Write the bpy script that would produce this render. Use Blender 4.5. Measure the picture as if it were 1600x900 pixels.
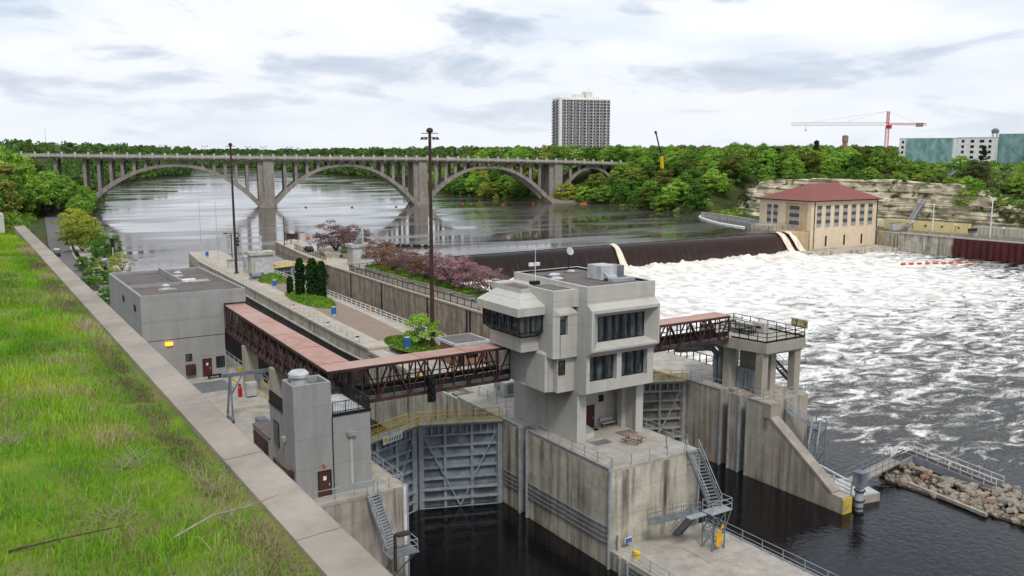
import bpy, bmesh, math, random
import numpy as np
from mathutils import Vector, Matrix, noise

for o in list(bpy.data.objects):
    bpy.data.objects.remove(o)
SC = bpy.context.scene
COL = SC.collection
R = math.radians
random.seed(7)

# ------------------------------------------------------------------ camera
cam_d = bpy.data.cameras.new('camera')
cam_d.sensor_width = 36.0
cam_d.lens = 36.0 * 1379 / 1600
cam_d.clip_start = 0.3
cam_d.clip_end = 12000
cam = bpy.data.objects.new('camera', cam_d)
COL.objects.link(cam)
cam.location = (0, 0, 28.5)
cam.rotation_euler = (R(90 - 8.862), 0, R(-32.4))
SC.camera = cam

# ------------------------------------------------------------------ sky
world = bpy.data.worlds.new('World')
SC.world = world
world.use_nodes = True
wn = world.node_tree
wn.nodes.clear()


def N(nt, kind, **kw):
    n = nt.nodes.new(kind)
    for k, v in kw.items():
        if k.startswith('i_'):
            key = k[2:].replace('_', ' ')
            n.inputs[key].default_value = v
        else:
            setattr(n, k, v)
    return n


def L(nt, a, ao, b, bi):
    nt.links.new(a.outputs[ao], b.inputs[bi])


SUN_EL, SUN_AZ = 52, 200     # azimuth measured clockwise from +Y
wo = N(wn, 'ShaderNodeOutputWorld')
bg = N(wn, 'ShaderNodeBackground')
bg.inputs['Strength'].default_value = 0.1
sky = N(wn, 'ShaderNodeTexSky')
sky.sky_type = 'NISHITA'
sky.sun_disc = False
sky.sun_elevation = R(SUN_EL)
sky.sun_rotation = R(SUN_AZ)
sky.air_density = 1.2
sky.dust_density = 2.5
geo = N(wn, 'ShaderNodeTexCoord')
sep = N(wn, 'ShaderNodeSeparateXYZ')
L(wn, geo, 'Generated', sep, 0)
za = N(wn, 'ShaderNodeMath', operation='MAXIMUM')
L(wn, sep, 'Z', za, 0)
za.inputs[1].default_value = 0.0
zb = N(wn, 'ShaderNodeMath', operation='ADD')
L(wn, za, 0, zb, 0)
zb.inputs[1].default_value = 0.2
dx = N(wn, 'ShaderNodeMath', operation='DIVIDE')
dy = N(wn, 'ShaderNodeMath', operation='DIVIDE')
L(wn, sep, 'X', dx, 0); L(wn, zb, 0, dx, 1)
L(wn, sep, 'Y', dy, 0); L(wn, zb, 0, dy, 1)
cmb = N(wn, 'ShaderNodeCombineXYZ')
L(wn, dx, 0, cmb, 0); L(wn, dy, 0, cmb, 1)
cmb.inputs[2].default_value = 3.7
n1 = N(wn, 'ShaderNodeTexNoise')
n1.inputs['Scale'].default_value = 1.75
n1.inputs['Detail'].default_value = 7
n1.inputs['Roughness'].default_value = 0.52
n1.inputs['Distortion'].default_value = 0.35
L(wn, cmb, 0, n1, 'Vector')
n2 = N(wn, 'ShaderNodeTexNoise')
n2.inputs['Scale'].default_value = 0.95
n2.inputs['Detail'].default_value = 6
n2.inputs['Roughness'].default_value = 0.5
off = N(wn, 'ShaderNodeVectorMath', operation='ADD')
off.inputs[1].default_value = (4.3, 9.1, 2.0)
L(wn, cmb, 0, off, 0)
L(wn, off, 0, n2, 'Vector')
# cloud body: white to grey undersides
r1 = N(wn, 'ShaderNodeValToRGB')
r1.color_ramp.elements[0].position = 0.36
r1.color_ramp.elements[0].color = (8.3, 8.5, 8.8, 1)
r1.color_ramp.elements[1].position = 0.72
r1.color_ramp.elements[1].color = (3.3, 3.9, 4.9, 1)
e = r1.color_ramp.elements.new(0.52)
e.color = (7.6, 7.9, 8.4, 1)
e = r1.color_ramp.elements.new(0.60)
e.color = (4.9, 5.5, 6.5, 1)
L(wn, n1, 'Fac', r1, 0)
# gaps of pale blue
r2 = N(wn, 'ShaderNodeValToRGB')
r2.color_ramp.elements[0].position = 0.30
r2.color_ramp.elements[0].color = (0.35, 0.35, 0.35, 1)
r2.color_ramp.elements[1].position = 0.50
r2.color_ramp.elements[1].color = (1, 1, 1, 1)
L(wn, n2, 'Fac', r2, 0)
skb = N(wn, 'ShaderNodeMix', data_type='RGBA', blend_type='MIX')
skb.inputs[0].default_value = 0.75
L(wn, sky, 0, skb, 6)
skb.inputs[7].default_value = (4.9, 6.2, 7.9, 1)
mx = N(wn, 'ShaderNodeMix', data_type='RGBA', blend_type='MIX')
L(wn, r2, 0, mx, 0)
L(wn, skb, 2, mx, 6)
L(wn, r1, 0, mx, 7)
# horizon is an even pale grey-blue white
hz = N(wn, 'ShaderNodeMapRange')
hz.inputs['From Min'].default_value = 0.0
hz.inputs['From Max'].default_value = 0.13
hz.inputs['To Min'].default_value = 0.85
hz.inputs['To Max'].default_value = 0.0
L(wn, sep, 'Z', hz, 0)
mh = N(wn, 'ShaderNodeMix', data_type='RGBA', blend_type='MIX')
L(wn, hz, 0, mh, 0)
L(wn, mx, 2, mh, 6)
mh.inputs[7].default_value = (7.0, 7.35, 7.9, 1)
L(wn, mh, 2, bg, 'Color')
L(wn, bg, 0, wo, 0)

# ------------------------------------------------------------------ sun
sd = bpy.data.lights.new('sun', 'SUN')
sd.energy = 1.7
sd.angle = R(12)
sd.color = (1, 0.96, 0.89)
sun = bpy.data.objects.new('sun', sd)
COL.objects.link(sun)
az, el = R(SUN_AZ), R(SUN_EL)
sv = Vector((math.sin(az) * math.cos(el), math.cos(az) * math.cos(el), math.sin(el)))
sun.rotation_euler = sv.to_track_quat('Z', 'Y').to_euler()

SC.view_settings.view_transform = 'Standard'
SC.view_settings.look = 'None'
SC.view_settings.exposure = 0.32
SC.view_settings.gamma = 1.0
SC.render.engine = 'CYCLES'
SC.cycles.max_bounces = 6
SC.cycles.diffuse_bounces = 3
SC.cycles.glossy_bounces = 3


# ------------------------------------------------------------------ materials
def lin(h):
    c = [int(h[i:i + 2], 16) / 255 for i in (0, 2, 4)]
    return tuple((x / 12.92 if x <= 0.04045 else ((x + 0.055) / 1.055) ** 2.4) for x in c)


def rgba(c, k=1.0):
    if isinstance(c, str):
        c = lin(c)
    return (c[0] * k, c[1] * k, c[2] * k, 1)


def newmat(name):
    m = bpy.data.materials.new(name)
    m.use_nodes = True
    return m, m.node_tree, m.node_tree.nodes['Principled BSDF']


def noisy(name, c1, c2, scale=1.0, rough=0.8, metal=0.0, bump=0.0, stretch=(1, 1, 1), detail=6, lo=0.35, hi=0.65, c3=None, s3=0.2, spec=0.3):
    """two-tone noise material in world space"""
    m, nt, p = newmat(name)
    g = N(nt, 'ShaderNodeNewGeometry')
    mp = N(nt, 'ShaderNodeMapping')
    mp.inputs['Scale'].default_value = stretch
    L(nt, g, 'Position', mp, 0)
    n = N(nt, 'ShaderNodeTexNoise')
    n.inputs['Scale'].default_value = scale
    n.inputs['Detail'].default_value = detail
    n.inputs['Roughness'].default_value = 0.62
    L(nt, mp, 0, n, 'Vector')
    r = N(nt, 'ShaderNodeValToRGB')
    r.color_ramp.elements[0].position = lo
    r.color_ramp.elements[1].position = hi
    r.color_ramp.elements[0].color = rgba(c1)
    r.color_ramp.elements[1].color = rgba(c2)
    L(nt, n, 'Fac', r, 0)
    out = r
    oi = 0
    if c3 is not None:
        nn = N(nt, 'ShaderNodeTexNoise')
        nn.inputs['Scale'].default_value = s3
        nn.inputs['Detail'].default_value = 4
        L(nt, g, 'Position', nn, 'Vector')
        rr = N(nt, 'ShaderNodeValToRGB')
        rr.color_ramp.elements[0].position = 0.45
        rr.color_ramp.elements[1].position = 0.62
        L(nt, nn, 'Fac', rr, 0)
        mm = N(nt, 'ShaderNodeMix', data_type='RGBA')
        L(nt, rr, 0, mm, 0)
        L(nt, r, 0, mm, 6)
        mm.inputs[7].default_value = rgba(c3)
        out, oi = mm, 2
    L(nt, out, oi, p, 'Base Color')
    p.inputs['Roughness'].default_value = rough
    p.inputs['Metallic'].default_value = metal
    p.inputs['Specular IOR Level'].default_value = spec
    if bump:
        b = N(nt, 'ShaderNodeBump')
        b.inputs['Strength'].default_value = 0.6
        b.inputs['Distance'].default_value = bump
        L(nt, n, 'Fac', b, 'Height')
        L(nt, b, 0, p, 'Normal')
    return m


def concrete(name, base, dark, streak=0.0, sdark='4a4038', joints=0.0, jz=0.0, low=None, lowcol='2b2622', grain=3.0, patch=None, mott=0.5, sscale=1.4):
    """weathered concrete: mottling, vertical run-off streaks, horizontal lift joints, a tide stain"""
    m, nt, p = newmat(name)
    g = N(nt, 'ShaderNodeNewGeometry')
    n = N(nt, 'ShaderNodeTexNoise')
    n.inputs['Scale'].default_value = 0.55
    n.inputs['Detail'].default_value = 9
    n.inputs['Roughness'].default_value = 0.68
    L(nt, g, 'Position', n, 'Vector')
    r = N(nt, 'ShaderNodeValToRGB')
    r.color_ramp.elements[0].position = 0.5 - 0.25 * (1.5 - mott)
    r.color_ramp.elements[1].position = 0.5 + 0.25 * (1.5 - mott)
    r.color_ramp.elements[0].color = rgba(dark)
    r.color_ramp.elements[1].color = rgba(base)
    L(nt, n, 'Fac', r, 0)
    cur, ci = r, 0
    fine = N(nt, 'ShaderNodeTexNoise')
    fine.inputs['Scale'].default_value = 5.0
    fine.inputs['Detail'].default_value = 5
    L(nt, g, 'Position', fine, 'Vector')
    fr = N(nt, 'ShaderNodeMapRange')
    fr.inputs['From Min'].default_value = 0.3
    fr.inputs['From Max'].default_value = 0.7
    fr.inputs['To Min'].default_value = 0.95
    fr.inputs['To Max'].default_value = 1.04
    L(nt, fine, 'Fac', fr, 0)
    fm = N(nt, 'ShaderNodeMix', data_type='RGBA', blend_type='MULTIPLY')
    fm.inputs[0].default_value = 1.0
    L(nt, cur, ci, fm, 6)
    L(nt, fr, 0, fm, 7)
    cur, ci = fm, 2

    def streaks(cur, ci, sc, lo, hi, colr, amount):
        mp = N(nt, 'ShaderNodeMapping')
        mp.inputs['Scale'].default_value = (sc, sc, 0.065)
        L(nt, g, 'Position', mp, 0)
        s = N(nt, 'ShaderNodeTexNoise')
        s.inputs['Scale'].default_value = 1.0
        s.inputs['Detail'].default_value = 5
        s.inputs['Roughness'].default_value = 0.6
        L(nt, mp, 0, s, 'Vector')
        sr = N(nt, 'ShaderNodeMapRange')
        sr.inputs['From Min'].default_value = lo
        sr.inputs['From Max'].default_value = hi
        sr.inputs['To Max'].default_value = amount
        L(nt, s, 'Fac', sr, 0)
        bl = N(nt, 'ShaderNodeTexNoise')
        bl.inputs['Scale'].default_value = 0.22
        bl.inputs['Detail'].default_value = 3
        L(nt, g, 'Position', bl, 'Vector')
        br = N(nt, 'ShaderNodeMapRange')
        br.inputs['From Min'].default_value = 0.28
        br.inputs['From Max'].default_value = 0.52
        L(nt, bl, 'Fac', br, 0)
        bm_ = N(nt, 'ShaderNodeMath', operation='MULTIPLY')
        L(nt, sr, 0, bm_, 0)
        L(nt, br, 0, bm_, 1)
        mm = N(nt, 'ShaderNodeMix', data_type='RGBA')
        L(nt, bm_, 0, mm, 0)
        L(nt, cur, ci, mm, 6)
        mm.inputs[7].default_value = rgba(colr)
        return mm, 2
    if streak:
        cur, ci = streaks(cur, ci, sscale, 0.44, 0.70, sdark, streak)
        if patch:
            cur, ci = streaks(cur, ci, 0.8, 0.56, 0.72, patch, 0.75)
    sz = N(nt, 'ShaderNodeSeparateXYZ')
    L(nt, g, 'Position', sz, 0)
    if joints:
        a = N(nt, 'ShaderNodeMath', operation='ADD')
        a.inputs[1].default_value = 100 * joints - jz
        L(nt, sz, 'Z', a, 0)
        b = N(nt, 'ShaderNodeMath', operation='MODULO')
        b.inputs[1].default_value = joints
        L(nt, a, 0, b, 0)
        c = N(nt, 'ShaderNodeMath', operation='LESS_THAN')
        c.inputs[1].default_value = 0.05
        L(nt, b, 0, c, 0)
        d = N(nt, 'ShaderNodeMath', operation='MULTIPLY')
        d.inputs[1].default_value = 0.45
        L(nt, c, 0, d, 0)
        mm = N(nt, 'ShaderNodeMix', data_type='RGBA')
        L(nt, d, 0, mm, 0)
        L(nt, cur, ci, mm, 6)
        mm.inputs[7].default_value = rgba(dark, 0.5)
        cur, ci = mm, 2
    if low is not None:
        mr = N(nt, 'ShaderNodeMapRange')
        ad = N(nt, 'ShaderNodeMath', operation='ADD')
        wob = N(nt, 'ShaderNodeMath', operation='MULTIPLY')
        wob.inputs[1].default_value = 1.2
        L(nt, n, 'Fac', wob, 0)
        L(nt, sz, 'Z', ad, 0)
        L(nt, wob, 0, ad, 1)
        mr.inputs['From Min'].default_value = low + 0.4
        mr.inputs['From Max'].default_value = low + 1.4
        mr.inputs['To Min'].default_value = 0.85
        mr.inputs['To Max'].default_value = 0.0
        L(nt, ad, 0, mr, 0)
        mm = N(nt, 'ShaderNodeMix', data_type='RGBA')
        L(nt, mr, 0, mm, 0)
        L(nt, cur, ci, mm, 6)
        mm.inputs[7].default_value = rgba(lowcol)
        cur, ci = mm, 2
    L(nt, cur, ci, p, 'Base Color')
    p.inputs['Roughness'].default_value = 0.88
    p.inputs['Specular IOR Level'].default_value = 0.25
    bb = N(nt, 'ShaderNodeBump')
    bb.inputs['Strength'].default_value = 0.2
    bb.inputs['Distance'].default_value = 0.012
    L(nt, fine, 'Fac', bb, 'Height')
    L(nt, bb, 0, p, 'Normal')
    return m


def plain(name, c, rough=0.6, metal=0.0, spec=0.4, em=None, es=0):
    m, nt, p = newmat(name)
    g = N(nt, 'ShaderNodeNewGeometry')
    n = N(nt, 'ShaderNodeTexNoise')
    n.inputs['Scale'].default_value = 1.3
    n.inputs['Detail'].default_value = 6
    L(nt, g, 'Position', n, 'Vector')
    r = N(nt, 'ShaderNodeValToRGB')
    r.color_ramp.elements[0].position = 0.3
    r.color_ramp.elements[1].position = 0.7
    r.color_ramp.elements[0].color = rgba(c, 0.72)
    r.color_ramp.elements[1].color = rgba(c, 1.15)
    L(nt, n, 'Fac', r, 0)
    L(nt, r, 0, p, 'Base Color')
    p.inputs['Roughness'].default_value = rough
    p.inputs['Metallic'].default_value = metal
    p.inputs['Specular IOR Level'].default_value = spec
    if em:
        p.inputs['Emission Color'].default_value = rgba(em)
        p.inputs['Emission Strength'].default_value = es
    return m


M = {}
M['bldg'] = concrete('building_concrete', '9c9c9b', '8b8b8a', 0.4, '75736f', 2.6, 0.0, mott=0.3, sscale=1.0)
M['tower'] = concrete('tower_concrete', 'bbb9b3', 'aaa8a2', 0.35, '89837a', 2.35, 0.2, mott=0.3, sscale=1.2)
M['chamber'] = concrete('lock_wall_concrete', 'b3aba0', '948c82', 0.9, '5a5047', 2.4, 0.1, -9.9, '4a3c2a', patch='c3b9a8', mott=0.7)
M['chamber2'] = concrete('upper_lock_wall_concrete', 'b09f8b', '8b7e72', 1.0, '4a413a', 2.4, 0.1, -8.4, '33291f', patch='b9ab97', mott=0.9, sscale=0.8)
M['rib'] = concrete('pale_wall_concrete', 'c4beb0', 'a09a8c', 1.0, '4c443b', 2.4, 0.1, -9.9, '6b5a3c', patch='c4bfb2', mott=0.9, sscale=1.1)
M['wetwall'] = concrete('wet_wall_concrete', '5b5852', '403d39', 0.7, '2a2825', 2.4, 0.1, mott=0.7)
M['deck'] = concrete('deck_concrete', 'aea89f', '8f8980', 0, mott=0.9)
M['deck2'] = concrete('upper_deck_concrete', 'b3ab9e', '9b9388', 0, mott=0.9)
M['plat'] = concrete('platform_concrete', 'a9a499', '8e897e', 0.3, '6b645a', 0, 0, mott=0.5)
M['cap'] = concrete('parapet_concrete', 'a0978c', '827b73', 0, mott=0.9)
M['bridge'] = concrete('bridge_concrete', '99928a', '7a746d', 0.6, '514a44', 0, 0, mott=0.7, sscale=0.5)
M['bridge_dk'] = concrete('bridge_soffit_concrete', '6d665f', '544e48', 0.6, '3f3a36', 0, 0, mott=0.7, sscale=0.5)
M['balus'] = concrete('balustrade_concrete', 'b5b0a6', '979186', 0.2, '6d665e', mott=0.7)
M['ph'] = concrete('powerhouse_render', 'dbcab2', 'cdbaa0', 0.3, 'b39c80', 0, 0, -9.0, '6b5a3c', mott=0.6, sscale=0.35)
M['phside'] = concrete('powerhouse_dark_streaked_render', 'c2ad90', 'ac9475', 0.55, '94795a', 0, 0, -9.0, '6b5a3c', mott=0.8, sscale=0.35)  # darker, browner and more strongly streaked than the front render
M['white_blk'] = concrete('pale_block_concrete', 'bcbab4', '9f9c95', 0.55, '6e6a64', 0, mott=0.9)
M['planter'] = concrete('planter_concrete', 'a9a498', '8a857a', 0.2, '6e6a64', 0, mott=0.9)
M['gravel'] = noisy('roof_gravel', '4c4644', '7a7370', 9, 0.95, detail=8, c3='5d5653', s3=0.4)
M['walkgravel'] = noisy('brown_paving', '7a6a5e', '96857a', 5, 0.95, detail=8, c3='857468', s3=0.3)
M['asphalt'] = noisy('asphalt', '5b585a', '6d6a6b', 2, 0.9, c3='646163', s3=0.1)
M['earth'] = noisy('earth', '4a5128', '6b6b45', 0.3, 0.95)
M['rust'] = noisy('rust_steel', '3a2521', '553630', 2.2, 0.75, c3='2c1e1b', s3=0.6)
M['rustpink'] = noisy('faded_red_roofing', '9a776d', 'b08c81', 0.9, 0.8, c3='ab9085', s3=0.13)
M['dark'] = plain('dark_steel', '18181a', 0.6, 0.2)
M['black'] = plain('black_paint', '141416', 0.5)
M['pole'] = noisy('brown_pole_steel', '33231f', '4a332c', 2.0, 0.6)
M['galv'] = plain('galvanised_steel', 'a5abb0', 0.5, 0.35)
M['galv2'] = plain('dull_galvanised_steel', '7c8388', 0.55, 0.3)
M['gate'] = noisy('grey_gate_paint', '69727b', '858e98', 0.8, 0.6, c3='5c646c', s3=0.5, stretch=(1, 1, 0.4))
M['gatefr'] = plain('grey_gate_frame_paint', '868e96', 0.55)
M['gatewet'] = noisy('weathered_gate_steel', '66645f', '8a8883', 0.8, 0.7, c3='4c4a45', s3=0.5, stretch=(1, 1, 0.3))
M['gatewetfr'] = plain('weathered_gate_frame', '939290', 0.6)
M['armour'] = plain('wall_armour_steel', '9aa1a8', 0.5, 0.2)
M['yellow'] = plain('yellow_paint', 'd8b81e', 0.6)
M['paleyel'] = plain('faded_yellow_paint', 'c9b876', 0.7)
M['orange'] = plain('orange_paint', 'd0521c', 0.6)
M['red'] = plain('red_paint', 'b03434', 0.6)
M['cranered'] = plain('crane_red_paint', 'c86a6c', 0.6)
M['cranewhite'] = plain('crane_jib_paint', 'd8c6c2', 0.6)
M['blue'] = plain('blue_plastic', '2c63a8', 0.55)
M['white'] = plain('white_paint', 'dcdcda', 0.6)
M['ltgrey'] = plain('light_grey_metal', 'b3b5b6', 0.55)
M['midgrey'] = plain('grey_metal', '6d7072', 0.55)
M['doorbr'] = plain('brown_door_paint', '4a2c20', 0.6)
M['doorred'] = plain('dark_red_door_paint', '4f201a', 0.6)
M['wood'] = noisy('weathered_wood', '80685a', '9c8474', 4, 0.8)
M['darkwood'] = noisy('tarred_timber', '322a26', '4a3f38', 3, 0.85)
M['glass'] = noisy('window_glass', '10161a', '56656d', 0.9, 0.06, stretch=(2.5, 2.5, 0.5), lo=.42, hi=.7, spec=1.0)  # pale streaks painted into the colour as reflections and interior variation
M['frame'] = plain('black_window_frame', '121214', 0.5)
M['bronze'] = plain('bronze_window_frame', '2a1f1a', 0.5)
M['louver'] = plain('grey_louvre', '9a9c9b', 0.6)
M['louverd'] = plain('dark_window_band', '4c4b4c', 0.4)
M['roofred'] = noisy('red_tile_roof', '754440', '8a5650', 1.2, 0.75, c3='7e4b46', s3=0.15, stretch=(1, 1, 3))
M['sheet'] = noisy('rusty_sheet_pile', '3e1b1c', '5b2a29', 1.2, 0.75, stretch=(1, 1, 0.1))
M['ltwall'] = noisy('pale_panel_wall', 'b0aaa0', 'c6c0b6', 0.8, 0.85, stretch=(1, 1, 0.1))
M['ywall'] = noisy('cream_wall', 'd3bf85', 'e0cf9d', 0.6, 0.85)
M['hr'] = plain('white_highrise_concrete', 'e6e4e0', 0.8)
M['hrdk'] = noisy('highrise_window_band', '4c4e54', '7a7c83', 1.7, 0.5, lo=0.42, hi=0.58)
M['net'] = noisy('green_scaffold_net', '58807e', '8aa8a6', 0.35, 0.8, stretch=(1, 1, 0.6))
M['lampglow'] = plain('lit_orange_lamp', 'ffb020', 0.4, em='ff9a1a', es=3.0)
M['bark'] = noisy('bark', '3a3028', '5a4c40', 3, 0.95)
M['twig'] = noisy('dead_twig', '7d7264', '9e9483', 6, 0.95)
M['ext'] = plain('red_extinguisher', 'a51e1e', 0.5)


def leafmat(name, c1, c2, c3):
    """leaf colour that changes from leaf to leaf and clump to clump"""
    m, nt, p = newmat(name)
    a = N(nt, 'ShaderNodeAttribute', attribute_name='tone')
    oi = N(nt, 'ShaderNodeObjectInfo')
    r = N(nt, 'ShaderNodeValToRGB')
    r.color_ramp.elements[0].position = 0.0
    r.color_ramp.elements[0].color = rgba(c1)
    r.color_ramp.elements[1].position = 1.0
    r.color_ramp.elements[1].color = rgba(c3)
    e = r.color_ramp.elements.new(0.5)
    e.color = rgba(c2)
    L(nt, a, 'Fac', r, 0)
    h = N(nt, 'ShaderNodeHueSaturation')
    mr = N(nt, 'ShaderNodeMapRange')
    mr.inputs['To Min'].default_value = 0.488
    mr.inputs['To Max'].default_value = 0.512
    L(nt, oi, 'Random', mr, 0)
    L(nt, mr, 0, h, 'Hue')
    mv = N(nt, 'ShaderNodeMapRange')
    mv.inputs['To Min'].default_value = 1.35
    mv.inputs['To Max'].default_value = 0.8
    L(nt, oi, 'Random', mv, 0)
    L(nt, mv, 0, h, 'Value')
    h.inputs['Saturation'].default_value = 0.99
    L(nt, r, 0, h, 'Color')
    L(nt, h, 0, p, 'Base Color')
    p.inputs['Roughness'].default_value = 0.75
    p.inputs['Specular IOR Level'].default_value = 0.2
    tl = N(nt, 'ShaderNodeBsdfTranslucent')
    L(nt, h, 0, tl, 'Color')
    ms = N(nt, 'ShaderNodeMixShader')
    ms.inputs[0].default_value = 0.35
    L(nt, p, 0, ms, 1)
    L(nt, tl, 0, ms, 2)
    L(nt, ms, 0, nt.nodes['Material Output'], 'Surface')
    return m


M['leaf_mid'] = leafmat('mid_green_leaves', '54722a', '779838', 'a4bc58')
M['leaf_deep'] = leafmat('deep_green_leaves', '3c5a22', '56802e', '76a040')
M['leaf_yel'] = leafmat('yellow_green_leaves', '6a7a24', '8f9a38', 'b0b050')
M['leaf_olive'] = leafmat('olive_leaves', '4d5624', '68702e', '868a44')
M['leaf_bright'] = leafmat('fresh_green_leaves', '567e2a', '7ca63a', 'a8c65a')
M['leaf_grey'] = leafmat('grey_green_scrub', '4f5232', '686c42', '84865a')
M['leaf_pink'] = leafmat('pink_blossom_leaves', '5a4240', '8a6a6c', 'b89ea4')
M['leaf_pink2'] = leafmat('rusty_pink_leaves', '5a4a30', '806450', 'a8888a')
M['leaf_cedar'] = leafmat('dark_cedar_foliage', '14300f', '1e4218', '2c5222')
M['leaf_lawn'] = leafmat('ground_cover_leaves', '4a6a1e', '63862a', '7d9c38')
M['leaf_far'] = leafmat('distant_wood_leaves', '44602c', '5d7a3a', '7a9048')


# ------------------------------------------------------------------ mesh helpers
class MB:
    def __init__(s):
        s.v = []
        s.f = []

    def add(s, vs, fs):
        b = len(s.v)
        s.v += [tuple(v) for v in vs]
        s.f += [tuple(b + i for i in f) for f in fs]
        return s

    def box(s, x0, x1, y0, y1, z0, z1):
        return s.add([(x0, y0, z0), (x1, y0, z0), (x1, y1, z0), (x0, y1, z0), (x0, y0, z1), (x1, y0, z1), (x1, y1, z1), (x0, y1, z1)],
                     [(0, 3, 2, 1), (4, 5, 6, 7), (0, 1, 5, 4), (1, 2, 6, 5), (2, 3, 7, 6), (3, 0, 4, 7)])

    def prism(s, poly, z0, z1):
        """plan polygon (counter clockwise) extruded; z may be numbers or lists per vertex"""
        n = len(poly)
        a = z0 if isinstance(z0, (list, tuple)) else [z0] * n
        b = z1 if isinstance(z1, (list, tuple)) else [z1] * n
        vs = [(poly[i][0], poly[i][1], a[i]) for i in range(n)] + [(poly[i][0], poly[i][1], b[i]) for i in range(n)]
        fs = [tuple(range(n - 1, -1, -1)), tuple(range(n, 2 * n))]
        fs += [(i, (i + 1) % n, n + (i + 1) % n, n + i) for i in range(n)]
        return s.add(vs, fs)

    def beam(s, p, q, w, h=None, up=(0, 0, 1)):
        h = h or w
        p = Vector(p); q = Vector(q)
        d = (q - p)
        if d.length < 1e-6:
            return s
        d.normalize()
        u = Vector(up)
        if abs(d.dot(u)) > 0.98:
            u = Vector((1, 0, 0))
        a = d.cross(u).normalized() * (w / 2)
        b = a.cross(d).normalized() * (h / 2)
        vs = [p - a - b, p + a - b, p + a + b, p - a + b, q - a - b, q + a - b, q + a + b, q - a + b]
        return s.add(vs, [(0, 1, 2, 3), (7, 6, 5, 4), (0, 4, 5, 1), (1, 5, 6, 2), (2, 6, 7, 3), (3, 7, 4, 0)])

    def tube(s, p, q, r, r2=None, n=8, cap=True):
        r2 = r if r2 is None else r2
        p = Vector(p); q = Vector(q)
        d = (q - p).normalized()
        u = Vector((0, 0, 1)) if abs(d.z) < 0.95 else Vector((1, 0, 0))
        a = d.cross(u).normalized(); b = a.cross(d)
        vs = []
        for c, rr in ((p, r), (q, r2)):
            for i in range(n):
                t = 2 * math.pi * i / n
                vs.append(c + (a * math.cos(t) + b * math.sin(t)) * rr)
        fs = [(i, n + i, n + (i + 1) % n, (i + 1) % n) for i in range(n)]
        if cap:
            fs += [tuple(range(n)), tuple(range(2 * n - 1, n - 1, -1))]
        return s.add(vs, fs)

    def path(s, pts, r, n=8):
        for i in range(len(pts) - 1):
            s.tube(pts[i], pts[i + 1], r, n=n)
        return s

    def lathe(s, c, prof, n=16):
        vs = []
        for (r, z) in prof:
            for i in range(n):
                t = 2 * math.pi * i / n
                vs.append((c[0] + r * math.cos(t), c[1] + r * math.sin(t), c[2] + z))
        fs = []
        for k in range(len(prof) - 1):
            for i in range(n):
                j = (i + 1) % n
                fs.append((k * n + i, k * n + j, (k + 1) * n + j, (k + 1) * n + i))
        fs.append(tuple(range(n - 1, -1, -1)))
        fs.append(tuple((len(prof) - 1) * n + i for i in range(n)))
        return s.add(vs, fs)

    def rock(s, c, r, seed=0, flat=0.7):
        rnd = random.Random(seed)
        bm = bmesh.new()
        bmesh.ops.create_icosphere(bm, subdivisions=1, radius=1)
        sx, sy, sz = r * rnd.uniform(.8, 1.3), r * rnd.uniform(.8, 1.2), r * flat * rnd.uniform(.7, 1.2)
        ro = Matrix.Rotation(rnd.uniform(0, 6.28), 3, 'Z')
        vs = []
        for v in bm.verts:
            k = 1 + rnd.uniform(-.34, .3)
            p = ro @ Vector((v.co.x * sx * k, v.co.y * sy * k, v.co.z * sz * k))
            vs.append((c[0] + p.x, c[1] + p.y, c[2] + p.z))
        fs = [tuple(v.index for v in f.verts) for f in bm.faces]
        bm.free()
        return s.add(vs, fs)


def tag(o, label=None, cat=None, group=None, kind=None):
    if label: o['label'] = label
    if cat: o['category'] = cat
    if group: o['group'] = group
    if kind: o['kind'] = kind
    return o


def worldloc(o):
    v = Vector((0, 0, 0))
    while o is not None:
        v = v + o.location
        o = o.parent
    return v


def build(name, mb, mat, parent=None, smooth=False, loc=None):
    me = bpy.data.meshes.new(name)
    o = bpy.data.objects.new(name, me)
    base = Vector(loc) if loc is not None else Vector((0, 0, 0))
    if parent is not None:
        o.parent = parent
        base = worldloc(parent)
    elif loc is not None:
        o.location = base
    me.from_pydata([(v[0] - base.x, v[1] - base.y, v[2] - base.z) for v in mb.v], [], mb.f)
    me.materials.append(mat)
    if smooth:
        for p in me.polygons:
            p.use_smooth = True
    me.update()
    COL.objects.link(o)
    return o


def thing(name, label, cat, loc=(0, 0, 0), group=None):
    o = bpy.data.objects.new(name, None)
    COL.objects.link(o)
    o.location = loc
    o.empty_display_size = 0.5
    return tag(o, label, cat, group)


def struct(name, mb, mat, parent=None, smooth=False):
    o = build(name, mb, mat, parent, smooth)
    if parent is None:
        o['kind'] = 'structure'
    return o


def copy_tree(o, parent=None, loc=None):
    c = o.copy()
    COL.objects.link(c)
    c.parent = parent
    if loc is not None:
        c.location = loc
    for ch in list(o.children):
        copy_tree(ch, c)
    return c


def add_bevel(o, w=0.03):
    b = o.modifiers.new('edge', 'BEVEL')
    b.width = w
    b.segments = 2
    b.limit_method = 'ANGLE'
    return o


def lerp(a, b, t):
    return tuple(a[i] + (b[i] - a[i]) * t for i in range(len(a)))


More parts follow.
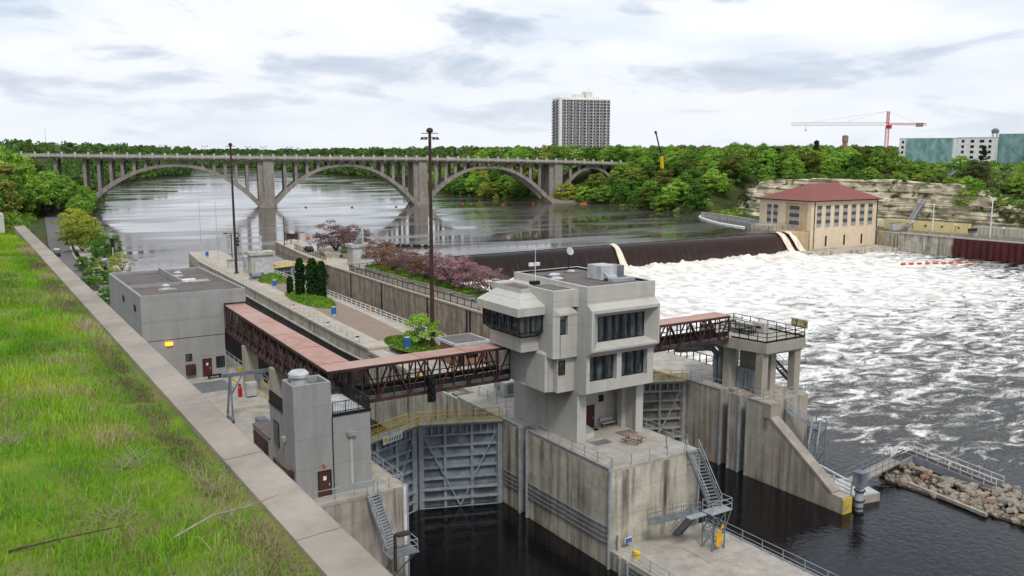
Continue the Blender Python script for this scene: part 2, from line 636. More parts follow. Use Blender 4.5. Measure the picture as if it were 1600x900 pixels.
def railing(name, label, pts, h, mat, step=2.0, rails=(1.0, 0.5), r=0.03, cat='railing', group=None, pickets=0, square=False, postr=None):
    """a run of railing: one top-level thing, the rails one part, every post a part"""
    t = thing(name, label, cat, pts[0], group)
    rm = MB()
    posts = []
    for i in range(len(pts) - 1):
        a, b = Vector(pts[i]), Vector(pts[i + 1])
        ln = (b - a).length
        for k in rails:
            p = a + Vector((0, 0, h * k)); q = b + Vector((0, 0, h * k))
            if square: rm.beam(p, q, r * 2, r * 2)
            else: rm.tube(p, q, r, n=6)
        n = max(1, int(round(ln / step)))
        for j in range(n + (1 if i == len(pts) - 2 else 0)):
            posts.append(a.lerp(b, j / n))
        if pickets:
            m = int(ln / pickets)
            for j in range(m):
                c = a.lerp(b, (j + 0.5) / m)
                rm.beam(c + Vector((0, 0, 0.1)), c + Vector((0, 0, h * 0.97)), 0.025)
    build('rail', rm, mat, t)
    pr = postr or r * 1.1
    first = None
    many = len(posts) > 95
    if many:
        pm = MB()
        for p in posts: pm.beam(p, p + Vector((0, 0, h)), pr * 2)
        o = build('post', pm, mat, t); o['kind'] = 'stuff'
        return t
    for p in posts:
        if first is None:
            first = build('post', MB().beam(p, p + Vector((0, 0, h)), pr * 2), mat, t)
            p0 = p
        else:
            o = first.copy(); COL.objects.link(o); o.parent = t
            o.location = p - p0
    return t

# ================================================================== SETTING
POOL, RIVER = -9.4, -1.5
BANK_L = [(31, 222), (35, 262), (34, 290), (42, 340), (50, 419), (65, 511), (84, 640), (106, 792), (144, 907), (200, 1040), (254, 1154), (300, 1350), (330, 1480)]
BANK_R = [(460, 1380), (410, 1250), (399, 1097), (401, 964), (374, 802), (335, 660), (298, 554), (287, 482), (297, 426), (311, 402), (302, 350), (297, 318), (290, 298), (296, 272)]


def seg_d(px, py, a, b):
    vx, vy = b[0] - a[0], b[1] - a[1]
    t = max(0, min(1, ((px - a[0]) * vx + (py - a[1]) * vy) / (vx * vx + vy * vy)))
    return math.hypot(px - a[0] - t * vx, py - a[1] - t * vy)


RPOLY = [(31, 200)] + BANK_L + [(400, 1490)] + BANK_R + [(272, 243), (272, 200)]


def inside(px, py, poly=RPOLY):
    c = False
    n = len(poly)
    for i in range(n):
        x1, y1 = poly[i]; x2, y2 = poly[(i + 1) % n]
        if (y1 > py) != (y2 > py) and px < (x2 - x1) * (py - y1) / (y2 - y1) + x1:
            c = not c
    return c


def prof(d, tab):
    for i in range(len(tab) - 1):
        if d <= tab[i + 1][0]:
            t = (d - tab[i][0]) / (tab[i + 1][0] - tab[i][0])
            return tab[i][1] + t * (tab[i + 1][1] - tab[i][1])
    return tab[-1][1]


def bluffx(y):
    return prof(y, [(-500, 3), (60, 3), (120, 8), (250, 12), (330, 18), (400, 24), (450, 30), (520, 38), (700, 66)])


def cliffx(y):
    # foot of the rock face on the far bank
    return prof(y, [(-400, 420), (0, 372), (60, 352), (120, 336), (180, 329), (215, 330), (245, 326), (262, 318), (285, 312), (300, 318), (330, 335)])


def cliffk(y):
    return prof(y, [(-400, .34), (150, .36), (183, .5), (200, .95), (262, 1.0), (276, .95), (292, .8), (306, .4)])


def gz(x, y):
    if inside(x, y):
        return -14.0
    far = min(seg_d(x, y, RPOLY[i], RPOLY[i + 1]) for i in range(len(RPOLY) - 1))
    w = noise.noise(Vector((x * .02, y * .02, 0)))
    if y < 74 and x > 3:
        if x < 330: return -14.0
    if x < 200 and y < 760 and x < (60 + y * 0.1):
        if y < 222 and x > 28:
            return -14.0
        d = bluffx(y) - x
        return prof(d, [(-1000, -0.25), (0, -0.25), (9, 9), (24, 18 + w), (50, 21.5 + w * 2), (400, 22 + w * 2)])
    if x > 250 and y < 301:
        if x < 325 and y < 246:
            return -14.0
        d = x - cliffx(y)
        yard = -3.6 if y < 232 else -1.2
        kk = cliffk(y)
        return prof(d, [(-200, yard), (8, yard), (13, 9 * kk), (14.5, 14 * kk), (28, 17 + w), (46, 20 + w), (1000, 20 + 2 * w)])
    if 28 < x < 306 and y < 230:
        return -14.0
    top = prof(y, [(0, 20), (420, 20), (900, 21), (1500, 20)])
    return prof(far, [(0, -3), (6, 0.5), (16, 7 + w), (34, 15 + 2 * w), (55, top - 1), (70, top + w), (5000, top + 2 * w)])


def ground():
    xs = list(np.arange(-60, 288, 8.0)) + list(np.arange(288, 400, 4.0)) + list(np.arange(400, 560, 8.0))
    xs = [-6000, -2500, -1200, -700, -400, -250, -150, -100] + xs + [600, 660, 740, 850, 1000, 1300, 1800, 2600, 4000, 7000]
    ys = [-4000, -1500, -600, -250, -120] + list(np.arange(-60, 620, 9.0)) + list(np.arange(625, 1500, 25.0)) + [1560, 1700, 2000, 2600, 3600, 5500, 9000]
    nx, ny = len(xs), len(ys)
    vs = []
    for y in ys:
        for x in xs:
            z = gz(x, y)
            vs.append((x, y, z))
    fs = []
    for j in range(ny - 1):
        for i in range(nx - 1):
            a = j * nx + i
            fs.append((a, a + 1, a + nx + 1, a + nx))
    return MB().add(vs, fs)


gm = noisy('wooded_ground', '2c3819', '4a5028', 0.15, 0.95, c3='38481e', s3=0.03)
struct('ground', ground(), gm, smooth=True)


# rock face on the far bank: strip of stratified limestone over pale sandstone
def cliff():
    ys = np.arange(20, 306, 1.07)
    prof_ = [(-7, -0.6), (-4.5, 1.0), (-2.5, 3.2), (-1.4, 5.0), (-1.0, 7.2), (-0.8, 8.6), (-0.2, 9.0), (-0.9, 9.6), (0.2, 10.4), (-0.6, 11.2), (0.4, 12.2), (-0.1, 13.3), (1.0, 14.6), (4.5, 15.8), (9, 16.5)]
    vs = []
    # fine beds: alternate proud and recessed courses, joints cut the face into blocks
    tab = [(-7.5, -3.6), (-5.5, -1.5), (-4.2, .2)]
    z_ = .2
    rq = random.Random(2)
    dxx = -3.6
    while z_ < 16.4:
        th_ = rq.uniform(.35, .95)
        o_ = rq.uniform(-.45, .45) + (-.55 if 8.4 < z_ < 9.6 else 0)
        tab += [(dxx + o_, z_ + .04), (dxx + o_ + .05, z_ + th_)]
        z_ += th_
        dxx += (.16 if z_ < 8.5 else .28)
    prof_[:] = tab
    n = len(prof_)
    for y in ys:
        base = cliffx(y) + 5
        tp = 16.2 * cliffk(y) + 1.1 * noise.noise(Vector((y * .05, 2, 5))) + .5 * noise.noise(Vector((y * .3, 2, 5)))
        for j, (dx_, z) in enumerate(prof_):
            w = noise.noise(Vector((y * .05, z * .05, 3))) * 3.0 + noise.noise(Vector((y * .22, z * .25, 9))) * 1.5
            blk = math.floor(noise.noise(Vector((math.floor(y / 3.2) * 1.7, math.floor(z / 1.8) * 2.3, 1))) * 4) * .28
            over = max(0, z - tp)
            vs.append((base + dx_ + w + blk + over * 1.5, y, min(z, tp + over * .12)))
    fs = []
    for i in range(len(ys) - 1):
        for j in range(n - 1):
            a = i * n + j
            fs.append((a, a + 1, a + n + 1, a + n))
    return MB().add(vs, fs)


def cliffmat():
    m, nt, p = newmat('bedded_limestone_and_sandstone')
    g = N(nt, 'ShaderNodeNewGeometry')
    mp = N(nt, 'ShaderNodeMapping')
    mp.inputs['Scale'].default_value = (0.10, 0.10, 1.3)
    L(nt, g, 'Position', mp, 0)
    n = N(nt, 'ShaderNodeTexNoise')
    n.inputs['Scale'].default_value = 1.0
    n.inputs['Detail'].default_value = 8
    n.inputs['Roughness'].default_value = 0.7
    L(nt, mp, 0, n, 'Vector')
    r = N(nt, 'ShaderNodeValToRGB')
    for q, c in ((0.30, '857c6a'), (0.42, 'b0a68e'), (0.5, 'd6ccb0'), (0.55, 'a89e86'), (0.62, 'e0d6b8'), (0.75, '978d78')):
        e = r.color_ramp.elements.new(q); e.color = rgba(c)
    r.color_ramp.elements.remove(r.color_ramp.elements[0])
    L(nt, n, 'Fac', r, 0)
    v = N(nt, 'ShaderNodeTexNoise')
    v.inputs['Scale'].default_value = 0.22
    v.inputs['Detail'].default_value = 9
    L(nt, g, 'Position', v, 'Vector')
    vr = N(nt, 'ShaderNodeMapRange')
    vr.inputs['From Min'].default_value = 0.35; vr.inputs['From Max'].default_value = 0.65
    vr.inputs['To Min'].default_value = 0.6; vr.inputs['To Max'].default_value = 1.15
    L(nt, v, 'Fac', vr, 0)
    mm = N(nt, 'ShaderNodeMix', data_type='RGBA', blend_type='MULTIPLY')
    mm.inputs[0].default_value = 1
    L(nt, r, 0, mm, 6); L(nt, vr, 0, mm, 7)
    L(nt, mm, 2, p, 'Base Color')
    p.inputs['Roughness'].default_value = 0.95
    b = N(nt, 'ShaderNodeBump')
    b.inputs['Distance'].default_value = 0.5
    L(nt, n, 'Fac', b, 'Height'); L(nt, b, 0, p, 'Normal')
    return m


struct('cliff', cliff(), cliffmat())


# ------------------------------------------------------------------ water
def river_mat():
    m, nt, p = newmat('river_water')
    p.inputs['Base Color'].default_value = rgba('4a4541')
    p.inputs['IOR'].default_value = 2.0
    g = N(nt, 'ShaderNodeNewGeometry')
    # calm and ruffled patches
    mp = N(nt, 'ShaderNodeMapping')
    mp.inputs['Rotation'].default_value = (0, 0, R(32))
    mp.inputs['Scale'].default_value = (0.018, 0.05, 1)
    L(nt, g, 'Position', mp, 0)
    n0 = N(nt, 'ShaderNodeTexNoise')
    n0.inputs['Scale'].default_value = 1.0
    n0.inputs['Detail'].default_value = 6
    n0.inputs['Distortion'].default_value = 0.8
    L(nt, mp, 0, n0, 'Vector')
    rr = N(nt, 'ShaderNodeMapRange')
    rr.inputs['From Min'].default_value = 0.40; rr.inputs['From Max'].default_value = 0.6
    rr.inputs['To Min'].default_value = 0.03; rr.inputs['To Max'].default_value = 0.2
    L(nt, n0, 'Fac', rr, 0)
    L(nt, rr, 0, p, 'Roughness')
    mp2 = N(nt, 'ShaderNodeMapping')
    mp2.inputs['Rotation'].default_value = (0, 0, R(20))
    mp2.inputs['Scale'].default_value = (0.3, 0.55, 1)
    L(nt, g, 'Position', mp2, 0)
    n1_ = N(nt, 'ShaderNodeTexNoise')
    n1_.inputs['Scale'].default_value = 1.0
    n1_.inputs['Detail'].default_value = 5
    n1_.inputs['Distortion'].default_value = 0.5
    L(nt, mp2, 0, n1_, 'Vector')
    st = N(nt, 'ShaderNodeMapRange')
    st.inputs['From Min'].default_value = 0.40; st.inputs['From Max'].default_value = 0.62
    st.inputs['To Min'].default_value = 0.03; st.inputs['To Max'].default_value = 0.16
    L(nt, n0, 'Fac', st, 0)
    b = N(nt, 'ShaderNodeBump')
    b.inputs['Distance'].default_value = 0.10
    L(nt, st, 0, b, 'Strength')
    L(nt, n1_, 'Fac', b, 'Height')
    L(nt, b, 0, p, 'Normal')
    return m


RW = [(-40, 205), (84, 205), (84, 222), (262, 222), (262, 236), (275, 236), (330, 236), (330, 420), (500, 1000), (560, 1560), (100, 1560), (0, 800), (-40, 400)]
struct('river', MB().add([(x, y, RIVER) for x, y in RW], [tuple(range(len(RW)))]), river_mat())


def foam_fac(x, y):
    """how broken the pool is: 1 below the dam, 0 in the lock approach"""
    d = 216 - y
    f = 1.12 - d / 150.0
    # the slack water in the lee of the river wall and the quiet corner by the far wall
    f -= max(0, (x - 255) / 60.0) * (1 if y < 205 else 0.6) * 0.9
    f -= max(0, (100 - x) / 25.0) * max(0, (118 - y) / 40.0)
    lee = prof(x, [(60, 84), (92, 70), (100, 58), (160, 40), (400, 0)])
    f -= max(0, (lee - y) / 16.0)
    return max(-0.45, min(1.0, f))


def pool():
    xs = list(np.arange(2, 96, 3.0)) + list(np.arange(96, 330, 1.3))
    ys = list(np.arange(-120, 40, 6.0)) + list(np.arange(40, 224, 1.3))
    nx, ny = len(xs), len(ys)
    vs, att = [], []
    for y in ys:
        for x in xs:
            f = foam_fac(x, y) if x > 86 else -0.6 if (x > 78.5 or y < 55) else -0.9
            k = max(0, f)
            h = 0
            if k > 0:
                v = Vector((x * .10, y * .13, 0))
                h = (noise.fractal(v, 1.0, 2.0, 4) * 0.55 + noise.noise(Vector((x * .5, y * .6, 5))) * 0.16) * (0.35 + k)
                near = max(0, 1 - abs(y - 213.5) / 8.0)
                if x < 264:
                    h += near * (1.1 + 1.3 * noise.noise(Vector((x * .16, y * .2, 8))) + 1.5 * abs(noise.noise(Vector((x * .33, y * .4, 8)))) + 0.9 * noise.noise(Vector((x * .8, y * .8, 8))))
            vs.append((x, y, POOL + h))
            att.append(f)
    fs = []
    for j in range(ny - 1):
        for i in range(nx - 1):
            a = j * nx + i
            fs.append((a, a + 1, a + nx + 1, a + nx))
    return MB().add(vs, fs), att


def pool_mat():
    m, nt, p = newmat('foaming_tailwater')
    g = N(nt, 'ShaderNodeNewGeometry')
    at = N(nt, 'ShaderNodeAttribute', attribute_name='foam')
    # streaked, torn foam
    mp = N(nt, 'ShaderNodeMapping')
    mp.inputs['Rotation'].default_value = (0, 0, R(28))
    mp.inputs['Scale'].default_value = (0.15, 0.27, 1)
    L(nt, g, 'Position', mp, 0)
    n = N(nt, 'ShaderNodeTexNoise')
    n.inputs['Scale'].default_value = 1.0
    n.inputs['Detail'].default_value = 12
    n.inputs['Roughness'].default_value = 0.64
    n.inputs['Distortion'].default_value = 1.3
    L(nt, mp, 0, n, 'Vector')
    # fine web
    w = N(nt, 'ShaderNodeTexNoise')
    w.inputs['Scale'].default_value = 0.8
    w.inputs['Detail'].default_value = 8
    w.inputs['Roughness'].default_value = 0.7
    w.inputs['Distortion'].default_value = 2.2
    L(nt, g, 'Position', w, 'Vector')
    ab = N(nt, 'ShaderNodeMath', operation='SUBTRACT'); ab.inputs[1].default_value = 0.5
    L(nt, w, 'Fac', ab, 0)
    ab2 = N(nt, 'ShaderNodeMath', operation='ABSOLUTE'); L(nt, ab, 0, ab2, 0)
    ab3 = N(nt, 'ShaderNodeMath', operation='MULTIPLY'); ab3.inputs[1].default_value = -1.3; L(nt, ab2, 0, ab3, 0)
    s1 = N(nt, 'ShaderNodeMath', operation='ADD'); L(nt, n, 'Fac', s1, 0); L(nt, ab3, 0, s1, 1)
    s2 = N(nt, 'ShaderNodeMath', operation='MULTIPLY'); s2.inputs[1].default_value = 0.43; L(nt, at, 'Fac', s2, 0)
    s3 = N(nt, 'ShaderNodeMath', operation='ADD'); L(nt, s1, 0, s3, 0); L(nt, s2, 0, s3, 1)
    fr = N(nt, 'ShaderNodeMapRange')
    fr.inputs['From Min'].default_value = 0.47; fr.inputs['From Max'].default_value = 0.62
    L(nt, s3, 0, fr, 0)
    # froth tint
    t = N(nt, 'ShaderNodeTexNoise')
    t.inputs['Scale'].default_value = 0.3; t.inputs['Detail'].default_value = 7
    L(nt, g, 'Position', t, 'Vector')
    tr = N(nt, 'ShaderNodeValToRGB')
    tr.color_ramp.elements[0].position = 0.35; tr.color_ramp.elements[0].color = rgba('bdbab4')
    tr.color_ramp.elements[1].position = 0.6; tr.color_ramp.elements[1].color = rgba('efeeea')
    L(nt, t, 'Fac', tr, 0)
    sp = N(nt, 'ShaderNodeSeparateXYZ'); L(nt, g, 'Position', sp, 0)
    by = N(nt, 'ShaderNodeMapRange')
    by.inputs['From Min'].default_value = 196; by.inputs['From Max'].default_value = 212
    by.inputs['To Max'].default_value = 0.55
    L(nt, sp, 'Y', by, 0)
    by2 = N(nt, 'ShaderNodeMath', operation='MULTIPLY'); L(nt, by, 0, by2, 0); L(nt, n, 'Fac', by2, 1)
    tm = N(nt, 'ShaderNodeMix', data_type='RGBA'); L(nt, by2, 0, tm, 0); L(nt, tr, 0, tm, 6)
    tm.inputs[7].default_value = rgba('d6c4a4')
    cm = N(nt, 'ShaderNodeMix', data_type='RGBA')
    L(nt, fr, 0, cm, 0)
    cm.inputs[6].default_value = rgba('100e0f')
    L(nt, tm, 2, cm, 7)
    L(nt, cm, 2, p, 'Base Color')
    rg = N(nt, 'ShaderNodeMapRange')
    rg.inputs['To Min'].default_value = 0.06; rg.inputs['To Max'].default_value = 0.85
    L(nt, fr, 0, rg, 0); L(nt, rg, 0, p, 'Roughness')
    p.inputs['IOR'].default_value = 1.33
    wv = N(nt, 'ShaderNodeTexNoise')
    wv.inputs['Scale'].default_value = 1.3; wv.inputs['Detail'].default_value = 6; wv.inputs['Distortion'].default_value = 0.6
    L(nt, g, 'Position', wv, 'Vector')
    bs = N(nt, 'ShaderNodeMapRange'); bs.inputs['From Min'].default_value = -0.9; bs.inputs['From Max'].default_value = 0.3
    bs.inputs['To Min'].default_value = 0.12; bs.inputs['To Max'].default_value = 0.7
    L(nt, at, 'Fac', bs, 0)
    b = N(nt, 'ShaderNodeBump'); L(nt, bs, 0, b, 'Strength')
    b.inputs['Distance'].default_value = 0.2
    L(nt, wv, 'Fac', b, 'Height')
    b2 = N(nt, 'ShaderNodeBump'); b2.inputs['Strength'].default_value = 0.7
    b2.inputs['Distance'].default_value = 0.5
    L(nt, fr, 0, b2, 'Height'); L(nt, b, 0, b2, 'Normal')
    L(nt, b2, 0, p, 'Normal')
    return m


pm_, att_ = pool()
po = struct('lower_pool', pm_, pool_mat(), smooth=True)
a_ = po.data.attributes.new('foam', 'FLOAT', 'POINT')
a_.data.foreach_set('value', att_)


# ------------------------------------------------------------------ dam
def dam():
    t = thing('overflow_dam', 'long dark curved overflow dam with brown water sliding over its crest', 'dam', (87, 218, POOL))
    pr = [(226, RIVER - 0.02), (223.6, RIVER + 0.02), (222.2, RIVER - 0.05), (221.0, RIVER - 0.35), (220.0, RIVER - 0.95), (219.2, RIVER - 1.8), (218.5, RIVER - 3.0), (217.8, RIVER - 4.4), (217.0, RIVER - 6.0), (215.8, RIVER - 7.4), (214.2, RIVER - 8.6)]
    xs = np.arange(86, 262.1, 1.6)
    vs = []
    for x in xs:
        for j, (y, z) in enumerate(pr):
            w = 0.05 * noise.noise(Vector((x * .4, 0, 0))) * min(1, j / 4)
            vs.append((x, y + w, z + w + (0.012 if j == 0 else 0)))
    n = len(pr)
    fs = [(i * n + j, i * n + j + 1, (i + 1) * n + j + 1, (i + 1) * n + j) for i in range(len(xs) - 1) for j in range(n - 1)]
    m, nt, p = newmat('sliding_brown_water')
    g = N(nt, 'ShaderNodeNewGeometry')
    mp = N(nt, 'ShaderNodeMapping'); mp.inputs['Scale'].default_value = (0.9, 0.05, 0.05)
    L(nt, g, 'Position', mp, 0)
    q = N(nt, 'ShaderNodeTexNoise'); q.inputs['Scale'].default_value = 1; q.inputs['Detail'].default_value = 6
    L(nt, mp, 0, q, 'Vector')
    lg = N(nt, 'ShaderNodeTexNoise'); lg.inputs['Scale'].default_value = 0.03
    L(nt, g, 'Position', lg, 'Vector')
    r = N(nt, 'ShaderNodeValToRGB')
    r.color_ramp.elements[0].position = 0.3; r.color_ramp.elements[0].color = rgba('15100f')
    r.color_ramp.elements[1].position = 0.75; r.color_ramp.elements[1].color = rgba('261b18')
    L(nt, q, 'Fac', r, 0)
    # the water is ruddier towards the far end of the crest
    sx = N(nt, 'ShaderNodeSeparateXYZ'); L(nt, g, 'Position', sx, 0)
    fx = N(nt, 'ShaderNodeMapRange'); fx.inputs['From Min'].default_value = 150; fx.inputs['From Max'].default_value = 262
    fx.inputs['To Max'].default_value = 0.6
    L(nt, sx, 'X', fx, 0)
    mm = N(nt, 'ShaderNodeMix', data_type='RGBA'); L(nt, fx, 0, mm, 0); L(nt, r, 0, mm, 6)
    mm.inputs[7].default_value = rgba('3a2014')
    # thin pale threads of air where the sheet runs down steeply
    q2 = N(nt, 'ShaderNodeTexNoise'); q2.inputs['Scale'].default_value = 1; q2.inputs['Detail'].default_value = 8; q2.inputs['Roughness'].default_value = .7
    mp2 = N(nt, 'ShaderNodeMapping'); mp2.inputs['Scale'].default_value = (1.1, 0.12, 0.12)
    L(nt, g, 'Position', mp2, 0); L(nt, mp2, 0, q2, 'Vector')
    hz_ = N(nt, 'ShaderNodeMapRange'); hz_.inputs['From Min'].default_value = -3.0; hz_.inputs['From Max'].default_value = -9.0
    L(nt, sx, 'Z', hz_, 0)
    tq = N(nt, 'ShaderNodeMapRange'); tq.inputs['From Min'].default_value = .5; tq.inputs['From Max'].default_value = .72; tq.inputs['To Max'].default_value = .3
    L(nt, q2, 'Fac', tq, 0)
    th_ = N(nt, 'ShaderNodeMath', operation='MULTIPLY'); L(nt, hz_, 0, th_, 0); L(nt, tq, 0, th_, 1)
    m3 = N(nt, 'ShaderNodeMix', data_type='RGBA'); L(nt, th_, 0, m3, 0); L(nt, mm, 2, m3, 6)
    m3.inputs[7].default_value = rgba('8c7660')
    L(nt, m3, 2, p, 'Base Color')
    p.inputs['Roughness'].default_value = 0.16
    p.inputs['IOR'].default_value = 1.33
    b = N(nt, 'ShaderNodeBump'); b.inputs['Strength'].default_value = 0.12; b.inputs['Distance'].default_value = 0.05
    L(nt, q, 'Fac', b, 'Height'); L(nt, b, 0, p, 'Normal')
    build('water_face', MB().add(vs, fs), m, t, smooth=True)
    b_ = MB().box(86, 262, 224, 229, -14, RIVER - 0.4)
    build('dam_body', b_, M['wetwall'], t)
    # torn white water where gaps in the crest let it through
    fm, nt, p = newmat('falling_white_water')
    g = N(nt, 'ShaderNodeNewGeometry')
    mp = N(nt, 'ShaderNodeMapping'); mp.inputs['Scale'].default_value = (1.6, 0.2, 0.2)
    L(nt, g, 'Position', mp, 0)
    q = N(nt, 'ShaderNodeTexNoise'); q.inputs['Scale'].default_value = 1.5; q.inputs['Detail'].default_value = 7
    L(nt, mp, 0, q, 'Vector')
    r = N(nt, 'ShaderNodeValToRGB')
    r.color_ramp.elements[0].position = 0.35; r.color_ramp.elements[0].color = rgba('c9b48a')
    r.color_ramp.elements[1].position = 0.6; r.color_ramp.elements[1].color = rgba('efe9dc')
    L(nt, q, 'Fac', r, 0); L(nt, r, 0, p, 'Base Color'); p.inputs['Roughness'].default_value = 0.7
    b = N(nt, 'ShaderNodeBump'); b.inputs['Distance'].default_value = 0.5
    L(nt, q, 'Fac', b, 'Height'); L(nt, b, 0, p, 'Normal')
    for (xa, xb, drift, wd) in ((178.2, 180.0, .8, 1.0), (255.5, 258.0, 3.0, 1.0), (260.5, 263.0, 3.5, 0.9)):
        vs = []
        K = 14
        for j, (y, z) in enumerate(pr[2:]):
            s_ = j / 8.0
            for k in range(K + 1):
                u = k / K
                x = xa + (xb - xa) * u + drift * s_ * s_ + (u - .5) * 1.2 * s_
                bulge = 0.35 + 0.35 * math.sin(math.pi * u) + 0.25 * noise.noise(Vector((x * 1.3, z, 2)))
                vs.append((x, y - bulge, z + bulge * 0.6 + 0.05))
        fs = [(j * (K + 1) + k, (j + 1) * (K + 1) + k, (j + 1) * (K + 1) + k + 1, j * (K + 1) + k + 1) for j in range(8) for k in range(K)]
        build('white_water', MB().add(vs, fs), fm, t, smooth=True)
    return t


dam()


# ------------------------------------------------------------------ lock walls
def xl(y): return prof(y, [(0, 48.3), (125, 48.3), (181, 50.4), (240, 52.3)])
def xr(y): return prof(y, [(0, 59.1), (60, 59.1), (129, 60.1), (232, 61.6), (300, 61.6)])
def xv(y): return prof(y, [(0, 76.6), (60, 76.6), (126, 76.1), (160, 76.0), (207, 77.0), (232, 79.5), (268, 83.6)])


# land wall with the yard on it
t = thing('lock_wall', 'long concrete land wall of the near lock chamber with the yard behind it', 'lock wall', (31, 66, 0))
w = MB()
w.prism([(-6, 66), (30.9, 66), (30.9, 262), (-6, 262)], -14, -0.012)
build('wall', w, M['chamber'], t)
build('coping', MB().box(29.9, 31.15, 66.02, 221, -0.5, 0.02), M['deck2'], t)
s = MB().box(-6, 29.9, 65.96, 262, -0.3, 0.0)
build('yard_slab', s, M['deck'], t)
build('edge_armour', MB().box(30.85, 31.2, 65.8, 66.4, -10.4, 0.05), M['armour'], t)

# central island wall between the chambers, lower part
t = thing('lock_wall', 'middle lock wall under the control tower with vertical steel recess guards', 'lock wall', (48.3, 59.5, 0))
w = MB()
# footprint with stop-log recesses in the near face
w.prism([(48.3, 59.5), (59.1, 59.5), (59.1, 114), (48.3, 114), (48.3, 74.4), (49.3, 74.4), (49.3, 73.2), (48.3, 73.2)], -14, -0.3)
build('wall', w, M['rib'], t)
w = MB().prism([(48.3, 59.5), (59.1, 59.5), (59.1, 88.0), (48.3, 88.0), (48.3, 74.4), (49.3, 74.4), (49.3, 73.2), (48.3, 73.2)], -0.3, 0.0)
w.prism([(50.6, 88.0), (59.1, 88.0), (59.1, 101), (50.6, 101)], -0.3, 0.0)
w.prism([(48.3, 101), (59.1, 101), (59.1, 114), (48.3, 114)], -0.3, 0.0)
build('deck_slab', w, M['deck'], t)
a = MB()
for (x0, y0) in ((48.18, 73.05), (48.18, 74.4), (48.15, 59.4)):
    a.tube((x0, y0, -10.4), (x0, y0, 0.02), 0.16, n=8)
a.beam((59.15, 59.45, -10), (59.15, 59.45, 0.02), 0.22)
build('corner_armour', a, M['armour'], t)
a = MB()
for z in (-5.6, -6.1, -6.6, -7.1):
    a.beam((48.24, 59.6, z), (48.24, 72.9, z), 0.16, 0.10)
    a.beam((48.24, 74.6, z), (48.24, 77.6, z), 0.16, 0.10)
build('fender_rail', a, M['galv2'], t)
a = MB().beam((48.32, 59.5, 0.03), (48.32, 73, 0.03), 0.16, 0.12)
a.beam((48.32, 74.6, 0.03), (48.32, 78.5, 0.03), 0.16, 0.12)
build('coping_angle', a, M['galv'], t)

# recess in the island beside the gate: ladder steps and a sunken machinery pit
t = thing('machinery_pit', 'sunken concrete machinery pit in the island deck behind the lower gate', 'pit', (49.5, 90, -0.3))
a = MB().box(48.45, 50.6, 88.0, 88.35, -0.3, 0.02).box(50.25, 50.6, 88.35, 101, -0.3, 0.25).box(48.4, 50.25, 100.6, 101, -0.3, 0.25)
build('kerb', a, M['planter'], t)
a = MB()
for i in range(5):
    build('pipe_cover', MB().box(48.6, 50.2, 89 + i * 2.1, 90 + i * 2.1, -0.3, -0.05 + 0.05 * (i % 2)), M['midgrey'], t)

# lower guide wall: low deck downstream of the tower
t = thing('guide_wall', 'low concrete guide wall deck running out below the island wall', 'guide wall', (48.3, 20, -7.7))
build('wall', MB().prism([(48.35, 12), (60.3, 12), (60.3, 59.48), (48.35, 59.48)], -14, -7.95), M['rib'], t)
w = MB()
for i in range(7):
    y1 = 59.48 - i * 6.6
    w.box(48.36, 54.3, y1 - 6.56, y1, -7.95, -7.7 + 0.01 * (i % 2))
    w.box(54.36, 60.3, y1 - 6.56, y1, -7.95, -7.7 - 0.01 * (i % 2))
build('deck_slab', w, M['deck'], t)
a = MB()
for z in (-8.1, -8.5, -8.9):
    a.beam((48.27, 14, z), (48.27, 56.9, z), 0.16, 0.12)
build('fender_rail', a, M['galv2'], t)
a = MB().tube((48.25, 56.8, -10.2), (48.25, 56.8, -7.7), 0.17).tube((48.25, 57.9, -10.2), (48.25, 57.9, -7.7), 0.17)
a.beam((60.32, 14, -7.68), (60.32, 59.3, -7.68), 0.14, 0.12)
build('corner_armour', a, M['armour'], t)

# central island, upper part
UP = 0.8
t = thing('lock_wall', 'long middle lock wall with a light streaked upper band and dark wet foot', 'lock wall', (48.3, 114, 0))
ysl = [114, 125, 150, 181, 205, 232]
poly = [(xl(y), y) for y in ysl]
polr = [(xr(y), y) for y in ysl]
build('wet_foot', MB().prism([(x - 0.0, y) for x, y in [(xl(114), 114.02)]] + polr[:1] + polr[1:] + poly[::-1][:-1], -14, -1.2), M['wetwall'], t)
build('wall', MB().prism([(x + 0.02, y) for x, y in [(xl(114), 114.03)]] + [(x - .02, y) for x, y in polr] + [(x + .02, y) for x, y in poly[::-1][:-1]], -1.2, UP - 0.35), M['rib'], t)
build('coping', MB().prism([(x - 0.12, y) for x, y in [(xl(114), 114.0)]] + [(x + .1, y) for x, y in polr] + [(x - .12, y) for x, y in poly[::-1][:-1]], UP - 0.35, UP), M['deck2'], t)
a = MB()
for i in range(5):
    pa, pb = poly[i], poly[i + 1]
    a.beam((pa[0] - 0.15, pa[1], -1.3), (pb[0] - 0.15, pb[1], -1.3), 0.3, 0.18)
build('ledge', a, M['white_blk'], t)
# lower strip by the footbridge
build('step_wall', MB().box(xl(110) - 0.1, 50.4, 101.2, 113.9, 0.0, 0.45), M['deck2'], t)

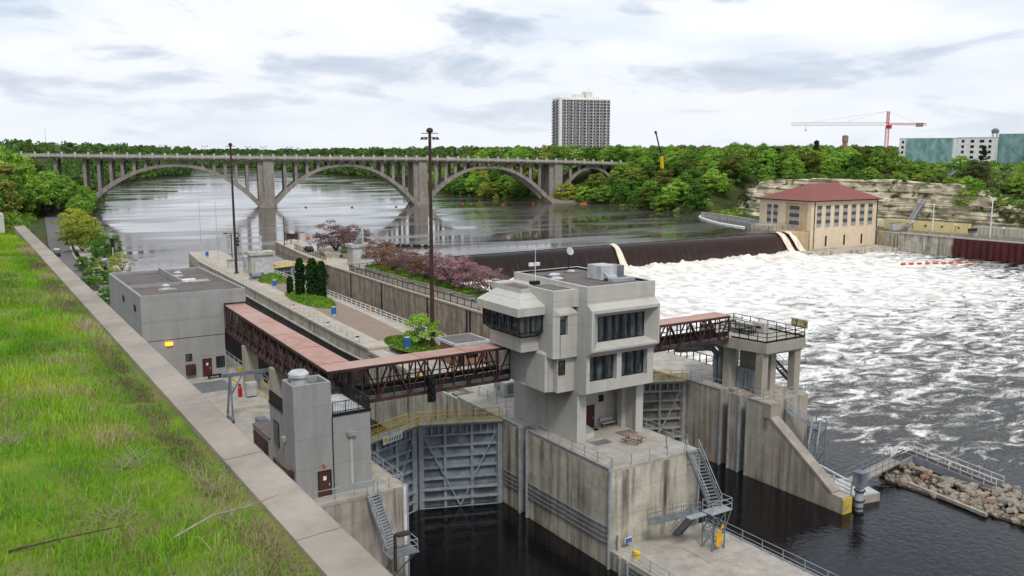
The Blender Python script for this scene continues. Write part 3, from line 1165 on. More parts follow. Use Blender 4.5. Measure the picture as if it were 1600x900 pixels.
# river wall
t = thing('lock_wall', 'brown streaked river wall of the far lock chamber with fence along its top', 'lock wall', (76.5, 78, 0))
ysr = [104, 126, 160, 207, 232, 268]
pl = [(xv(y), y) for y in ysr]
build('wall', MB().prism([(pl[0][0], pl[0][1]), (85.3, 104), (85.3, 232), (92, 268)] + pl[::-1][:-1], -14, UP - 0.3), M['chamber2'], t)
build('coping', MB().prism([(x - .1, y) for x, y in pl[:1]] + [(85.4, 104.02), (85.4, 232), (92, 268)] + [(x - .1, y) for x, y in pl[::-1][:-1]], UP - 0.3, UP), M['deck2'], t)
build('wall', MB().prism([(76.5, 79.6), (84.5, 79.6), (85.3, 103.98), (76.3, 103.98)], -14, -0.25), M['chamber'], t)
build('deck_slab', MB().prism([(76.45, 79.6), (84.6, 79.6), (85.4, 103.97), (76.25, 103.97)], -0.25, 0), M['deck'], t)
a = MB()
for y in (106, 122, 133.5, 134.6, 150, 172, 190):
    a.box(xv(y) - 0.03, xv(y) + 0.25, y, y + 0.55, -9.4, UP - 0.35)
build('ladder_recess', a, M['dark'], t)

t = thing('lock_wall', 'tall concrete river wall end with two armoured recesses and a slope to the water', 'lock wall', (76.6, 57, 0))
w = MB()
fp = [(76.6, 67.1), (84.2, 67.1), (84.2, 79.55), (76.6, 79.55), (76.6, 73.6), (77.9, 73.6), (77.9, 72.2), (76.6, 72.2), (76.6, 70.6), (77.9, 70.6), (77.9, 69.4), (76.6, 69.4)]
w.prism(fp, -14, 0.0)
build('wall', w, M['chamber'], t)
sl = MB().add([(76.6, 67.08, -14), (76.6, 67.08, -0.9), (76.6, 57.2, -7.6), (76.6, 55.9, -7.6), (76.6, 55.9, -14),
               (77.9, 67.08, -14), (77.9, 67.08, -0.9), (77.9, 57.2, -7.6), (77.9, 55.9, -7.6), (77.9, 55.9, -14)],
              [(0, 1, 2, 3, 4), (9, 8, 7, 6, 5), (1, 6, 7, 2), (2, 7, 8, 3), (3, 8, 9, 4), (0, 5, 6, 1), (4, 9, 5, 0)])
build('sloping_wall', sl, M['chamber'], t)
build('slope_coping', MB().beam((77.25, 67.05, -0.85), (77.25, 57.25, -7.5), 1.42, 0.28), M['cap'], t)
build('kink_block', MB().box(76.55, 78.1, 65.9, 67.08, -1.7, 0.05), M['cap'], t)
build('pier_block', MB().box(80.3, 84.1, 66.9, 67.09, -14, -0.02), M['chamber'], t)
a = MB()
for y in (69.4, 70.6, 72.2, 73.6):
    a.beam((76.56, y, -9.9), (76.56, y, 0.03), 0.2, 0.26)
a.beam((76.6, 67.2, .02), (76.6, 69.4, .02), 0.16, 0.1)
a.beam((76.6, 73.6, .02), (76.6, 79.5, .02), 0.16, 0.1)
build('corner_armour', a, M['armour'], t)
build('end_stain', MB().box(76.55, 78.0, 55.7, 55.92, -9.6, -7.75), noisy('flaking_yellow_paint', 'c0a83c', '8d8468', 2.2, .85, lo=.45, hi=.62), t)


# ------------------------------------------------------------------ mitre gates
def leaf(hx, hy, mx_, my_, z0, z1, name, label, fr, sk, wf, rungs=6, bracing=True):
    """gate leaf: hinge (hx,hy) to mitre (mx,my); framed side faces downstream (-y)"""
    t = thing(name, label, 'lock gate', (hx, hy, z1), 'mitre gate leaves')
    h, m_ = Vector((hx, hy, 0)), Vector((mx_, my_, 0))
    d = (m_ - h); W = d.length; d.normalize()
    nrm = Vector((d.y, -d.x, 0))
    if nrm.y > 0: nrm = -nrm
    def P(s, z, o): return h + d * s + nrm * o + Vector((0, 0, z))
    sk_ = MB().beam(P(0, (z0 + z1) / 2, -0.2), P(W, (z0 + z1) / 2, -0.2), 0.3, z1 - z0)
    build('skin_plate', sk_, sk, t)
    f = MB()
    zs = [z0 + (z1 - z0) * k for k in (0.0, 0.115, 0.23, 0.36, 0.49, 0.62, 0.74, 0.87)] + [z1]
    for k, z in enumerate(zs[:-1]):
        if k < 3:
            continue
        f.beam(P(0, z, 0.18), P(W, z, 0.18), 0.4, 0.2)
    f.beam(P(0, z1 - .12, 0.22), P(W, z1 - .12, 0.22), 0.5, 0.25)
    build('girder', f, fr, t)
    f = MB()
    for z in zs[:3]:
        f.beam(P(0.2, z + .1, 0.42), P(W - .2, z + .1, 0.42), 0.3, 0.22)
    build('fender_beam', f, M['galv'] if sk is M['gate'] else fr, t)
    f = MB()
    for s_ in (0.0, W):
        f.beam(P(s_ + (0.3 if s_ == 0 else -0.3), z0, 0.25), P(s_ + (0.3 if s_ == 0 else -0.3), z1, 0.25), 0.6, 0.55)
    for s_ in (W * .36, W * .68):
        f.beam(P(s_, z0, 0.22), P(s_, z1, 0.22), 0.32, 0.3)
    zt = zs[-2]
    for k in range(1, 12):
        if k % 4: f.beam(P(W * k / 12, zt, 0.15), P(W * k / 12, z1 - .2, 0.15), 0.16, 0.2)
    build('stile', f, fr, t)
    if bracing:
        f = MB()
        f.beam(P(0.7, z1 - 1.2, 0.5), P(W * .5, z0 + .3, 0.5), 0.09, 0.14)
        f.beam(P(W - 0.7, z1 - 1.2, 0.5), P(W * .5, z0 + .3, 0.5), 0.09, 0.14)
        build('diagonal_tie', f, fr, t)
    # walkway on top
    f = MB().beam(P(0, z1 + .05, 0.0), P(W, z1 + .05, 0.0), 1.7, 0.10)
    build('walkway', f, wf, t)
    f = MB()
    for o in (-0.8, 0.8):
        n_ = 6
        for zz in (0.12, 0.6, 1.1):
            f.beam(P(0, z1 + zz, o), P(W, z1 + zz, o), 0.06 if zz > .2 else 0.04, 0.06 if zz > .2 else 0.16)
        for k in range(n_ + 1):
            f.beam(P(W * k / n_, z1, o), P(W * k / n_, z1 + 1.1, o), 0.06)
    build('guard_rail', f, M['yellow'], t)
    return t, P, W


leaf(48.2, 78.2, 39.7, 81.4, -9.6, -0.15, 'lock_gate', 'grey steel lock gate leaf below yellow railing, beside the control tower', M['gatefr'], M['gate'], M['galv2'])
g2, P_, W_ = leaf(31.1, 78.2, 39.3, 81.4, -9.6, -0.15, 'lock_gate', 'grey steel lock gate leaf below yellow railing, nearer the stair tower', M['gatefr'], M['gate'], M['galv2'])
f = MB()
f.beam(P_(6.2, -0.3, 0.9), P_(3.4, -0.3, 0.9), 0.06, 0.75)
build('name_board', f, M['white'], g2)
for k in range(6):
    build('letter', MB().beam(P_(5.9 - k * .38, -0.2, 0.95), P_(5.72 - k * .38, -0.5, 0.95), 0.05, 0.09), M['black'], g2)
build('emblem', MB().tube(P_(3.75, -.22, .92), P_(3.75, -.22, .99), .22, n=10), M['yellow'], g2)
leaf(76.4, 79.7, 67.9, 83.4, -9.6, -0.15, 'lock_gate', 'weathered grey lock gate leaf standing in the far chamber behind the tower', M['gatewetfr'], M['gatewet'], M['galv2'])
leaf(59.2, 79.7, 67.5, 83.4, -9.6, -0.15, 'lock_gate', 'weathered grey lock gate leaf mostly hidden behind the control tower', M['gatewetfr'], M['gatewet'], M['galv2'])
# upper gates of the far chamber
leaf(76.9, 206.5, 69.4, 209.0, -9.0, UP - .1, 'lock_gate', 'upper lock gate leaf against the river wall under a faded yellow walkway', M['gatefr'], M['gatewet'], M['paleyel'], bracing=False)
leaf(61.4, 206.5, 69.0, 209.0, -9.0, UP - .1, 'lock_gate', 'upper lock gate leaf beside the pale concrete block on the island', M['gatefr'], M['gatewet'], M['paleyel'], bracing=False)

# ================================================================== BUILDINGS AT THE LOCK
# --- two storey concrete office by the chamber
t = thing('concrete_building', 'plain grey concrete lock building with flat gravel roof, red footbridge entering it', 'building', (25, 113, 0))
FY = 113.3
w = MB()
w.prism([(18.6, FY + .02), (28.3, FY + .02), (28.3, 137.9), (18.6, 137.9)], 0, 5.25)
w.prism([(18.45, FY), (28.35, FY), (28.35, 116.5), (31.2, 116.5), (31.2, 137.9), (18.45, 137.9)], 5.33, 10.55)
w.prism([(28.36, FY), (31.2, FY), (31.2, 116.48), (28.36, 116.48)], 9.25, 10.55)
build('wall', w, M['bldg'], t)
build('joint_band', MB().box(18.6, 28.3, FY + .05, 137.8, 5.25, 5.33), M['dark'], t)
p = MB()
for a_, b_ in (((18.45, FY), (31.2, FY)), ((31.05, FY), (31.05, 137.9)), ((18.6, FY), (18.6, 137.9)), ((18.45, 137.75), (31.2, 137.75))):
    x0, x1 = sorted((a_[0], b_[0])); y0, y1 = sorted((a_[1], b_[1]))
    if x0 == x1: p.box(x0 - .15, x0 + .15, y0, y1, 10.55, 11.0)
    else: p.box(x0 + .301, x1 - .301, y0 - .001, y0 + .3, 10.552, 10.998) if False else p.box(x0 + .31, x1 - .31, y0 + (0 if y0 == FY else -.15), y0 + (.3 if y0 == FY else .15), 10.55, 10.995)
p.box(25.2, 25.45, 123.1, 134.6, 10.5, 11.35)
p.box(25.2, 25.9, 134.6, 137.6, 10.5, 11.35)
p.box(18.76, 25.2, 122.8, 123.05, 10.5, 11.02)
build('parapet', p, M['bldg'], t)
build('roof', MB().box(18.7, 30.9, FY + .25, 122.8, 10.5, 10.66).box(25.5, 30.9, 122.85, 137.6, 10.5, 10.64).box(18.75, 25.15, 123.1, 137.6, 10.5, 10.62), M['gravel'], t)
for (x, y, s) in ((26.7, 131.5, .75), (22.7, 119.6, .7)):
    build('roof_vent', MB().lathe((x, y, 10.65), [(s, 0), (s, .18), (s * .6, .28), (s * .6, .5), (s * .8, .52), (s * .3, .75)]), M['ltgrey'], t)
build('skylight', MB().box(25.9, 27.7, 125.0, 126.0, 10.65, 11.0), M['white'], t)
build('roof_pad', MB().box(21.8, 24.0, 118.9, 120.4, 10.66, 10.70).box(27.0, 29.6, 124.5, 126.5, 10.65, 10.69), M['planter'], t)


def wall_window(t, x0, x1, y, z0, z1, cols=2, rows=1, fr=None, glass=None, name='window', mw=0.04):
    """window in a wall facing -y"""
    fr = fr or M['frame']; glass = glass or M['glass']
    f = MB()
    th = 0.09
    f.box(x0, x1, y - .06, y + .02, z1 - th, z1).box(x0, x1, y - .06, y + .02, z0, z0 + th)
    f.box(x0, x0 + th, y - .06, y + .02, z0 + th, z1 - th).box(x1 - th, x1, y - .06, y + .02, z0 + th, z1 - th)
    for k in range(1, cols):
        xx = x0 + (x1 - x0) * k / cols
        f.box(xx - mw, xx + mw, y - .1, y + .02, z0 + th, z1 - th)
    for k in range(1, rows):
        zz = z0 + (z1 - z0) * k / rows
        f.box(x0 + th, x1 - th, y - .045, y + .02, zz - .03, zz + .03)
    o = build(name, f, fr, t)
    build('pane', MB().box(x0 + .05, x1 - .05, y - .02, y - .005, z0 + .05, z1 - .05), glass, o)
    return o


def wall_door(t, x0, x1, y, z0, z1, mat, label=None, sign=False):
    o = build('door', MB().box(x0, x1, y - .05, y - .003, z0, z1), mat, t)
    if label: o['label'] = label
    build('door_frame', MB().box(x0 - .09, x0 - .002, y - .07, y - .002, z0, z1 + .09).box(x1 + .002, x1 + .09, y - .07, y - .002, z0, z1 + .09).box(x0 - .002, x1 + .002, y - .07, y - .002, z1 + .002, z1 + .09), M['bronze'], o)
    build('handle', MB().box(x1 - .16, x1 - .1, y - .11, y - .05, z0 + .95, z0 + 1.15), M['ltgrey'], o)
    if sign:
        build('notice', MB().box((x0 + x1) / 2 - .14, (x0 + x1) / 2 + .14, y - .062, y - .052, z0 + 1.45, z0 + 1.8), M['white'], o)
    return o


wall_window(t, 23.35, 24.15, FY + .02, 2.3, 3.2, 1)
wall_window(t, 27.05, 28.15, FY + .02, 1.0, 2.45, 3)
wall_door(t, 25.45, 26.4, FY + .02, 0, 2.25, M['doorred'], sign=True)
build('red_cabinet', MB().box(23.3, 24.45, FY - .35, FY + .0, 0.55, 1.85), M['rust'], t)
build('wall_lamp', MB().box(21.05, 21.85, FY - .32, FY + .0, 4.62, 4.95), M['lampglow'], t)
f = MB().box(18.38, 18.44, 116.5, 117.7, 8.6, 9.4).box(18.38, 18.44, 125.0, 126.2, 8.6, 9.4)
build('louvre', f, M['dark'], t)
f = MB()
for i in range(9):
    f.box(18.43 + 0, 31.22, FY - .012, FY - .002, 7.6, 7.63) if i == 0 else None
build('form_line', f, M['midgrey'], t)

# --- stair tower building by the near lock gate
t = thing('concrete_building', 'tall grey concrete stair tower building with brown door and round roof ventilator', 'building', (25, 67.5, 0))
w = MB()
w.box(21.95, 25.15, 67.4, 70.2, 0, 9.2)
w.box(25.16, 28.6, 67.55, 74.0, 0, 6.7)
w.box(22.1, 25.14, 70.21, 74.4, 0, 6.75)
build('wall', w, M['bldg'], t)
p = MB().box(21.95, 25.15, 67.4, 67.62, 9.2, 9.75).box(21.95, 25.15, 69.98, 70.2, 9.2, 9.75).box(21.95, 22.17, 67.63, 69.97, 9.2, 9.75).box(24.93, 25.15, 67.63, 69.97, 9.2, 9.75)
build('parapet', p, M['bldg'], t)
build('roof', MB().box(22.18, 24.92, 67.63, 69.97, 9.2, 9.26), M['midgrey'], t)
build('terrace_floor', MB().box(25.3, 28.45, 67.7, 73.8, 6.7, 6.74).box(22.3, 25.1, 70.3, 74.2, 6.75, 6.79), M['ltgrey'], t)
for q in ((25.17, 28.68, 67.47, 67.69, 6.7, 6.92), (28.46, 28.68, 67.7, 74.05, 6.7, 6.92), (22.02, 22.24, 70.21, 74.4, 6.75, 6.97)): build('coping', MB().box(*q), M['dark'], t)
build('ventilator', MB().lathe((23.0, 69.0, 9.26), [(.95, 0), (.95, .12), (.7, .2), (.68, .85), (.85, .9), (.85, 1.15), (.72, 1.3), (.6, 1.38)], 24), M['ltgrey'], t, smooth=False)
build('vertical_joint', MB().box(25.12, 25.2, 67.36, 67.5, 0, 6.7), M['dark'], t)
wall_door(t, 23.85, 24.85, 67.4, 0, 2.2, M['doorbr'], sign=True)
build('door_lamp', MB().box(24.2, 24.4, 67.2, 67.4, 2.7, 2.9), M['orange'], t)
build('wall_lamp', MB().box(26.45, 27.15, 67.25, 67.55, 4.85, 5.2), M['planter'], t)
build('rain_stain', MB().box(26.75, 26.95, 67.535, 67.548, 0.6, 4.8), M['tower'], t)
lv = MB().box(22.04, 22.09, 71.9, 73.3, 3.3, 5.5)
o = build('louvre', lv, M['frame'], t)
lv = MB()
for i in range(12): lv.beam((22.0, 71.95, 3.4 + i * .175), (22.0, 73.25, 3.4 + i * .175), .05, .06)
build('slat', lv, M['midgrey'], o)
build('pipe', MB().path([(21.85, 72.6, 1.4), (21.75, 72.6, 2.3), (21.75, 71.5, 2.1), (21.8, 68.4, 2.2)], .1).box(21.6, 22.0, 72.2, 72.9, .9, 1.7).box(21.6, 22.0, 67.9, 68.5, 1.9, 2.5), M['rust'], t)
build('side_lamp', MB().box(21.65, 21.95, 69.6, 70.1, 4.6, 4.95), M['planter'], t)
for pa, pb in (((25.3, 67.6), (28.55, 67.6)), ((28.55, 67.6), (28.55, 73.9)), ((25.3, 73.9), (28.55, 73.9)), ((22.15, 70.3), (22.15, 74.3))):
    rl = MB()
    for z in (7.05, 7.9):
        rl.beam((*pa, z), (*pb, z), .06)
    ln = math.hypot(pb[0] - pa[0], pb[1] - pa[1]); n_ = int(ln / .14)
    for k in range(n_ + 1):
        q = (pa[0] + (pb[0] - pa[0]) * k / n_, pa[1] + (pb[1] - pa[1]) * k / n_)
        rl.beam((*q, 6.9), (*q, 7.9), .03 if k % 8 else .07)
    build('terrace_railing', rl, M['dark'], t)
build('screen_panel', MB().box(22.06, 22.1, 70.3, 74.3, 7.0, 7.85), M['dark'], t)
# low shed against it
t = thing('shed', 'low grey shed with rusty brown doors between the parapet and stair tower', 'shed', (23, 78, 0))
build('wall', MB().box(22.3, 25.5, 75.6, 80.6, 0, 3.0), M['bldg'], t)
build('roof', MB().box(22.25, 25.55, 75.55, 80.65, 3.0, 3.15), M['gravel'], t)
f = MB()
for i in range(5): f.box(22.2, 22.28, 76.0 + i * .85, 76.75 + i * .85, .15, 2.7)
build('door', f, M['rust'], t)

# --- control tower
t = thing('control_tower', 'stepped concrete lock control tower with dark corner window room and flat roof', 'control tower', (54, 70, 0))
TW = M['tower']
w = MB()
w.prism([(50.0, 66.9), (51.1, 66.9), (51.1, 70.4), (57.6, 70.4), (57.6, 67.6), (57.45, 66.9), (58.4, 66.9), (58.4, 78.4), (50.0, 78.4)], 0, 5.25)
build('base_wall', w, TW, t)
w = MB()
# upper block, faces by hand: second floor and third floor with bevelled hooded window boxes
X0, X1, Yf = 50.0, 58.4, 65.5
w.prism([(X0, 66.95), (X1, 66.95), (X1, 78.4), (X0, 78.4)], 5.25, 15.5)
# second-floor beam with raked underside
w.add([(X0, 66.96, 4.95), (X0, Yf, 5.35), (X0, Yf, 6.35), (X0, 66.96, 6.35), (X1, 66.96, 4.95), (X1, Yf, 5.35), (X1, Yf, 6.35), (X1, 66.96, 6.35)],
      [(0, 1, 2, 3), (7, 6, 5, 4), (0, 4, 5, 1), (1, 5, 6, 2), (2, 6, 7, 3), (3, 7, 4, 0)])
# piers beside / between the second floor windows
for xa, xb in ((X0, 50.4), (53.7, 54.3), (57.6, X1)):
    w.box(xa, xb, Yf + .001, 66.96, 6.351, 8.95)
w.box(X0, X1, Yf + .001, 66.96, 8.951, 9.9)
# hood box
ov = [(X0 - .02, 64.75, 9.55), (X1 + .05, 64.75, 9.55), (X1 + .05, 64.75, 13.55), (X0 - .02, 64.75, 13.55)]
iv = [(51.75, 66.1, 10.15), (57.6, 66.1, 10.15), (57.6, 66.1, 12.65), (51.75, 66.1, 12.65)]
ov2 = [(X0 + .3, 64.75, 9.75), (X1 - .15, 64.75, 9.75), (X1 - .15, 64.75, 13.25), (X0 + .3, 64.75, 13.25)]
bk = [(X0 - .02, 66.0, 8.95), (X1 + .05, 66.0, 8.95), (X1 + .05, 65.49, 14.1), (X0 - .02, 65.49, 14.1)]
bk = [(X0 - .02, 65.49, 9.0), (X1 + .05, 65.49, 9.0), (X1 + .05, 65.49, 14.1), (X0 - .02, 65.49, 14.1)]
vs = ov + ov2 + iv + bk
fs = []
for k in range(4):
    j = (k + 1) % 4
    fs += [(k, j, 4 + j, 4 + k), (4 + k, 4 + j, 8 + j, 8 + k), (k, 12 + k, 12 + j, j)]
w.add(vs, fs)
w.box(X0, X1, Yf, 66.9, 14.0, 15.5)
w.box(X0 + .002, X0 + .3, Yf + .01, 66.96, 9.901, 13.999)
w.box(X1 - .3, X1 - .002, Yf + .01, 66.96, 9.901, 13.999)
build('upper_wall', w, TW, t)
# parapet
p = MB()
p.box(X0, X1, 65.5, 65.85, 15.5, 15.75).box(X0, X1, 78.05, 78.4, 15.5, 15.75).box(X0, X0 + .35, 65.851, 78.049, 15.5, 15.75).box(X1 - .35, X1, 65.851, 78.049, 15.5, 15.75)
build('parapet', p, TW, t)
build('roof', MB().box(X0 + .35, X1 - .35, 65.85, 78.05, 15.5, 15.54), M['gravel'], t)
build('parapet_flashing', MB().box(X0 + .351, X1 - .351, 77.98, 78.05, 15.54, 15.74).box(X1 - .42, X1 - .351, 65.86, 77.98, 15.54, 15.74), M['dark'], t)
# stair shaft fin on the left
w = MB()
w.prism([(47.3, 67.25), (49.4, 67.25), (50.0, 66.9), (50.0, 71.6), (47.3, 71.6)], 13.7, 15.35)
# window shaft: shoulders out below
w.add([(47.3, 67.25, 13.7), (49.4, 67.25, 13.7), (49.99, 67.0, 13.15), (47.85, 67.0, 13.15), (47.85, 67.0, 12.95), (49.99, 67.0, 12.95), (47.3, 71.6, 13.7), (47.3, 71.6, 12.95), (47.3, 67.25, 12.95)],
      [(0, 1, 2, 3), (3, 2, 5, 4), (0, 3, 4, 8), (0, 8, 7, 6), (4, 5, 8)])
w.prism([(47.3, 67.3), (47.95, 67.05), (48.05, 67.6), (50.0, 67.6), (50.0, 71.6), (47.3, 71.6)], 8.8, 12.95)
w.prism([(48.9, 67.05), (49.99, 67.05), (49.99, 67.6), (48.9, 67.6)], 8.8, 12.95)
w.prism([(48.05, 67.06), (48.9, 67.06), (48.9, 67.59), (48.05, 67.59)], 8.8, 11.0)
w.prism([(47.5, 68.2), (50.0, 68.2), (50.0, 71.6), (47.5, 71.6)], 5.3, 8.8)
w.prism([(48.0, 67.5), (50.0, 67.5), (50.0, 68.2), (48.0, 68.2)], 5.3, 8.8)
build('stair_shaft', w, TW, t)
build('shaft_roof', MB().box(47.6, 49.7, 67.7, 71.3, 15.35, 15.39), M['gravel'], t)
# prism on the left with a sloped top
w = MB()
w.add([(47.1, 68.35, 5.3), (47.1, 71.6, 5.3), (47.1, 68.35, 9.0), (47.1, 71.6, 9.0), (48.0, 68.35, 5.3), (48.0, 68.35, 9.7), (47.95, 71.6, 10.2), (50, 71.6, 5.3), (50, 68.35, 5.3), (50, 68.35, 8.8), (50, 71.6, 8.8)],
      [(0, 2, 3, 1), (0, 4, 5, 2), (2, 5, 6, 3), (1, 7, 8, 4, 0), (4, 8, 9, 5)])
w.box(47.25, 50, 71.61, 76.6, 5.3, 9.0)
w.add([(47.25, 76.6, 5.3), (50, 76.6, 5.3), (50, 71.6, 5.3), (47.1, 71.6, 5.3), (50, 76.6, 4.9), (50, 68.4, 4.9)], [(0, 1, 2, 3)])
build('oriel', w, TW, t)
# control room
w = MB()
w.box(45.3, 47.9, 69.75, 75.6, 9.2, 10.65)
w.box(47.0, 50.0, 71.6, 78.0, 9.0, 15.0)
build('control_room_base', w, TW, t)
hz0, hz1 = 12.95, 13.75
a = [(44.15, 68.6), (47.4, 68.6), (47.4, 76.2), (44.15, 76.2)]
b = [(46.1, 71.0), (48.1, 71.0), (48.1, 75.6), (46.1, 75.6)]
vs = [(x, y, hz0) for x, y in a] + [(x, y, hz1) for x, y in a] + [(x, y, 14.75) for x, y in b] + [(x, y, 15.2) for x, y in b]
fs = [(3, 2, 1, 0)]
for r_ in range(3):
    for k in range(4):
        j = (k + 1) % 4
        fs.append((r_ * 4 + k, r_ * 4 + j, r_ * 4 + 4 + j, r_ * 4 + 4 + k))
w = MB().add(vs, fs)
build('hood', w, TW, t)
build('hood_roof', MB().box(46.2, 48.0, 71.1, 75.5, 15.0, 15.04), M['gravel'], t)
# glazing of the control room
gl = MB()
wa = [(44.6, 69.05), (47.35, 69.05), (47.35, 75.6), (44.6, 75.6)]
wb = [(45.3, 69.7), (47.35, 69.7), (47.35, 75.6), (45.3, 75.6)]
gl.add([(x, y, 10.66) for x, y in wb] + [(x, y, 11.25) for x, y in wa] + [(x, y, 12.94) for x, y in wa], [(0, 1, 5, 4), (3, 0, 4, 7), (4, 5, 9, 8), (7, 4, 8, 11)])
o = build('control_room_window', gl, M['glass'], t)
fr = MB()
def mull(p, q, w_=.13): fr.beam(p, q, w_)
for k in range(6):
    y = 69.05 + (75.6 - 69.05) * k / 5
    mull((44.57, y, 11.2), (44.57, y, 12.95), .2 if k in (0,) else .15)
for k in range(3):
    x = 44.6 + (47.3 - 44.6) * k / 2
    mull((x, 69.02, 11.2), (x, 69.02, 12.95), .16)
for z in (11.25, 12.85):
    mull((44.57, 69.02, z), (44.57, 75.6, z), .16); mull((44.57, 69.02, z), (47.3, 69.02, z), .16)
mull((45.28, 69.7, 10.72), (45.28, 75.6, 10.72), .14); mull((45.28, 69.7, 10.72), (47.3, 69.7, 10.72), .14)
for k in range(6):
    y0 = 69.05 + 1.31 * k; yb = 69.7 + (75.6 - 69.7) * k / 5
    mull((44.6, y0, 11.25), (45.3, yb, 10.72), .1)
    if k < 5:
        mull((44.6, y0, 11.22), (45.27, (yb * .5 + .5 * (69.7 + 1.18 * (k + 1))), 10.72), .07)
        mull((44.6, y0 + 1.31, 11.22), (45.27, (yb * .5 + .5 * (69.7 + 1.18 * (k + 1))), 10.72), .07)
mull((45.95, 69.05, 11.25), (46.3, 69.7, 10.72), .09)
build('frame', fr, M['bronze'], o)
# windows
wall_window(t, 50.4, 53.65, 66.1, 6.4, 8.92, 3, mw=.15)
wall_window(t, 54.35, 57.55, 66.1, 6.4, 8.92, 3, mw=.15)
wall_window(t, 51.78, 57.58, 66.15, 10.15, 12.65, 6, mw=.16)
wall_window(t, 48.07, 48.88, 67.5, 11.0, 12.5, 1)
wall_window(t, 48.1, 48.85, 67.45, 7.1, 8.5, 1)
build('painted_back_wall', MB().box(51.12, 57.58, 70.37, 70.42, 0, 4.9), M['white_blk'], t)
wall_door(t, 53.6, 54.7, 70.365, 0.02, 2.35, M['doorred'])
build('vent_grille', MB().box(55.35, 55.95, 70.3, 70.36, 2.6, 3.3), M['dark'], t)
build('fin_post', MB().box(57.1, 57.62, 68.7, 69.4, 0, 5.0), TW, t)
build('hose_reel', MB().box(52.4, 52.9, 70.3, 70.39, 3.9, 4.3).tube((52.3, 70.2, 3.6), (52.3, 70.36, 3.6), .2), M['yellow'], t)
# things on the roof
t2 = thing('air_conditioner', 'grey rooftop air conditioning unit with slanted intake hood on the tower', 'air conditioner', (56, 70.5, 15.5))
build('housing', MB().box(54.6, 56.6, 69.3, 71.6, 15.6, 17.0), M['ltgrey'], t2)
build('fan_section', MB().box(56.62, 57.7, 69.5, 71.4, 15.6, 16.9), M['midgrey'], t2)
build('intake_hood', MB().add([(54.9, 69.28, 16.4), (56.1, 69.28, 16.4), (56.1, 68.5, 15.9), (54.9, 68.5, 15.9), (54.9, 69.28, 15.75), (56.1, 69.28, 15.75)], [(0, 1, 2, 3), (0, 3, 4), (1, 5, 2), (4, 3, 2, 5)]), M['galv'], t2)
build('duct', MB().box(54.7, 57.6, 67.6, 68.4, 15.56, 15.9), M['galv'], t2)
t2 = thing('satellite_dish', 'small grey satellite dish on a post at the tower roof edge', 'satellite dish', (56.6, 77.6, 15.5))
build('post', MB().tube((56.6, 77.6, 15.5), (56.6, 77.6, 17.4), .05), M['dark'], t2)
build('dish', MB().lathe((0, 0, 0), [(.05, 0), (.3, .06), (.45, .16)], 18), M['ltgrey'], t2).matrix_local = Matrix.Translation((0, -.1, 2.1)) @ Matrix.Rotation(R(70), 4, 'X') @ Matrix.Translation(Vector((-56.6, -77.6, -15.5)) * -1)
t2 = thing('floodlight', 'pair of white floodlights on the far left corner of the tower roof', 'floodlight', (52.2, 77.8, 15.7))
build('bracket', MB().tube((52.2, 77.8, 15.7), (52.2, 77.8, 16.3), .04).beam((51.7, 77.8, 16.3), (52.7, 77.8, 16.3), .05), M['galv2'], t2)
build('lamp_head', MB().box(51.55, 52.05, 77.6, 77.95, 16.3, 16.65), M['white'], t2)
build('lamp_head', MB().box(52.3, 52.8, 77.6, 77.95, 16.3, 16.65), M['white'], t2)
t2 = thing('antenna', 'thin white whip antenna standing by the control room roof', 'antenna', (48.3, 71.8, 15.3))
build('mast', MB().tube((48.3, 71.8, 15.3), (48.3, 71.8, 19.0), .045, .025), M['white'], t2)
build('base_box', MB().box(47.7, 48.6, 71.4, 72.0, 15.4, 15.75), M['dark'], t2)
for i, (x, y, s, lb) in enumerate(((52.6, 74.6, .8, 'low white roof hatch nearest the tower roof centre'), (51.2, 72.2, .7, 'low white roof dome behind the stair shaft'), (55.6, 75.8, .6, 'flat roof hatch near the satellite dish'))):
    t2 = thing('roof_hatch', lb, 'roof hatch', (x, y, 15.5))
    build('curb', MB().box(x - s, x + s, y - s * .8, y + s * .8, 15.5, 15.68), M['midgrey'], t2)
    build('lid', MB().lathe((x, y, 15.68), [(s * .9, 0), (s * .8, .12), (s * .2, .2)], 4 + 8 * (i % 2)), M['ltgrey'], t2)

# --- picnic table, bench, crate, mats on the tower deck
t2 = thing('picnic_table', 'small wooden picnic table on a steel frame out on the tower deck', 'picnic table', (55.0, 64.3, 0))
Tt = Matrix.Translation((55.0, 64.3, 0)) @ Matrix.Rotation(R(-72), 4, 'Z')
def tb(m, x0, x1, y0, y1, z0, z1):
    q = MB().box(x0, x1, y0, y1, z0, z1)
    m.add([Tt @ Vector(v) for v in q.v], q.f)
a = MB(); [tb(a, -1.0, 1.0, -.36 + i * .15, -.23 + i * .15, .72, .76) for i in range(5)]
build('tabletop', a, M['wood'], t2)
for s_ in (-1, 1):
    a = MB(); tb(a, -1.0, 1.0, s_ * .72 - .13, s_ * .72 + .13, .43, .47)
    build('bench_seat', a, M['wood'], t2)
a = MB()
for x in (-.7, .7):
    tb(a, x - .03, x + .03, -.8, .8, .38, .42); tb(a, x - .03, x + .03, -.3, -.24, 0, .72); tb(a, x - .03, x + .03, .24, .3, 0, .72)
build('leg_frame', a, M['dark'], t2)
t2 = thing('bench', 'pale grey bench against the back wall under the tower', 'bench', (56.2, 69.9, 0))
build('seat', MB().box(55.3, 57.0, 69.5, 70.0, .42, .48), M['ltgrey'], t2)
build('backrest', MB().box(55.3, 57.0, 70.0, 70.05, .55, .9), M['ltgrey'], t2)
for x in (55.4, 56.8): build('leg', MB().box(x, x + .08, 69.55, 69.95, 0, .42), M['midgrey'], t2)
t2 = thing('salt_box', 'light grey slanted-lid storage box beside the tower pillar', 'storage box', (51.6, 67.9, 0))
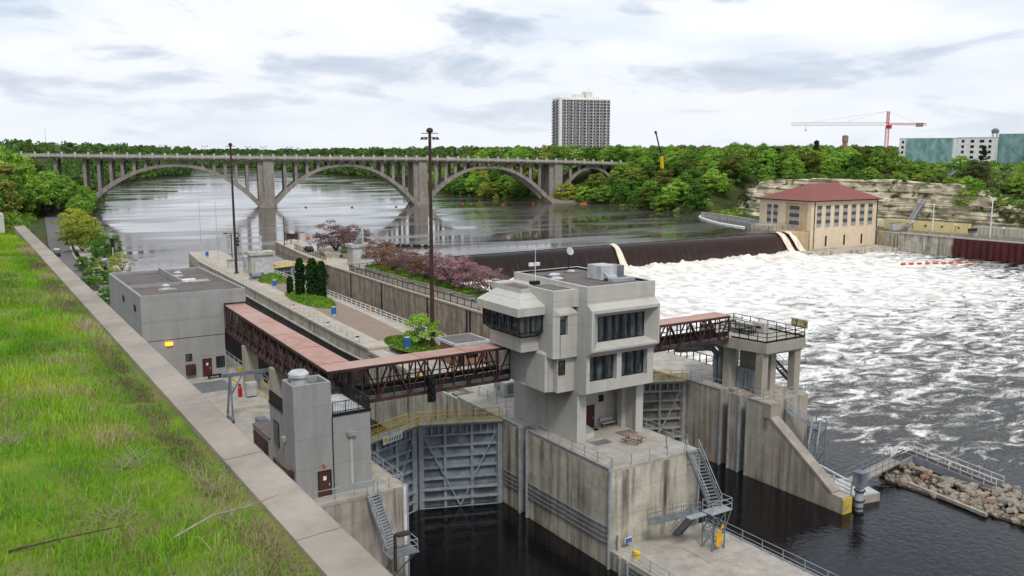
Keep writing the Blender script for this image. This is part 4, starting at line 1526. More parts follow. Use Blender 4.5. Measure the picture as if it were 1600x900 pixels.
build('body', MB().add([(51.2, 67.5, 0), (52.6, 67.5, 0), (52.6, 68.7, 0), (51.2, 68.7, 0), (51.2, 67.5, .65), (52.6, 67.5, .65), (52.6, 68.7, .95), (51.2, 68.7, .95)], [(0, 1, 5, 4), (1, 2, 6, 5), (2, 3, 7, 6), (3, 0, 4, 7)]), M['ltgrey'], t2)
build('lid', MB().add([(51.15, 67.45, .66), (52.65, 67.45, .66), (52.65, 68.75, .97), (51.15, 68.75, .97), (51.15, 67.45, .72), (52.65, 67.45, .72), (52.65, 68.75, 1.03), (51.15, 68.75, 1.03)], [(4, 5, 6, 7), (0, 1, 5, 4), (1, 2, 6, 5), (3, 0, 4, 7)]), M['galv'], t2)
for (x0, x1, y0, y1, lb) in ((51.3, 53.3, 65.4, 66.6, 'dark grey rubber mat on the deck before the storage box'), (55.4, 57.4, 66.3, 67.7, 'dark grey rubber mat near the picnic table'), (53.6, 54.6, 69.2, 69.8, 'small black doormat at the dark red tower door')):
    o = build('floor_mat', MB().box(x0, x1, y0, y1, .004, .03), M['midgrey'] if y0 < 69 else M['dark'], None, loc=(x0, y0, 0)); tag(o, lb, 'mat')
t2 = thing('generator', 'grey louvred generator housing with an exhaust stack behind the tower', 'generator', (50.5, 85, 0))
build('housing', MB().box(52.6, 55.6, 84.6, 86.6, 0.1, 1.75), M['ltgrey'], t2)
build('louvre_panel', MB().box(53.1, 55.2, 84.53, 84.59, .4, 1.5), M['midgrey'], t2)
build('exhaust_stack', MB().tube((53.6, 87.6, 0), (53.6, 87.6, 3.2), .35, n=12), M['galv2'], t2)
build('fan_cowl', MB().tube((52.6, 86, 1.2), (52.3, 86, 1.2), .4, n=12), M['galv'], t2)

# ================================================================== FOOTBRIDGE
t = thing('footbridge', 'covered footbridge with faded red roof and rusty steel trusses, bent over the lock', 'footbridge', (28, 75, 9))
ZT, ZB = 8.9, 5.6
c1, c2 = (27.2, 73.6), (30.3, 76.2)


def truss(P0, P1, zt, zb, bays, parent, name='truss', mat=None, flip=False):
    m = MB()
    A, B = Vector((*P0, 0)), Vector((*P1, 0))
    def q(s, z): 
        v = A.lerp(B, s); return Vector((v.x, v.y, z))
    m.beam(q(0, zt), q(1, zt), .16, .2); m.beam(q(0, zb), q(1, zb), .2, .32)
    for k in range(bays + 1):
        m.beam(q(k / bays, zb), q(k / bays, zt), .12)
    for k in range(bays):
        s0, s1 = k / bays, (k + 1) / bays
        if (k % 2 == 0) != flip: m.beam(q(s0, zt), q(s1, zb), .13)
        else: m.beam(q(s0, zb), q(s1, zt), .13)
    return build(name, m, mat or M['rust'], parent)


def canopy(poly, z, parent, mat):
    build('roof', MB().prism(poly, z, z + .1), mat, parent)
    m = MB()
    n = len(poly)
    for i in range(n):
        a_, b_ = poly[i], poly[(i + 1) % n]
        m.beam((*a_, z - .04), (*b_, z - .04), .1, .24)
    build('roof_edge', m, M['rust'], parent)
    return


build('roof', MB().prism([(27.2, 73.6), (46.6, 73.6), (46.6, 76.1), (30.3, 76.1), (31.0, 113.35), (28.5, 113.35)], ZT, ZT + .1), M['rustpink'], t)
m = MB()
rp = [(27.2, 73.6), (46.6, 73.6), (46.6, 76.1), (30.3, 76.1), (31.0, 113.35), (28.5, 113.35)]
for i in range(6):
    a_, b_ = rp[i], rp[(i + 1) % 6]
    m.beam((*a_, ZT - .06), (*b_, ZT - .06), .1, .24)
build('roof_edge', m, M['rust'], t)
m = MB()
for k in range(5):
    s_ = k / 5
    m.box(27.3 + (28.5 - 27.2) * s_, 30.25 + .7 * s_, 76.4 + 7.5 * k, 76.45 + 7.5 * k, ZT + .1, ZT + .115)
for k in range(2): m.box(36.6 + 4.9 * k, 36.65 + 4.9 * k, 73.62, 76.08, ZT + .1, ZT + .115)
build('roof_seam', m, M['rust'], t)
truss((27.35, 76.2), (28.6, 113.2), ZT - .1, ZB, 22, t)
truss((30.2, 76.3), (30.9, 113.2), ZT - .1, ZB, 22, t, flip=True)
truss((27.3, 73.7), (46.5, 73.7), ZT - .1, ZB, 12, t)
truss((30.3, 76.0), (46.5, 76.0), ZT - .1, ZB, 12, t, flip=True)
build('floor', MB().prism([(27.3, 73.7), (46.55, 73.7), (46.55, 76.0), (30.2, 76.0), (30.9, 113.25), (28.6, 113.25)], ZB - .05, ZB + .12), M['midgrey'], t)
m = MB()
for yy in (73.85, 75.85):
    m.beam((30.6, yy, ZB + .75), (46.5, yy, ZB + .75), .05, .55); m.beam((30.6, yy, ZB + 1.45), (46.5, yy, ZB + 1.45), .08)
m.beam((27.5, 76, ZB + .75), (28.7, 113.2, ZB + .75), .05, .55); m.beam((27.5, 76, ZB + 1.45), (28.7, 113.2, ZB + 1.45), .08)
m.beam((30.05, 76.2, ZB + .75), (30.75, 113.2, ZB + .75), .05, .55)
build('handrail_panel', m, M['dark'], t)
build('column', MB().box(28.0, 29.6, 103.4, 104.5, 0, ZB - .1), M['plat'], t)
build('column', MB().box(27.4, 29.0, 90.9, 92.0, 0, ZB - .1), M['plat'], t)
build('column', MB().box(27.4, 28.6, 75.0, 76.2, 0, ZB - .1), M['plat'], t)
t2 = thing('signal_light', 'dark three-lamp lock signal hanging on the side of the footbridge', 'traffic light', (37.2, 73.3, 6))
build('case', MB().box(37.05, 37.75, 73.1, 73.5, 4.7, 7.2), M['dark'], t2)
for k in range(3): build('lens_hood', MB().tube((37.4, 73.1, 5.15 + k * .8), (37.4, 72.8, 5.15 + k * .8), .26, n=12), M['black'], t2)

t = thing('footbridge', 'shorter rusty truss footbridge with faded roof between tower and river platform', 'footbridge', (60, 75, 9))
build('roof', MB().prism([(58.5, 73.2), (77.2, 73.2), (77.2, 75.6), (58.5, 75.6)], ZT + .15, ZT + .25), M['rustpink'], t)
m = MB()
for a_, b_ in (((58.5, 73.2), (77.2, 73.2)), ((77.2, 73.2), (77.2, 75.6)), ((58.5, 75.6), (77.2, 75.6))): m.beam((*a_, ZT + .05), (*b_, ZT + .05), .1, .24)
build('roof_edge', m, M['rust'], t)
truss((58.5, 73.3), (77.1, 73.3), ZT, 6.2, 12, t)
truss((58.5, 75.5), (77.1, 75.5), ZT, 6.2, 12, t, flip=True)
build('floor', MB().box(58.5, 77.2, 73.3, 75.5, 6.15, 6.3), M['midgrey'], t)
m = MB()
for yy in (73.45, 75.35): m.beam((58.5, yy, 6.9), (77.1, yy, 6.9), .05, .6); m.beam((58.5, yy, 7.6), (77.1, yy, 7.6), .08)
build('handrail_panel', m, M['dark'], t)

# ================================================================== RIVER PLATFORM
t = thing('observation_platform', 'square concrete platform on columns with black railing above the river wall', 'platform', (82, 71, 0))
build('slab', MB().prism([(78.2, 68.35), (84.9, 68.35), (84.9, 79.9), (78.9, 79.9), (77.1, 76.0), (77.1, 73.2)], 5.2, 6.45), M['plat'], t)
build('beam', MB().box(78.3, 84.8, 68.6, 69.5, 4.95, 5.2), M['plat'], t)
for (x, y, a_) in ((78.6, 69.3, .5), (84.1, 69.2, .5), (78.6, 74.4, .55), (83.7, 78.6, .5), (81.6, 70.6, .45)):
    build('column', MB().box(x - a_, x + a_, y - a_, y + a_, 0, 5.2), M['plat'], t)
build('core_wall', MB().box(80.6, 80.9, 71.2, 74.6, 0, 5.2).box(80.9, 83.6, 74.3, 74.6, 0, 5.2), M['plat'], t)
m = MB()
rp = [(78.3, 68.45), (84.8, 68.45), (84.8, 79.8), (79.0, 79.8), (77.3, 76.2)]
for i in range(4):
    a_, b_ = rp[i], rp[i + 1]
    for z in (6.6, 7.1, 7.6): m.beam((*a_, z), (*b_, z), .07 if z != 6.6 else .08, .07 if z != 6.6 else .2)
    ln = math.hypot(a_[0] - b_[0], a_[1] - b_[1]); n_ = max(1, round(ln / 1.5))
    for k in range(n_ + 1):
        q = (a_[0] + (b_[0] - a_[0]) * k / n_, a_[1] + (b_[1] - a_[1]) * k / n_)
        m.beam((*q, 6.45), (*q, 7.65), .08)
for z in (7.1, 7.6): m.beam((78.3, 68.45, z), (77.4, 73.1, z), .07)
m.beam((78.3, 68.45, 6.55), (77.4, 73.1, 6.55), .08, .2)
for k in range(4): m.beam((78.3 - .22 * k, 68.45 + 1.2 * k, 6.45), (78.3 - .22 * k, 68.45 + 1.2 * k, 7.65), .08)
build('railing', m, M['dark'], t)
m = MB()
for (pa, pb) in (((79.8, 72.6), (79.8, 77.2)), ((79.8, 77.2), (82.4, 77.2)), ((82.4, 72.6), (82.4, 77.2)), ((79.8, 72.6), (81.0, 72.6))):
    for z in (7.0, 7.5): m.beam((*pa, z), (*pb, z), .08)
    for k in range(4):
        q = (pa[0] + (pb[0] - pa[0]) * k / 3, pa[1] + (pb[1] - pa[1]) * k / 3)
        m.beam((*q, 6.45), (*q, 7.5), .07)
m.beam((80.2, 73.0, 7.3), (82.0, 76.8, 6.3), .3, .1)
build('stair_guard', m, M['black'], t)
build('stair_opening', MB().box(80.0, 82.2, 73.2, 77.0, 6.455, 6.47), M['black'], t)
t2 = thing('concrete_bunker', 'small pale concrete housing with a dark slot on the river platform', 'housing', (82.4, 74.0, 6.45))
build('body', MB().box(82.7, 84.0, 74.3, 77.6, 6.45, 7.15).box(81.9, 82.8, 72.2, 73.9, 6.45, 7.75), M['white_blk'], t2)
build('slot', MB().box(81.86, 81.895, 72.6, 73.3, 7.1, 7.35), M['black'], t2)
t2 = thing('sign_board', 'speckled yellowed board fixed on the far corner of the platform railing', 'sign', (84.8, 69.0, 7.6))
build('board', MB().beam((84.95, 68.2, 8.0), (84.95, 70.6, 8.0), .08, 1.0), noisy('speckled_board', '6b6450', 'b5aa78', 3.0, 0.8, lo=.48, hi=.55), t2)
t2 = thing('electrical_cabinet', 'blue-grey double-door electrical cabinet under the river platform', 'cabinet', (80.2, 73, 0))
build('case', MB().box(79.3, 80.5, 71.3, 73.9, .1, 2.5), M['gatefr'], t2)
build('door_gap', MB().box(79.28, 79.31, 72.57, 72.62, .2, 2.4).box(79.28, 79.31, 72.0, 72.03, .2, 2.4), M['dark'], t2)
t2 = thing('vent_duct', 'pair of fat grey bent ducts beside the platform column', 'duct', (79.3, 75, 0))
for k, (yy, zz, x_) in enumerate(((75.8, 5.2, 0), (76.6, 4.5, .0))):
    build('duct', MB().path([(78.6, yy, 0), (78.6, yy, zz - 1.4), (78.5, yy, zz - .7), (78.0, yy, zz - .2), (77.2, yy, zz), (73.6, yy + 1.6, zz - .1), (73.0, yy + 1.7, zz + .4), (72.9, yy + 1.7, 6.2)], .34, n=12), M['galv2'], t2, smooth=True)
t2 = thing('ventilation_cowl', 'small grey horn fixed on the outer platform column', 'horn', (84.6, 69.2, 3.5))
build('horn', MB().tube((84.6, 69.0, 3.3), (85.6, 68.7, 3.4), .14, .32, n=12), M['galv2'], t2)
# stair on the river side down to the lower walkway
def stair(name, label, p, q, width, mat, rail=True, parent=None, cat='stair', n=None, side=None):
    t = thing(name, label, cat, p) if parent is None else parent
    P, Q = Vector(p), Vector(q)
    h = Vector((Q.x - P.x, Q.y - P.y, 0)).normalized()
    sd_ = Vector((-h.y, h.x, 0)) * (width / 2)
    m = MB()
    for s_ in (-1, 1): m.beam(P + sd_ * s_, Q + sd_ * s_, .07, .28)
    build('stringer', m, mat, t)
    m = MB()
    n = n or max(4, int(abs(P.z - Q.z) / .22))
    for k in range(n):
        c = P.lerp(Q, (k + .5) / n)
        m.beam(c - sd_, c + sd_, .26, .05)
    build('tread', m, mat, t)
    if rail:
        m = MB()
        for s_ in (-1, 1):
            for hh in (.55, 1.05): m.tube(P + sd_ * s_ + Vector((0, 0, hh)), Q + sd_ * s_ + Vector((0, 0, hh)), .035, n=6)
            for k in range(5):
                c = P.lerp(Q, k / 4) + sd_ * s_
                m.tube(c, c + Vector((0, 0, 1.05)), .035, n=6)
        build('handrail', m, M['galv'], t)
    return t


stair('steel_stair', 'dark steel stair running down behind the sloping river wall', (79.9, 66.6, -1.2), (82.2, 64.7, -3.1), .9, M['gatefr'])
stair('steel_stair', 'short pale steel flight turning back from the landing behind the sloping wall', (82.4, 64.2, -3.2), (80.4, 63.0, -5.4), .9, M['galv2'])
s_ = stair('steel_stair', 'short black handrailed stair at the river edge of the platform', (86.4, 75.6, 3.0), (86.4, 71.0, 0.0), 1.0, M['dark'])
t2 = thing('stair_landing', 'braced steel landing at the foot of the stair behind the sloping wall', 'landing', (82, 64, -3.2))
build('deck', MB().box(82.0, 83.6, 63.6, 65.2, -3.3, -3.2), M['galv2'], t2)
m = MB()
for x in (82.1, 83.5):
    for y in (63.7, 65.1): m.beam((x, y, -8.6), (x, y, -2.2), .08)
for a_, b_ in (((82.1, 63.7), (83.5, 63.7)), ((83.5, 63.7), (83.5, 65.1)), ((82.1, 65.1), (83.5, 65.1))):
    m.beam((*a_, -2.2), (*b_, -2.2), .07); m.beam((*a_, -2.7), (*b_, -2.7), .05)
    for zz in (-8.4, -5.9): m.beam((*a_, zz), (*b_, zz + 2.4), .06); m.beam((*b_, zz), (*a_, zz + 2.4), .06)
build('frame', m, M['galv2'], t2)

# island stair with its landing tower and small gangway
t = stair('steel_stair', 'long grey steel stair from the tower deck down to a braced landing', (58.2, 59.4, 0.05), (57.2, 55.2, -3.9), 1.3, M['galv2'])
t2 = thing('stair_landing', 'raised square steel landing on crossed legs beside the guide wall deck', 'landing', (56.6, 56, -7.7))
build('deck', MB().box(55.6, 58.2, 54.0, 55.3, -4.05, -3.95).box(53.6, 55.6, 54.6, 55.3, -4.2, -4.1), M['galv'], t2)
m = MB()
fr_ = [(55.8, 54.1), (58.1, 54.1), (58.1, 55.2), (55.8, 55.2)]
ft_ = [(56.0, 54.2), (57.5, 54.2), (57.5, 55.5), (56.0, 55.5)]
for k in range(4):
    a_, b_ = fr_[k], ft_[k]
    m.beam((*b_, -7.7), (*b_, -4.1), .08)
    c_ = ft_[(k + 1) % 4]
    m.beam((*b_, -7.6), (*c_, -5.9), .05); m.beam((*c_, -7.6), (*b_, -5.9), .05)
    m.beam((*b_, -5.9), (*c_, -4.2), .05); m.beam((*c_, -5.9), (*b_, -4.2), .05)
    m.beam((*b_, -5.9), (*c_, -5.9), .05)
m.beam((58.1, 54.1, -4.1), (57.5, 54.3, -6.2), .06)
build('leg_frame', m, M['galv2'], t2)
m = MB()
for a_, b_ in (((55.7, 54.05), (58.15, 54.05)), ((58.15, 54.05), (58.15, 55.3)), ((55.7, 54.05), (55.7, 55.3))):
    for z in (-3.4, -2.9): m.beam((*a_, z), (*b_, z), .05)
for q in ((55.7, 54.05), (58.15, 54.05), (58.15, 55.3), (55.7, 55.3)): m.beam((*q, -4), (*q, -2.9), .06)
build('guard_rail', m, M['galv'], t2)
stair('steel_stair', 'lower flight of steel stair below the braced landing', (55.4, 55.8, -4.4), (56.0, 58.8, -7.65), .9, M['galv2'])
t2 = thing('gangway', 'tilted grey steel gangway propped from landing against the island wall', 'gangway', (53, 57, -4))
m = MB().beam((55.6, 55.6, -4.15), (51.6, 58.0, -5.2), 1.0, .18)
build('deck', m, M['galv2'], t2)
m = MB()
for o_ in (-.45, .45):
    A = Vector((55.6 + o_ * .5, 55.6 + o_ * .85, -4.0)); B = Vector((51.6 + o_ * .5, 58.0 + o_ * .85, -5.1))
    for hh in (.5, .95): m.beam(A + Vector((0, 0, hh)), B + Vector((0, 0, hh)), .04)
    for k in range(7):
        c = A.lerp(B, k / 6); m.beam(c, c + Vector((0, 0, .95)), .035)
build('handrail', m, M['galv2'], t2)
t2 = thing('warning_sign', 'yellow rounded warning sign on the landing legs', 'sign', (56.9, 54.0, -6.3))
sg = MB()
pr_ = [(-.55, -.7), (.55, -.7), (.55, .35), (.3, .7), (-.3, .7), (-.55, .35)]
sg.add([(56.6 + a_ * .7, 54.02 + a_ * .05, -6.4 + b_) for a_, b_ in pr_] + [(56.6 + a_ * .7, 53.96 + a_ * .05, -6.4 + b_) for a_, b_ in pr_], [(5, 4, 3, 2, 1, 0), (6, 7, 8, 9, 10, 11)] + [(i, (i + 1) % 6, 6 + (i + 1) % 6, 6 + i) for i in range(6)])
sg.add([(56.75, 54.0, -5.55), (57.25, 54.05, -5.55), (57.0, 54.02, -5.1)], [(0, 1, 2)])
build('panel', sg, plain('orange_yellow_sign', 'd9a016', .6), t2)

# near stair by the lock gate
t = thing('stair_wall', 'concrete wall corner below the near stair tower with white steel edge', 'wall', (29, 66, 0))
build('edge_guard', MB().tube((30.9, 65.9, -10.4), (30.9, 65.9, 0), .15), M['white'], t)
t = stair('steel_stair', 'steep grey stair down the land wall in front of the stair tower', (27.9, 65.85, 0.0), (28.5, 63.5, -4.0), 1.1, M['galv'])
t2 = thing('stair_landing', 'small grating landing at the foot of the land wall stair', 'landing', (29, 61.6, -4.0))
build('deck', MB().box(27.6, 30.2, 61.8, 63.5, -4.15, -4.05), M['galv2'], t2)
m = MB()
for a_, b_ in (((27.7, 61.9), (30.1, 61.9)), ((30.1, 61.9), (30.1, 63.4)), ((27.7, 61.9), (27.7, 63.4))):
    for z in (-3.5, -3.0): m.beam((*a_, z), (*b_, z), .05)
for q in ((27.7, 61.9), (30.1, 61.9), (30.1, 63.4), (27.7, 63.4)): m.beam((*q, -4.1), (*q, -3.0), .06)
m.beam((30.1, 62, -4.1), (29.5, 65.9, -8), .08); m.beam((27.8, 62, -4.1), (28.4, 65.9, -8), .08)
build('frame', m, M['galv'], t2)
o = build('lamp_box', MB().box(28.3, 29.4, 61.7, 62.3, -2.4, -2.2).beam((28.0, 61.7, -5.2), (28.0, 61.7, -2.0), .2), M['darkwood'], None, loc=(28.2, 60.8, -5.4)); tag(o, 'black post with a tan box at the stair landing', 'lamp post')

# ================================================================== ARCH BRIDGE
BA, BB = Vector((141.7, 465.1, 0)), Vector((302.2, 424.9, 0))
BD = (BB - BA).normalized()
BN = Vector((-BD.y, BD.x, 0))       # upstream


def bp(s, o, z):
    v = BA + BD * s + BN * o
    return Vector((v.x, v.y, z))


def deck_z(s): return prof(s, [(-160, 26.5), (-107, 25.9), (-3, 24.5), (84, 23.7), (168, 21.9), (208, 20.4), (320, 19.5)])


t = thing('arch_bridge', 'long grey concrete arch bridge carrying a road across the river', 'bridge', tuple(bp(0, 0, RIVER)))
m = MB(); S0, S1, st = -114, 300, 10.0
s_ = S0
dk, bals, pars = MB(), (MB(), MB()), (MB(), MB())
while s_ < S1:
    za_, zb_ = deck_z(s_), deck_z(s_ + st)
    dk.beam(bp(s_, 9, za_ - .75), bp(s_ + st, 9, zb_ - .75), 19, 1.2)
    for o_, bal in zip((-.6, 18.6), bals):
        bal.beam(bp(s_, o_, za_ + .35), bp(s_ + st, o_, zb_ + .35), .35, .75)
        bal.beam(bp(s_, o_, za_ + 1.05), bp(s_ + st, o_, zb_ + 1.05), .2, .14)
    dk.beam(bp(s_, -.9, za_ - .3), bp(s_ + st, -.9, zb_ - .3), .9, .5)
    s_ += st
build('deck', dk, M['bridge'], t)
s_ = S0
while s_ < S1:
    for o_, par in zip((-.75, 18.6), pars):
        z = deck_z(s_)
        par.beam(bp(s_, o_, z - .9), bp(s_, o_, z + 2.1), .9)
    s_ += 5.9
for bal, par in zip(bals, pars):
    o = build('balustrade', bal, M['balus'], t)
    for q in range(0, len(par.v) // 8):
        if par is pars[1] or q > 80: break
        c = MB().add(par.v[8 * q:8 * q + 8], [(0, 1, 2, 3), (7, 6, 5, 4), (0, 4, 5, 1), (1, 5, 6, 2), (2, 6, 7, 3), (3, 7, 4, 0)])
        build('balustrade_post', c, M['ltgrey'], t)
build('roadway', MB().add([p_ for k in range(42) for p_ in (bp(-114 + 10 * k, .2, deck_z(-114 + 10 * k) - .08), bp(-114 + 10 * k, 17.8, deck_z(-114 + 10 * k) - .08))], [(2 * k, 2 * k + 2, 2 * k + 3, 2 * k + 1) for k in range(41)]), M['asphalt'], t)
# arches: (springing a, springing b, crown underside height)
AR = [(-86, -4.0, 20.2, 1.0, -1.5), (4.0, 79.5, 19.9, -1.5, -1.5), (86.5, 159.5, 18.4, -1.5, -1.5), (168, 206, 17.6, 2.0, 1.0)]
for (sa, sb, zc, za_, zb_) in AR:
    K = 28
    def az(u):
        base = za_ + (zb_ - za_) * u
        return base + (zc - base) * (1 - abs(2 * u - 1) ** 2.15)
    for o_ in (1.2, 12.8):
        rb = MB()
        for k in range(K):
            u, v = k / K, (k + 1) / K
            th0 = 1.5 + 2.0 * abs(2 * u - 1) ** 2; th1 = 1.5 + 2.0 * abs(2 * v - 1) ** 2
            A, B = bp(sa + (sb - sa) * u, o_, az(u)), bp(sa + (sb - sa) * v, o_, az(v))
            A2, B2 = bp(sa + (sb - sa) * u, o_ + 4, az(u)), bp(sa + (sb - sa) * v, o_ + 4, az(v))
            up0, up1 = Vector((0, 0, th0)), Vector((0, 0, th1))
            rb.add([A, B, B2, A2, A + up0, B + up1, B2 + up1, A2 + up0], [(0, 3, 2, 1), (4, 5, 6, 7), (0, 1, 5, 4), (2, 3, 7, 6)])
        build('arch_rib', rb, M['bridge'], t)
    n_ = max(5, int((sb - sa) / 5.4))
    for k in range(1, n_):
        u = k / n_
        s_ = sa + (sb - sa) * u
        zt_ = deck_z(s_) - 1.3
        zl = az(u) + 1.2
        if zt_ - zl < .6: continue
        c_ = MB()
        for o_ in (2.0, 15.6):
            c_.beam(bp(s_, o_, zl), bp(s_, o_, zt_), 1.0, 1.5, up=BD)
        c_.beam(bp(s_, .2, zt_ - .35), bp(s_, 17.6, zt_ - .35), 1.0, .7)
        # bracket haunches make the little arches under the deck
        for o_ in (0.9,):
            for sg_ in (-1, 1):
                c_.beam(bp(s_ + sg_ * .3, o_, zt_ - 1.3), bp(s_ + sg_ * 1.7, o_, zt_ + .1), .8, .5)
        build('spandrel_column', c_, M['bridge'], t)
for (s_, w_, bot) in ((0, 8.2, -12), (83, 7.6, -12), (163.8, 7.8, -3)):
    c_ = MB()
    a0, a1 = s_ - w_ / 2 + 1.4, s_ + w_ / 2
    for o0, o1 in ((-.2, 17.8),):
        q = [bp(a0 + 1.4, o0, 0), bp(a1, o0, 0), bp(a1, o1, 0), bp(a0 + 1.4, o1, 0)]
        c_.prism([(v.x, v.y) for v in q], bot, deck_z(s_) - 1.3)
        q = [bp(a0 - 1.4, 1.0, 0), bp(a0 + 1.38, 1.0, 0), bp(a0 + 1.38, 17, 0), bp(a0 - 1.4, 17, 0)]
        c_.prism([(v.x, v.y) for v in q], bot, deck_z(s_) - 1.35)
        q = [bp(a0 - 1.4, -.6, 0), bp(a1 + 1.0, -.6, 0), bp(a1 + 1.0, 18.5, 0), bp(a0 - 1.4, 18.5, 0)]
        c_.prism([(v.x, v.y) for v in q], bot, RIVER + 1.6)
    build('pier', c_, M['bridge'], t)
# left approach bents among the trees
for s_ in (-87, -100):
    c_ = MB()
    for o_ in (2, 15.6): c_.beam(bp(s_, o_, -1), bp(s_, o_, deck_z(s_) - 1.3), 1.2, 1.4, up=BD)
    build('approach_column', c_, M['bridge'], t)
for s_ in (213, 222): 
    c_ = MB()
    for o_ in (2, 15.6): c_.beam(bp(s_, o_, 5), bp(s_, o_, deck_z(s_) - 1.3), 1.2, 1.4, up=BD)
    build('approach_column', c_, M['bridge'], t)
# twin lanterns on the deck
lamp0 = None
for k, s_ in enumerate((-100, -72, -51, -30, -8, 0, 14, 38, 60, 84, 110, 136, 160, 184)):
    if lamp0 is None:
        lamp0 = thing('street_lamp', 'twin-armed street lamp on the arch bridge, first counting from the left', 'street lamp', tuple(bp(s_, 18.2, deck_z(s_))), 'street lamps along the arch bridge')
        a = MB()
        base = bp(s_, 18.2, deck_z(s_))
        a.tube(base, base + Vector((0, 0, 6.0)), .12, .08, n=6)
        a.beam(base + BD * -1.3 + Vector((0, 0, 5.6)), base + BD * 1.3 + Vector((0, 0, 5.6)), .09)
        build('post', a, M['midgrey'], lamp0)
        for sg_ in (-1, 1):
            c_ = base + BD * (1.25 * sg_)
            build('lantern', MB().lathe((c_.x, c_.y, c_.z + 5.5), [(.12, 0), (.32, .35), (.3, .75), (.08, 1.0)], 8), M['ltgrey'], lamp0)
    else:
        c0 = copy_tree(lamp0, loc=bp(s_, 18.2, deck_z(s_)))
        c0['label'] = 'twin-armed street lamp on the arch bridge, ' + ['', 'second', 'third', 'fourth', 'fifth', 'sixth', 'seventh', 'eighth', 'ninth', 'tenth', 'eleventh', 'twelfth', 'thirteenth', 'last'][k] + ' counting from the left'


def car(name, label, loc, ang, mat, group=None, L_=4.5, cat='car', sc=1.0):
    t = thing(name, label, cat, loc, group)
    def T(m_):
        rt = Matrix.Translation(loc) @ Matrix.Rotation(ang, 4, 'Z')
        q = MB(); q.add([rt @ Vector(v) for v in m_.v], m_.f); return q
    h = L_ / 2
    b_ = MB()
    side = [(-h, .35), (-h, .8), (-h + .25, .92), (-h + .9, .98), (-h + 1.5, 1.45), (h - 1.6, 1.45), (h - 1.0, .98), (h - .2, .85), (h, .6), (h, .35)]
    n_ = len(side)
    b_.add([(x, -.88, z) for x, z in side] + [(x, .88, z) for x, z in side], [tuple(range(n_)), tuple(range(2 * n_ - 1, n_ - 1, -1))] + [(i, n_ + i, n_ + (i + 1) % n_, (i + 1) % n_) for i in range(n_)])
    build('body', T(b_), mat, t)
    build('window', T(MB().add([(-h + 1.0, -.9, 1.0), (h - 1.1, -.9, 1.0), (h - 1.7, -.9, 1.4), (-h + 1.5, -.9, 1.4)], [(0, 1, 2, 3)]).add([(-h + 1.0, .9, 1.0), (h - 1.1, .9, 1.0), (h - 1.7, .9, 1.4), (-h + 1.5, .9, 1.4)], [(3, 2, 1, 0)]).add([(-h + .93, -.8, 1.0), (-h + .93, .8, 1.0), (-h + 1.47, .75, 1.43), (-h + 1.47, -.75, 1.43)], [(0, 1, 2, 3)])), M['glass'], t)
    for x in (-h + .85, h - .85):
        for y in (-.8, .8):
            build('wheel', T(MB().tube((x, y - .1, .33), (x, y + .1, .33), .33, n=12)), M['black'], t)
    return t


for k, (s_, o_, mm_) in enumerate(((-60, 4, 'dark'), (-20, 4, 'white'), (22, 4, 'dark'), (31, 4, 'red'), (66, 4, 'midgrey'), (97, 4, 'dark'), (103, 9, 'white'), (128, 4, 'midgrey'), (150, 4, 'dark'))):
    cn = {'dark': 'dark', 'white': 'white', 'red': 'red', 'midgrey': 'grey'}[mm_]
    lb = cn + ' car driving over the arch bridge, ' + ['near its left end', 'left of the first river pier', 'just right of the first river pier', 'the only red one', 'left of the middle pier', 'right of the middle pier', 'in the far lane', 'above the third arch', 'left of the last pier'][k]
    car('car', lb, tuple(bp(s_, o_, deck_z(s_))), math.atan2(BD.y, BD.x), M[mm_], 'cars crossing the bridge')

# red buoys above the dam
bu = None
for (x, y) in ((161.7, 462.2), (182.7, 448.8), (205.1, 441.1), (247.3, 442.2), (263.8, 424.5), (284.7, 425.8)):
    x, y = x * .985, y * .985
    if bu is None:
        bu = thing('buoy', 'red buoy on the water above the dam, leftmost of the line', 'buoy', (x, y, RIVER), 'red buoys above the dam')
        build('float', MB().lathe((x, y, RIVER - .2), [(.6, 0), (.72, .3), (.6, .6), (.3, .85)], 12), M['red'], bu)
    else: copy_tree(bu, loc=(x, y, RIVER))['label'] = 'red buoy on the water above the dam, ' + {182.7: 'under the second arch', 205.1: 'just left of the middle pier', 247.3: 'just right of the mast light', 263.8: 'under the third arch', 284.7: 'nearest the last pier'}[round(x / .985, 1)]
# boom of floats upstream of the river wall
bu = None
for k in range(13):
    u = k / 12
    loc = (109 + 16 * u + .3 * math.sin(k * 9), 262 - 14 * u, RIVER)
    if bu is None:
        bu = thing('boom_float', 'dark float in the row behind the river wall block', 'float', loc, 'dark floats of the boom')
        build('drum', MB().lathe((loc[0], loc[1], RIVER - .3), [(.6, 0), (.75, .4), (.7, .9), (.3, 1.1)], 10), M['dark'], bu)
    else: copy_tree(bu, loc=loc)
o = build('boom_cable', MB().tube((105, 265, RIVER + .05), (127, 246, RIVER + .05), .15), M['dark'], None, loc=(105, 265, RIVER)); tag(o, 'dark cable linking the floats of the boom', 'cable')
bu = None
for k in range(10):
    loc = (268 + 2.75 * k, 177.5 - 1.15 * k, POOL + .1)
    if bu is None:
        bu = thing('safety_float', 'orange safety float in the row before the rusty sheet pile wall', 'float', loc, 'orange floats in the tailwater')
        build('float', MB().tube((loc[0] - .9, loc[1], POOL + .25), (loc[0] + .7, loc[1], POOL + .25), .48, n=12), M['orange'], bu)
    else: copy_tree(bu, loc=loc)

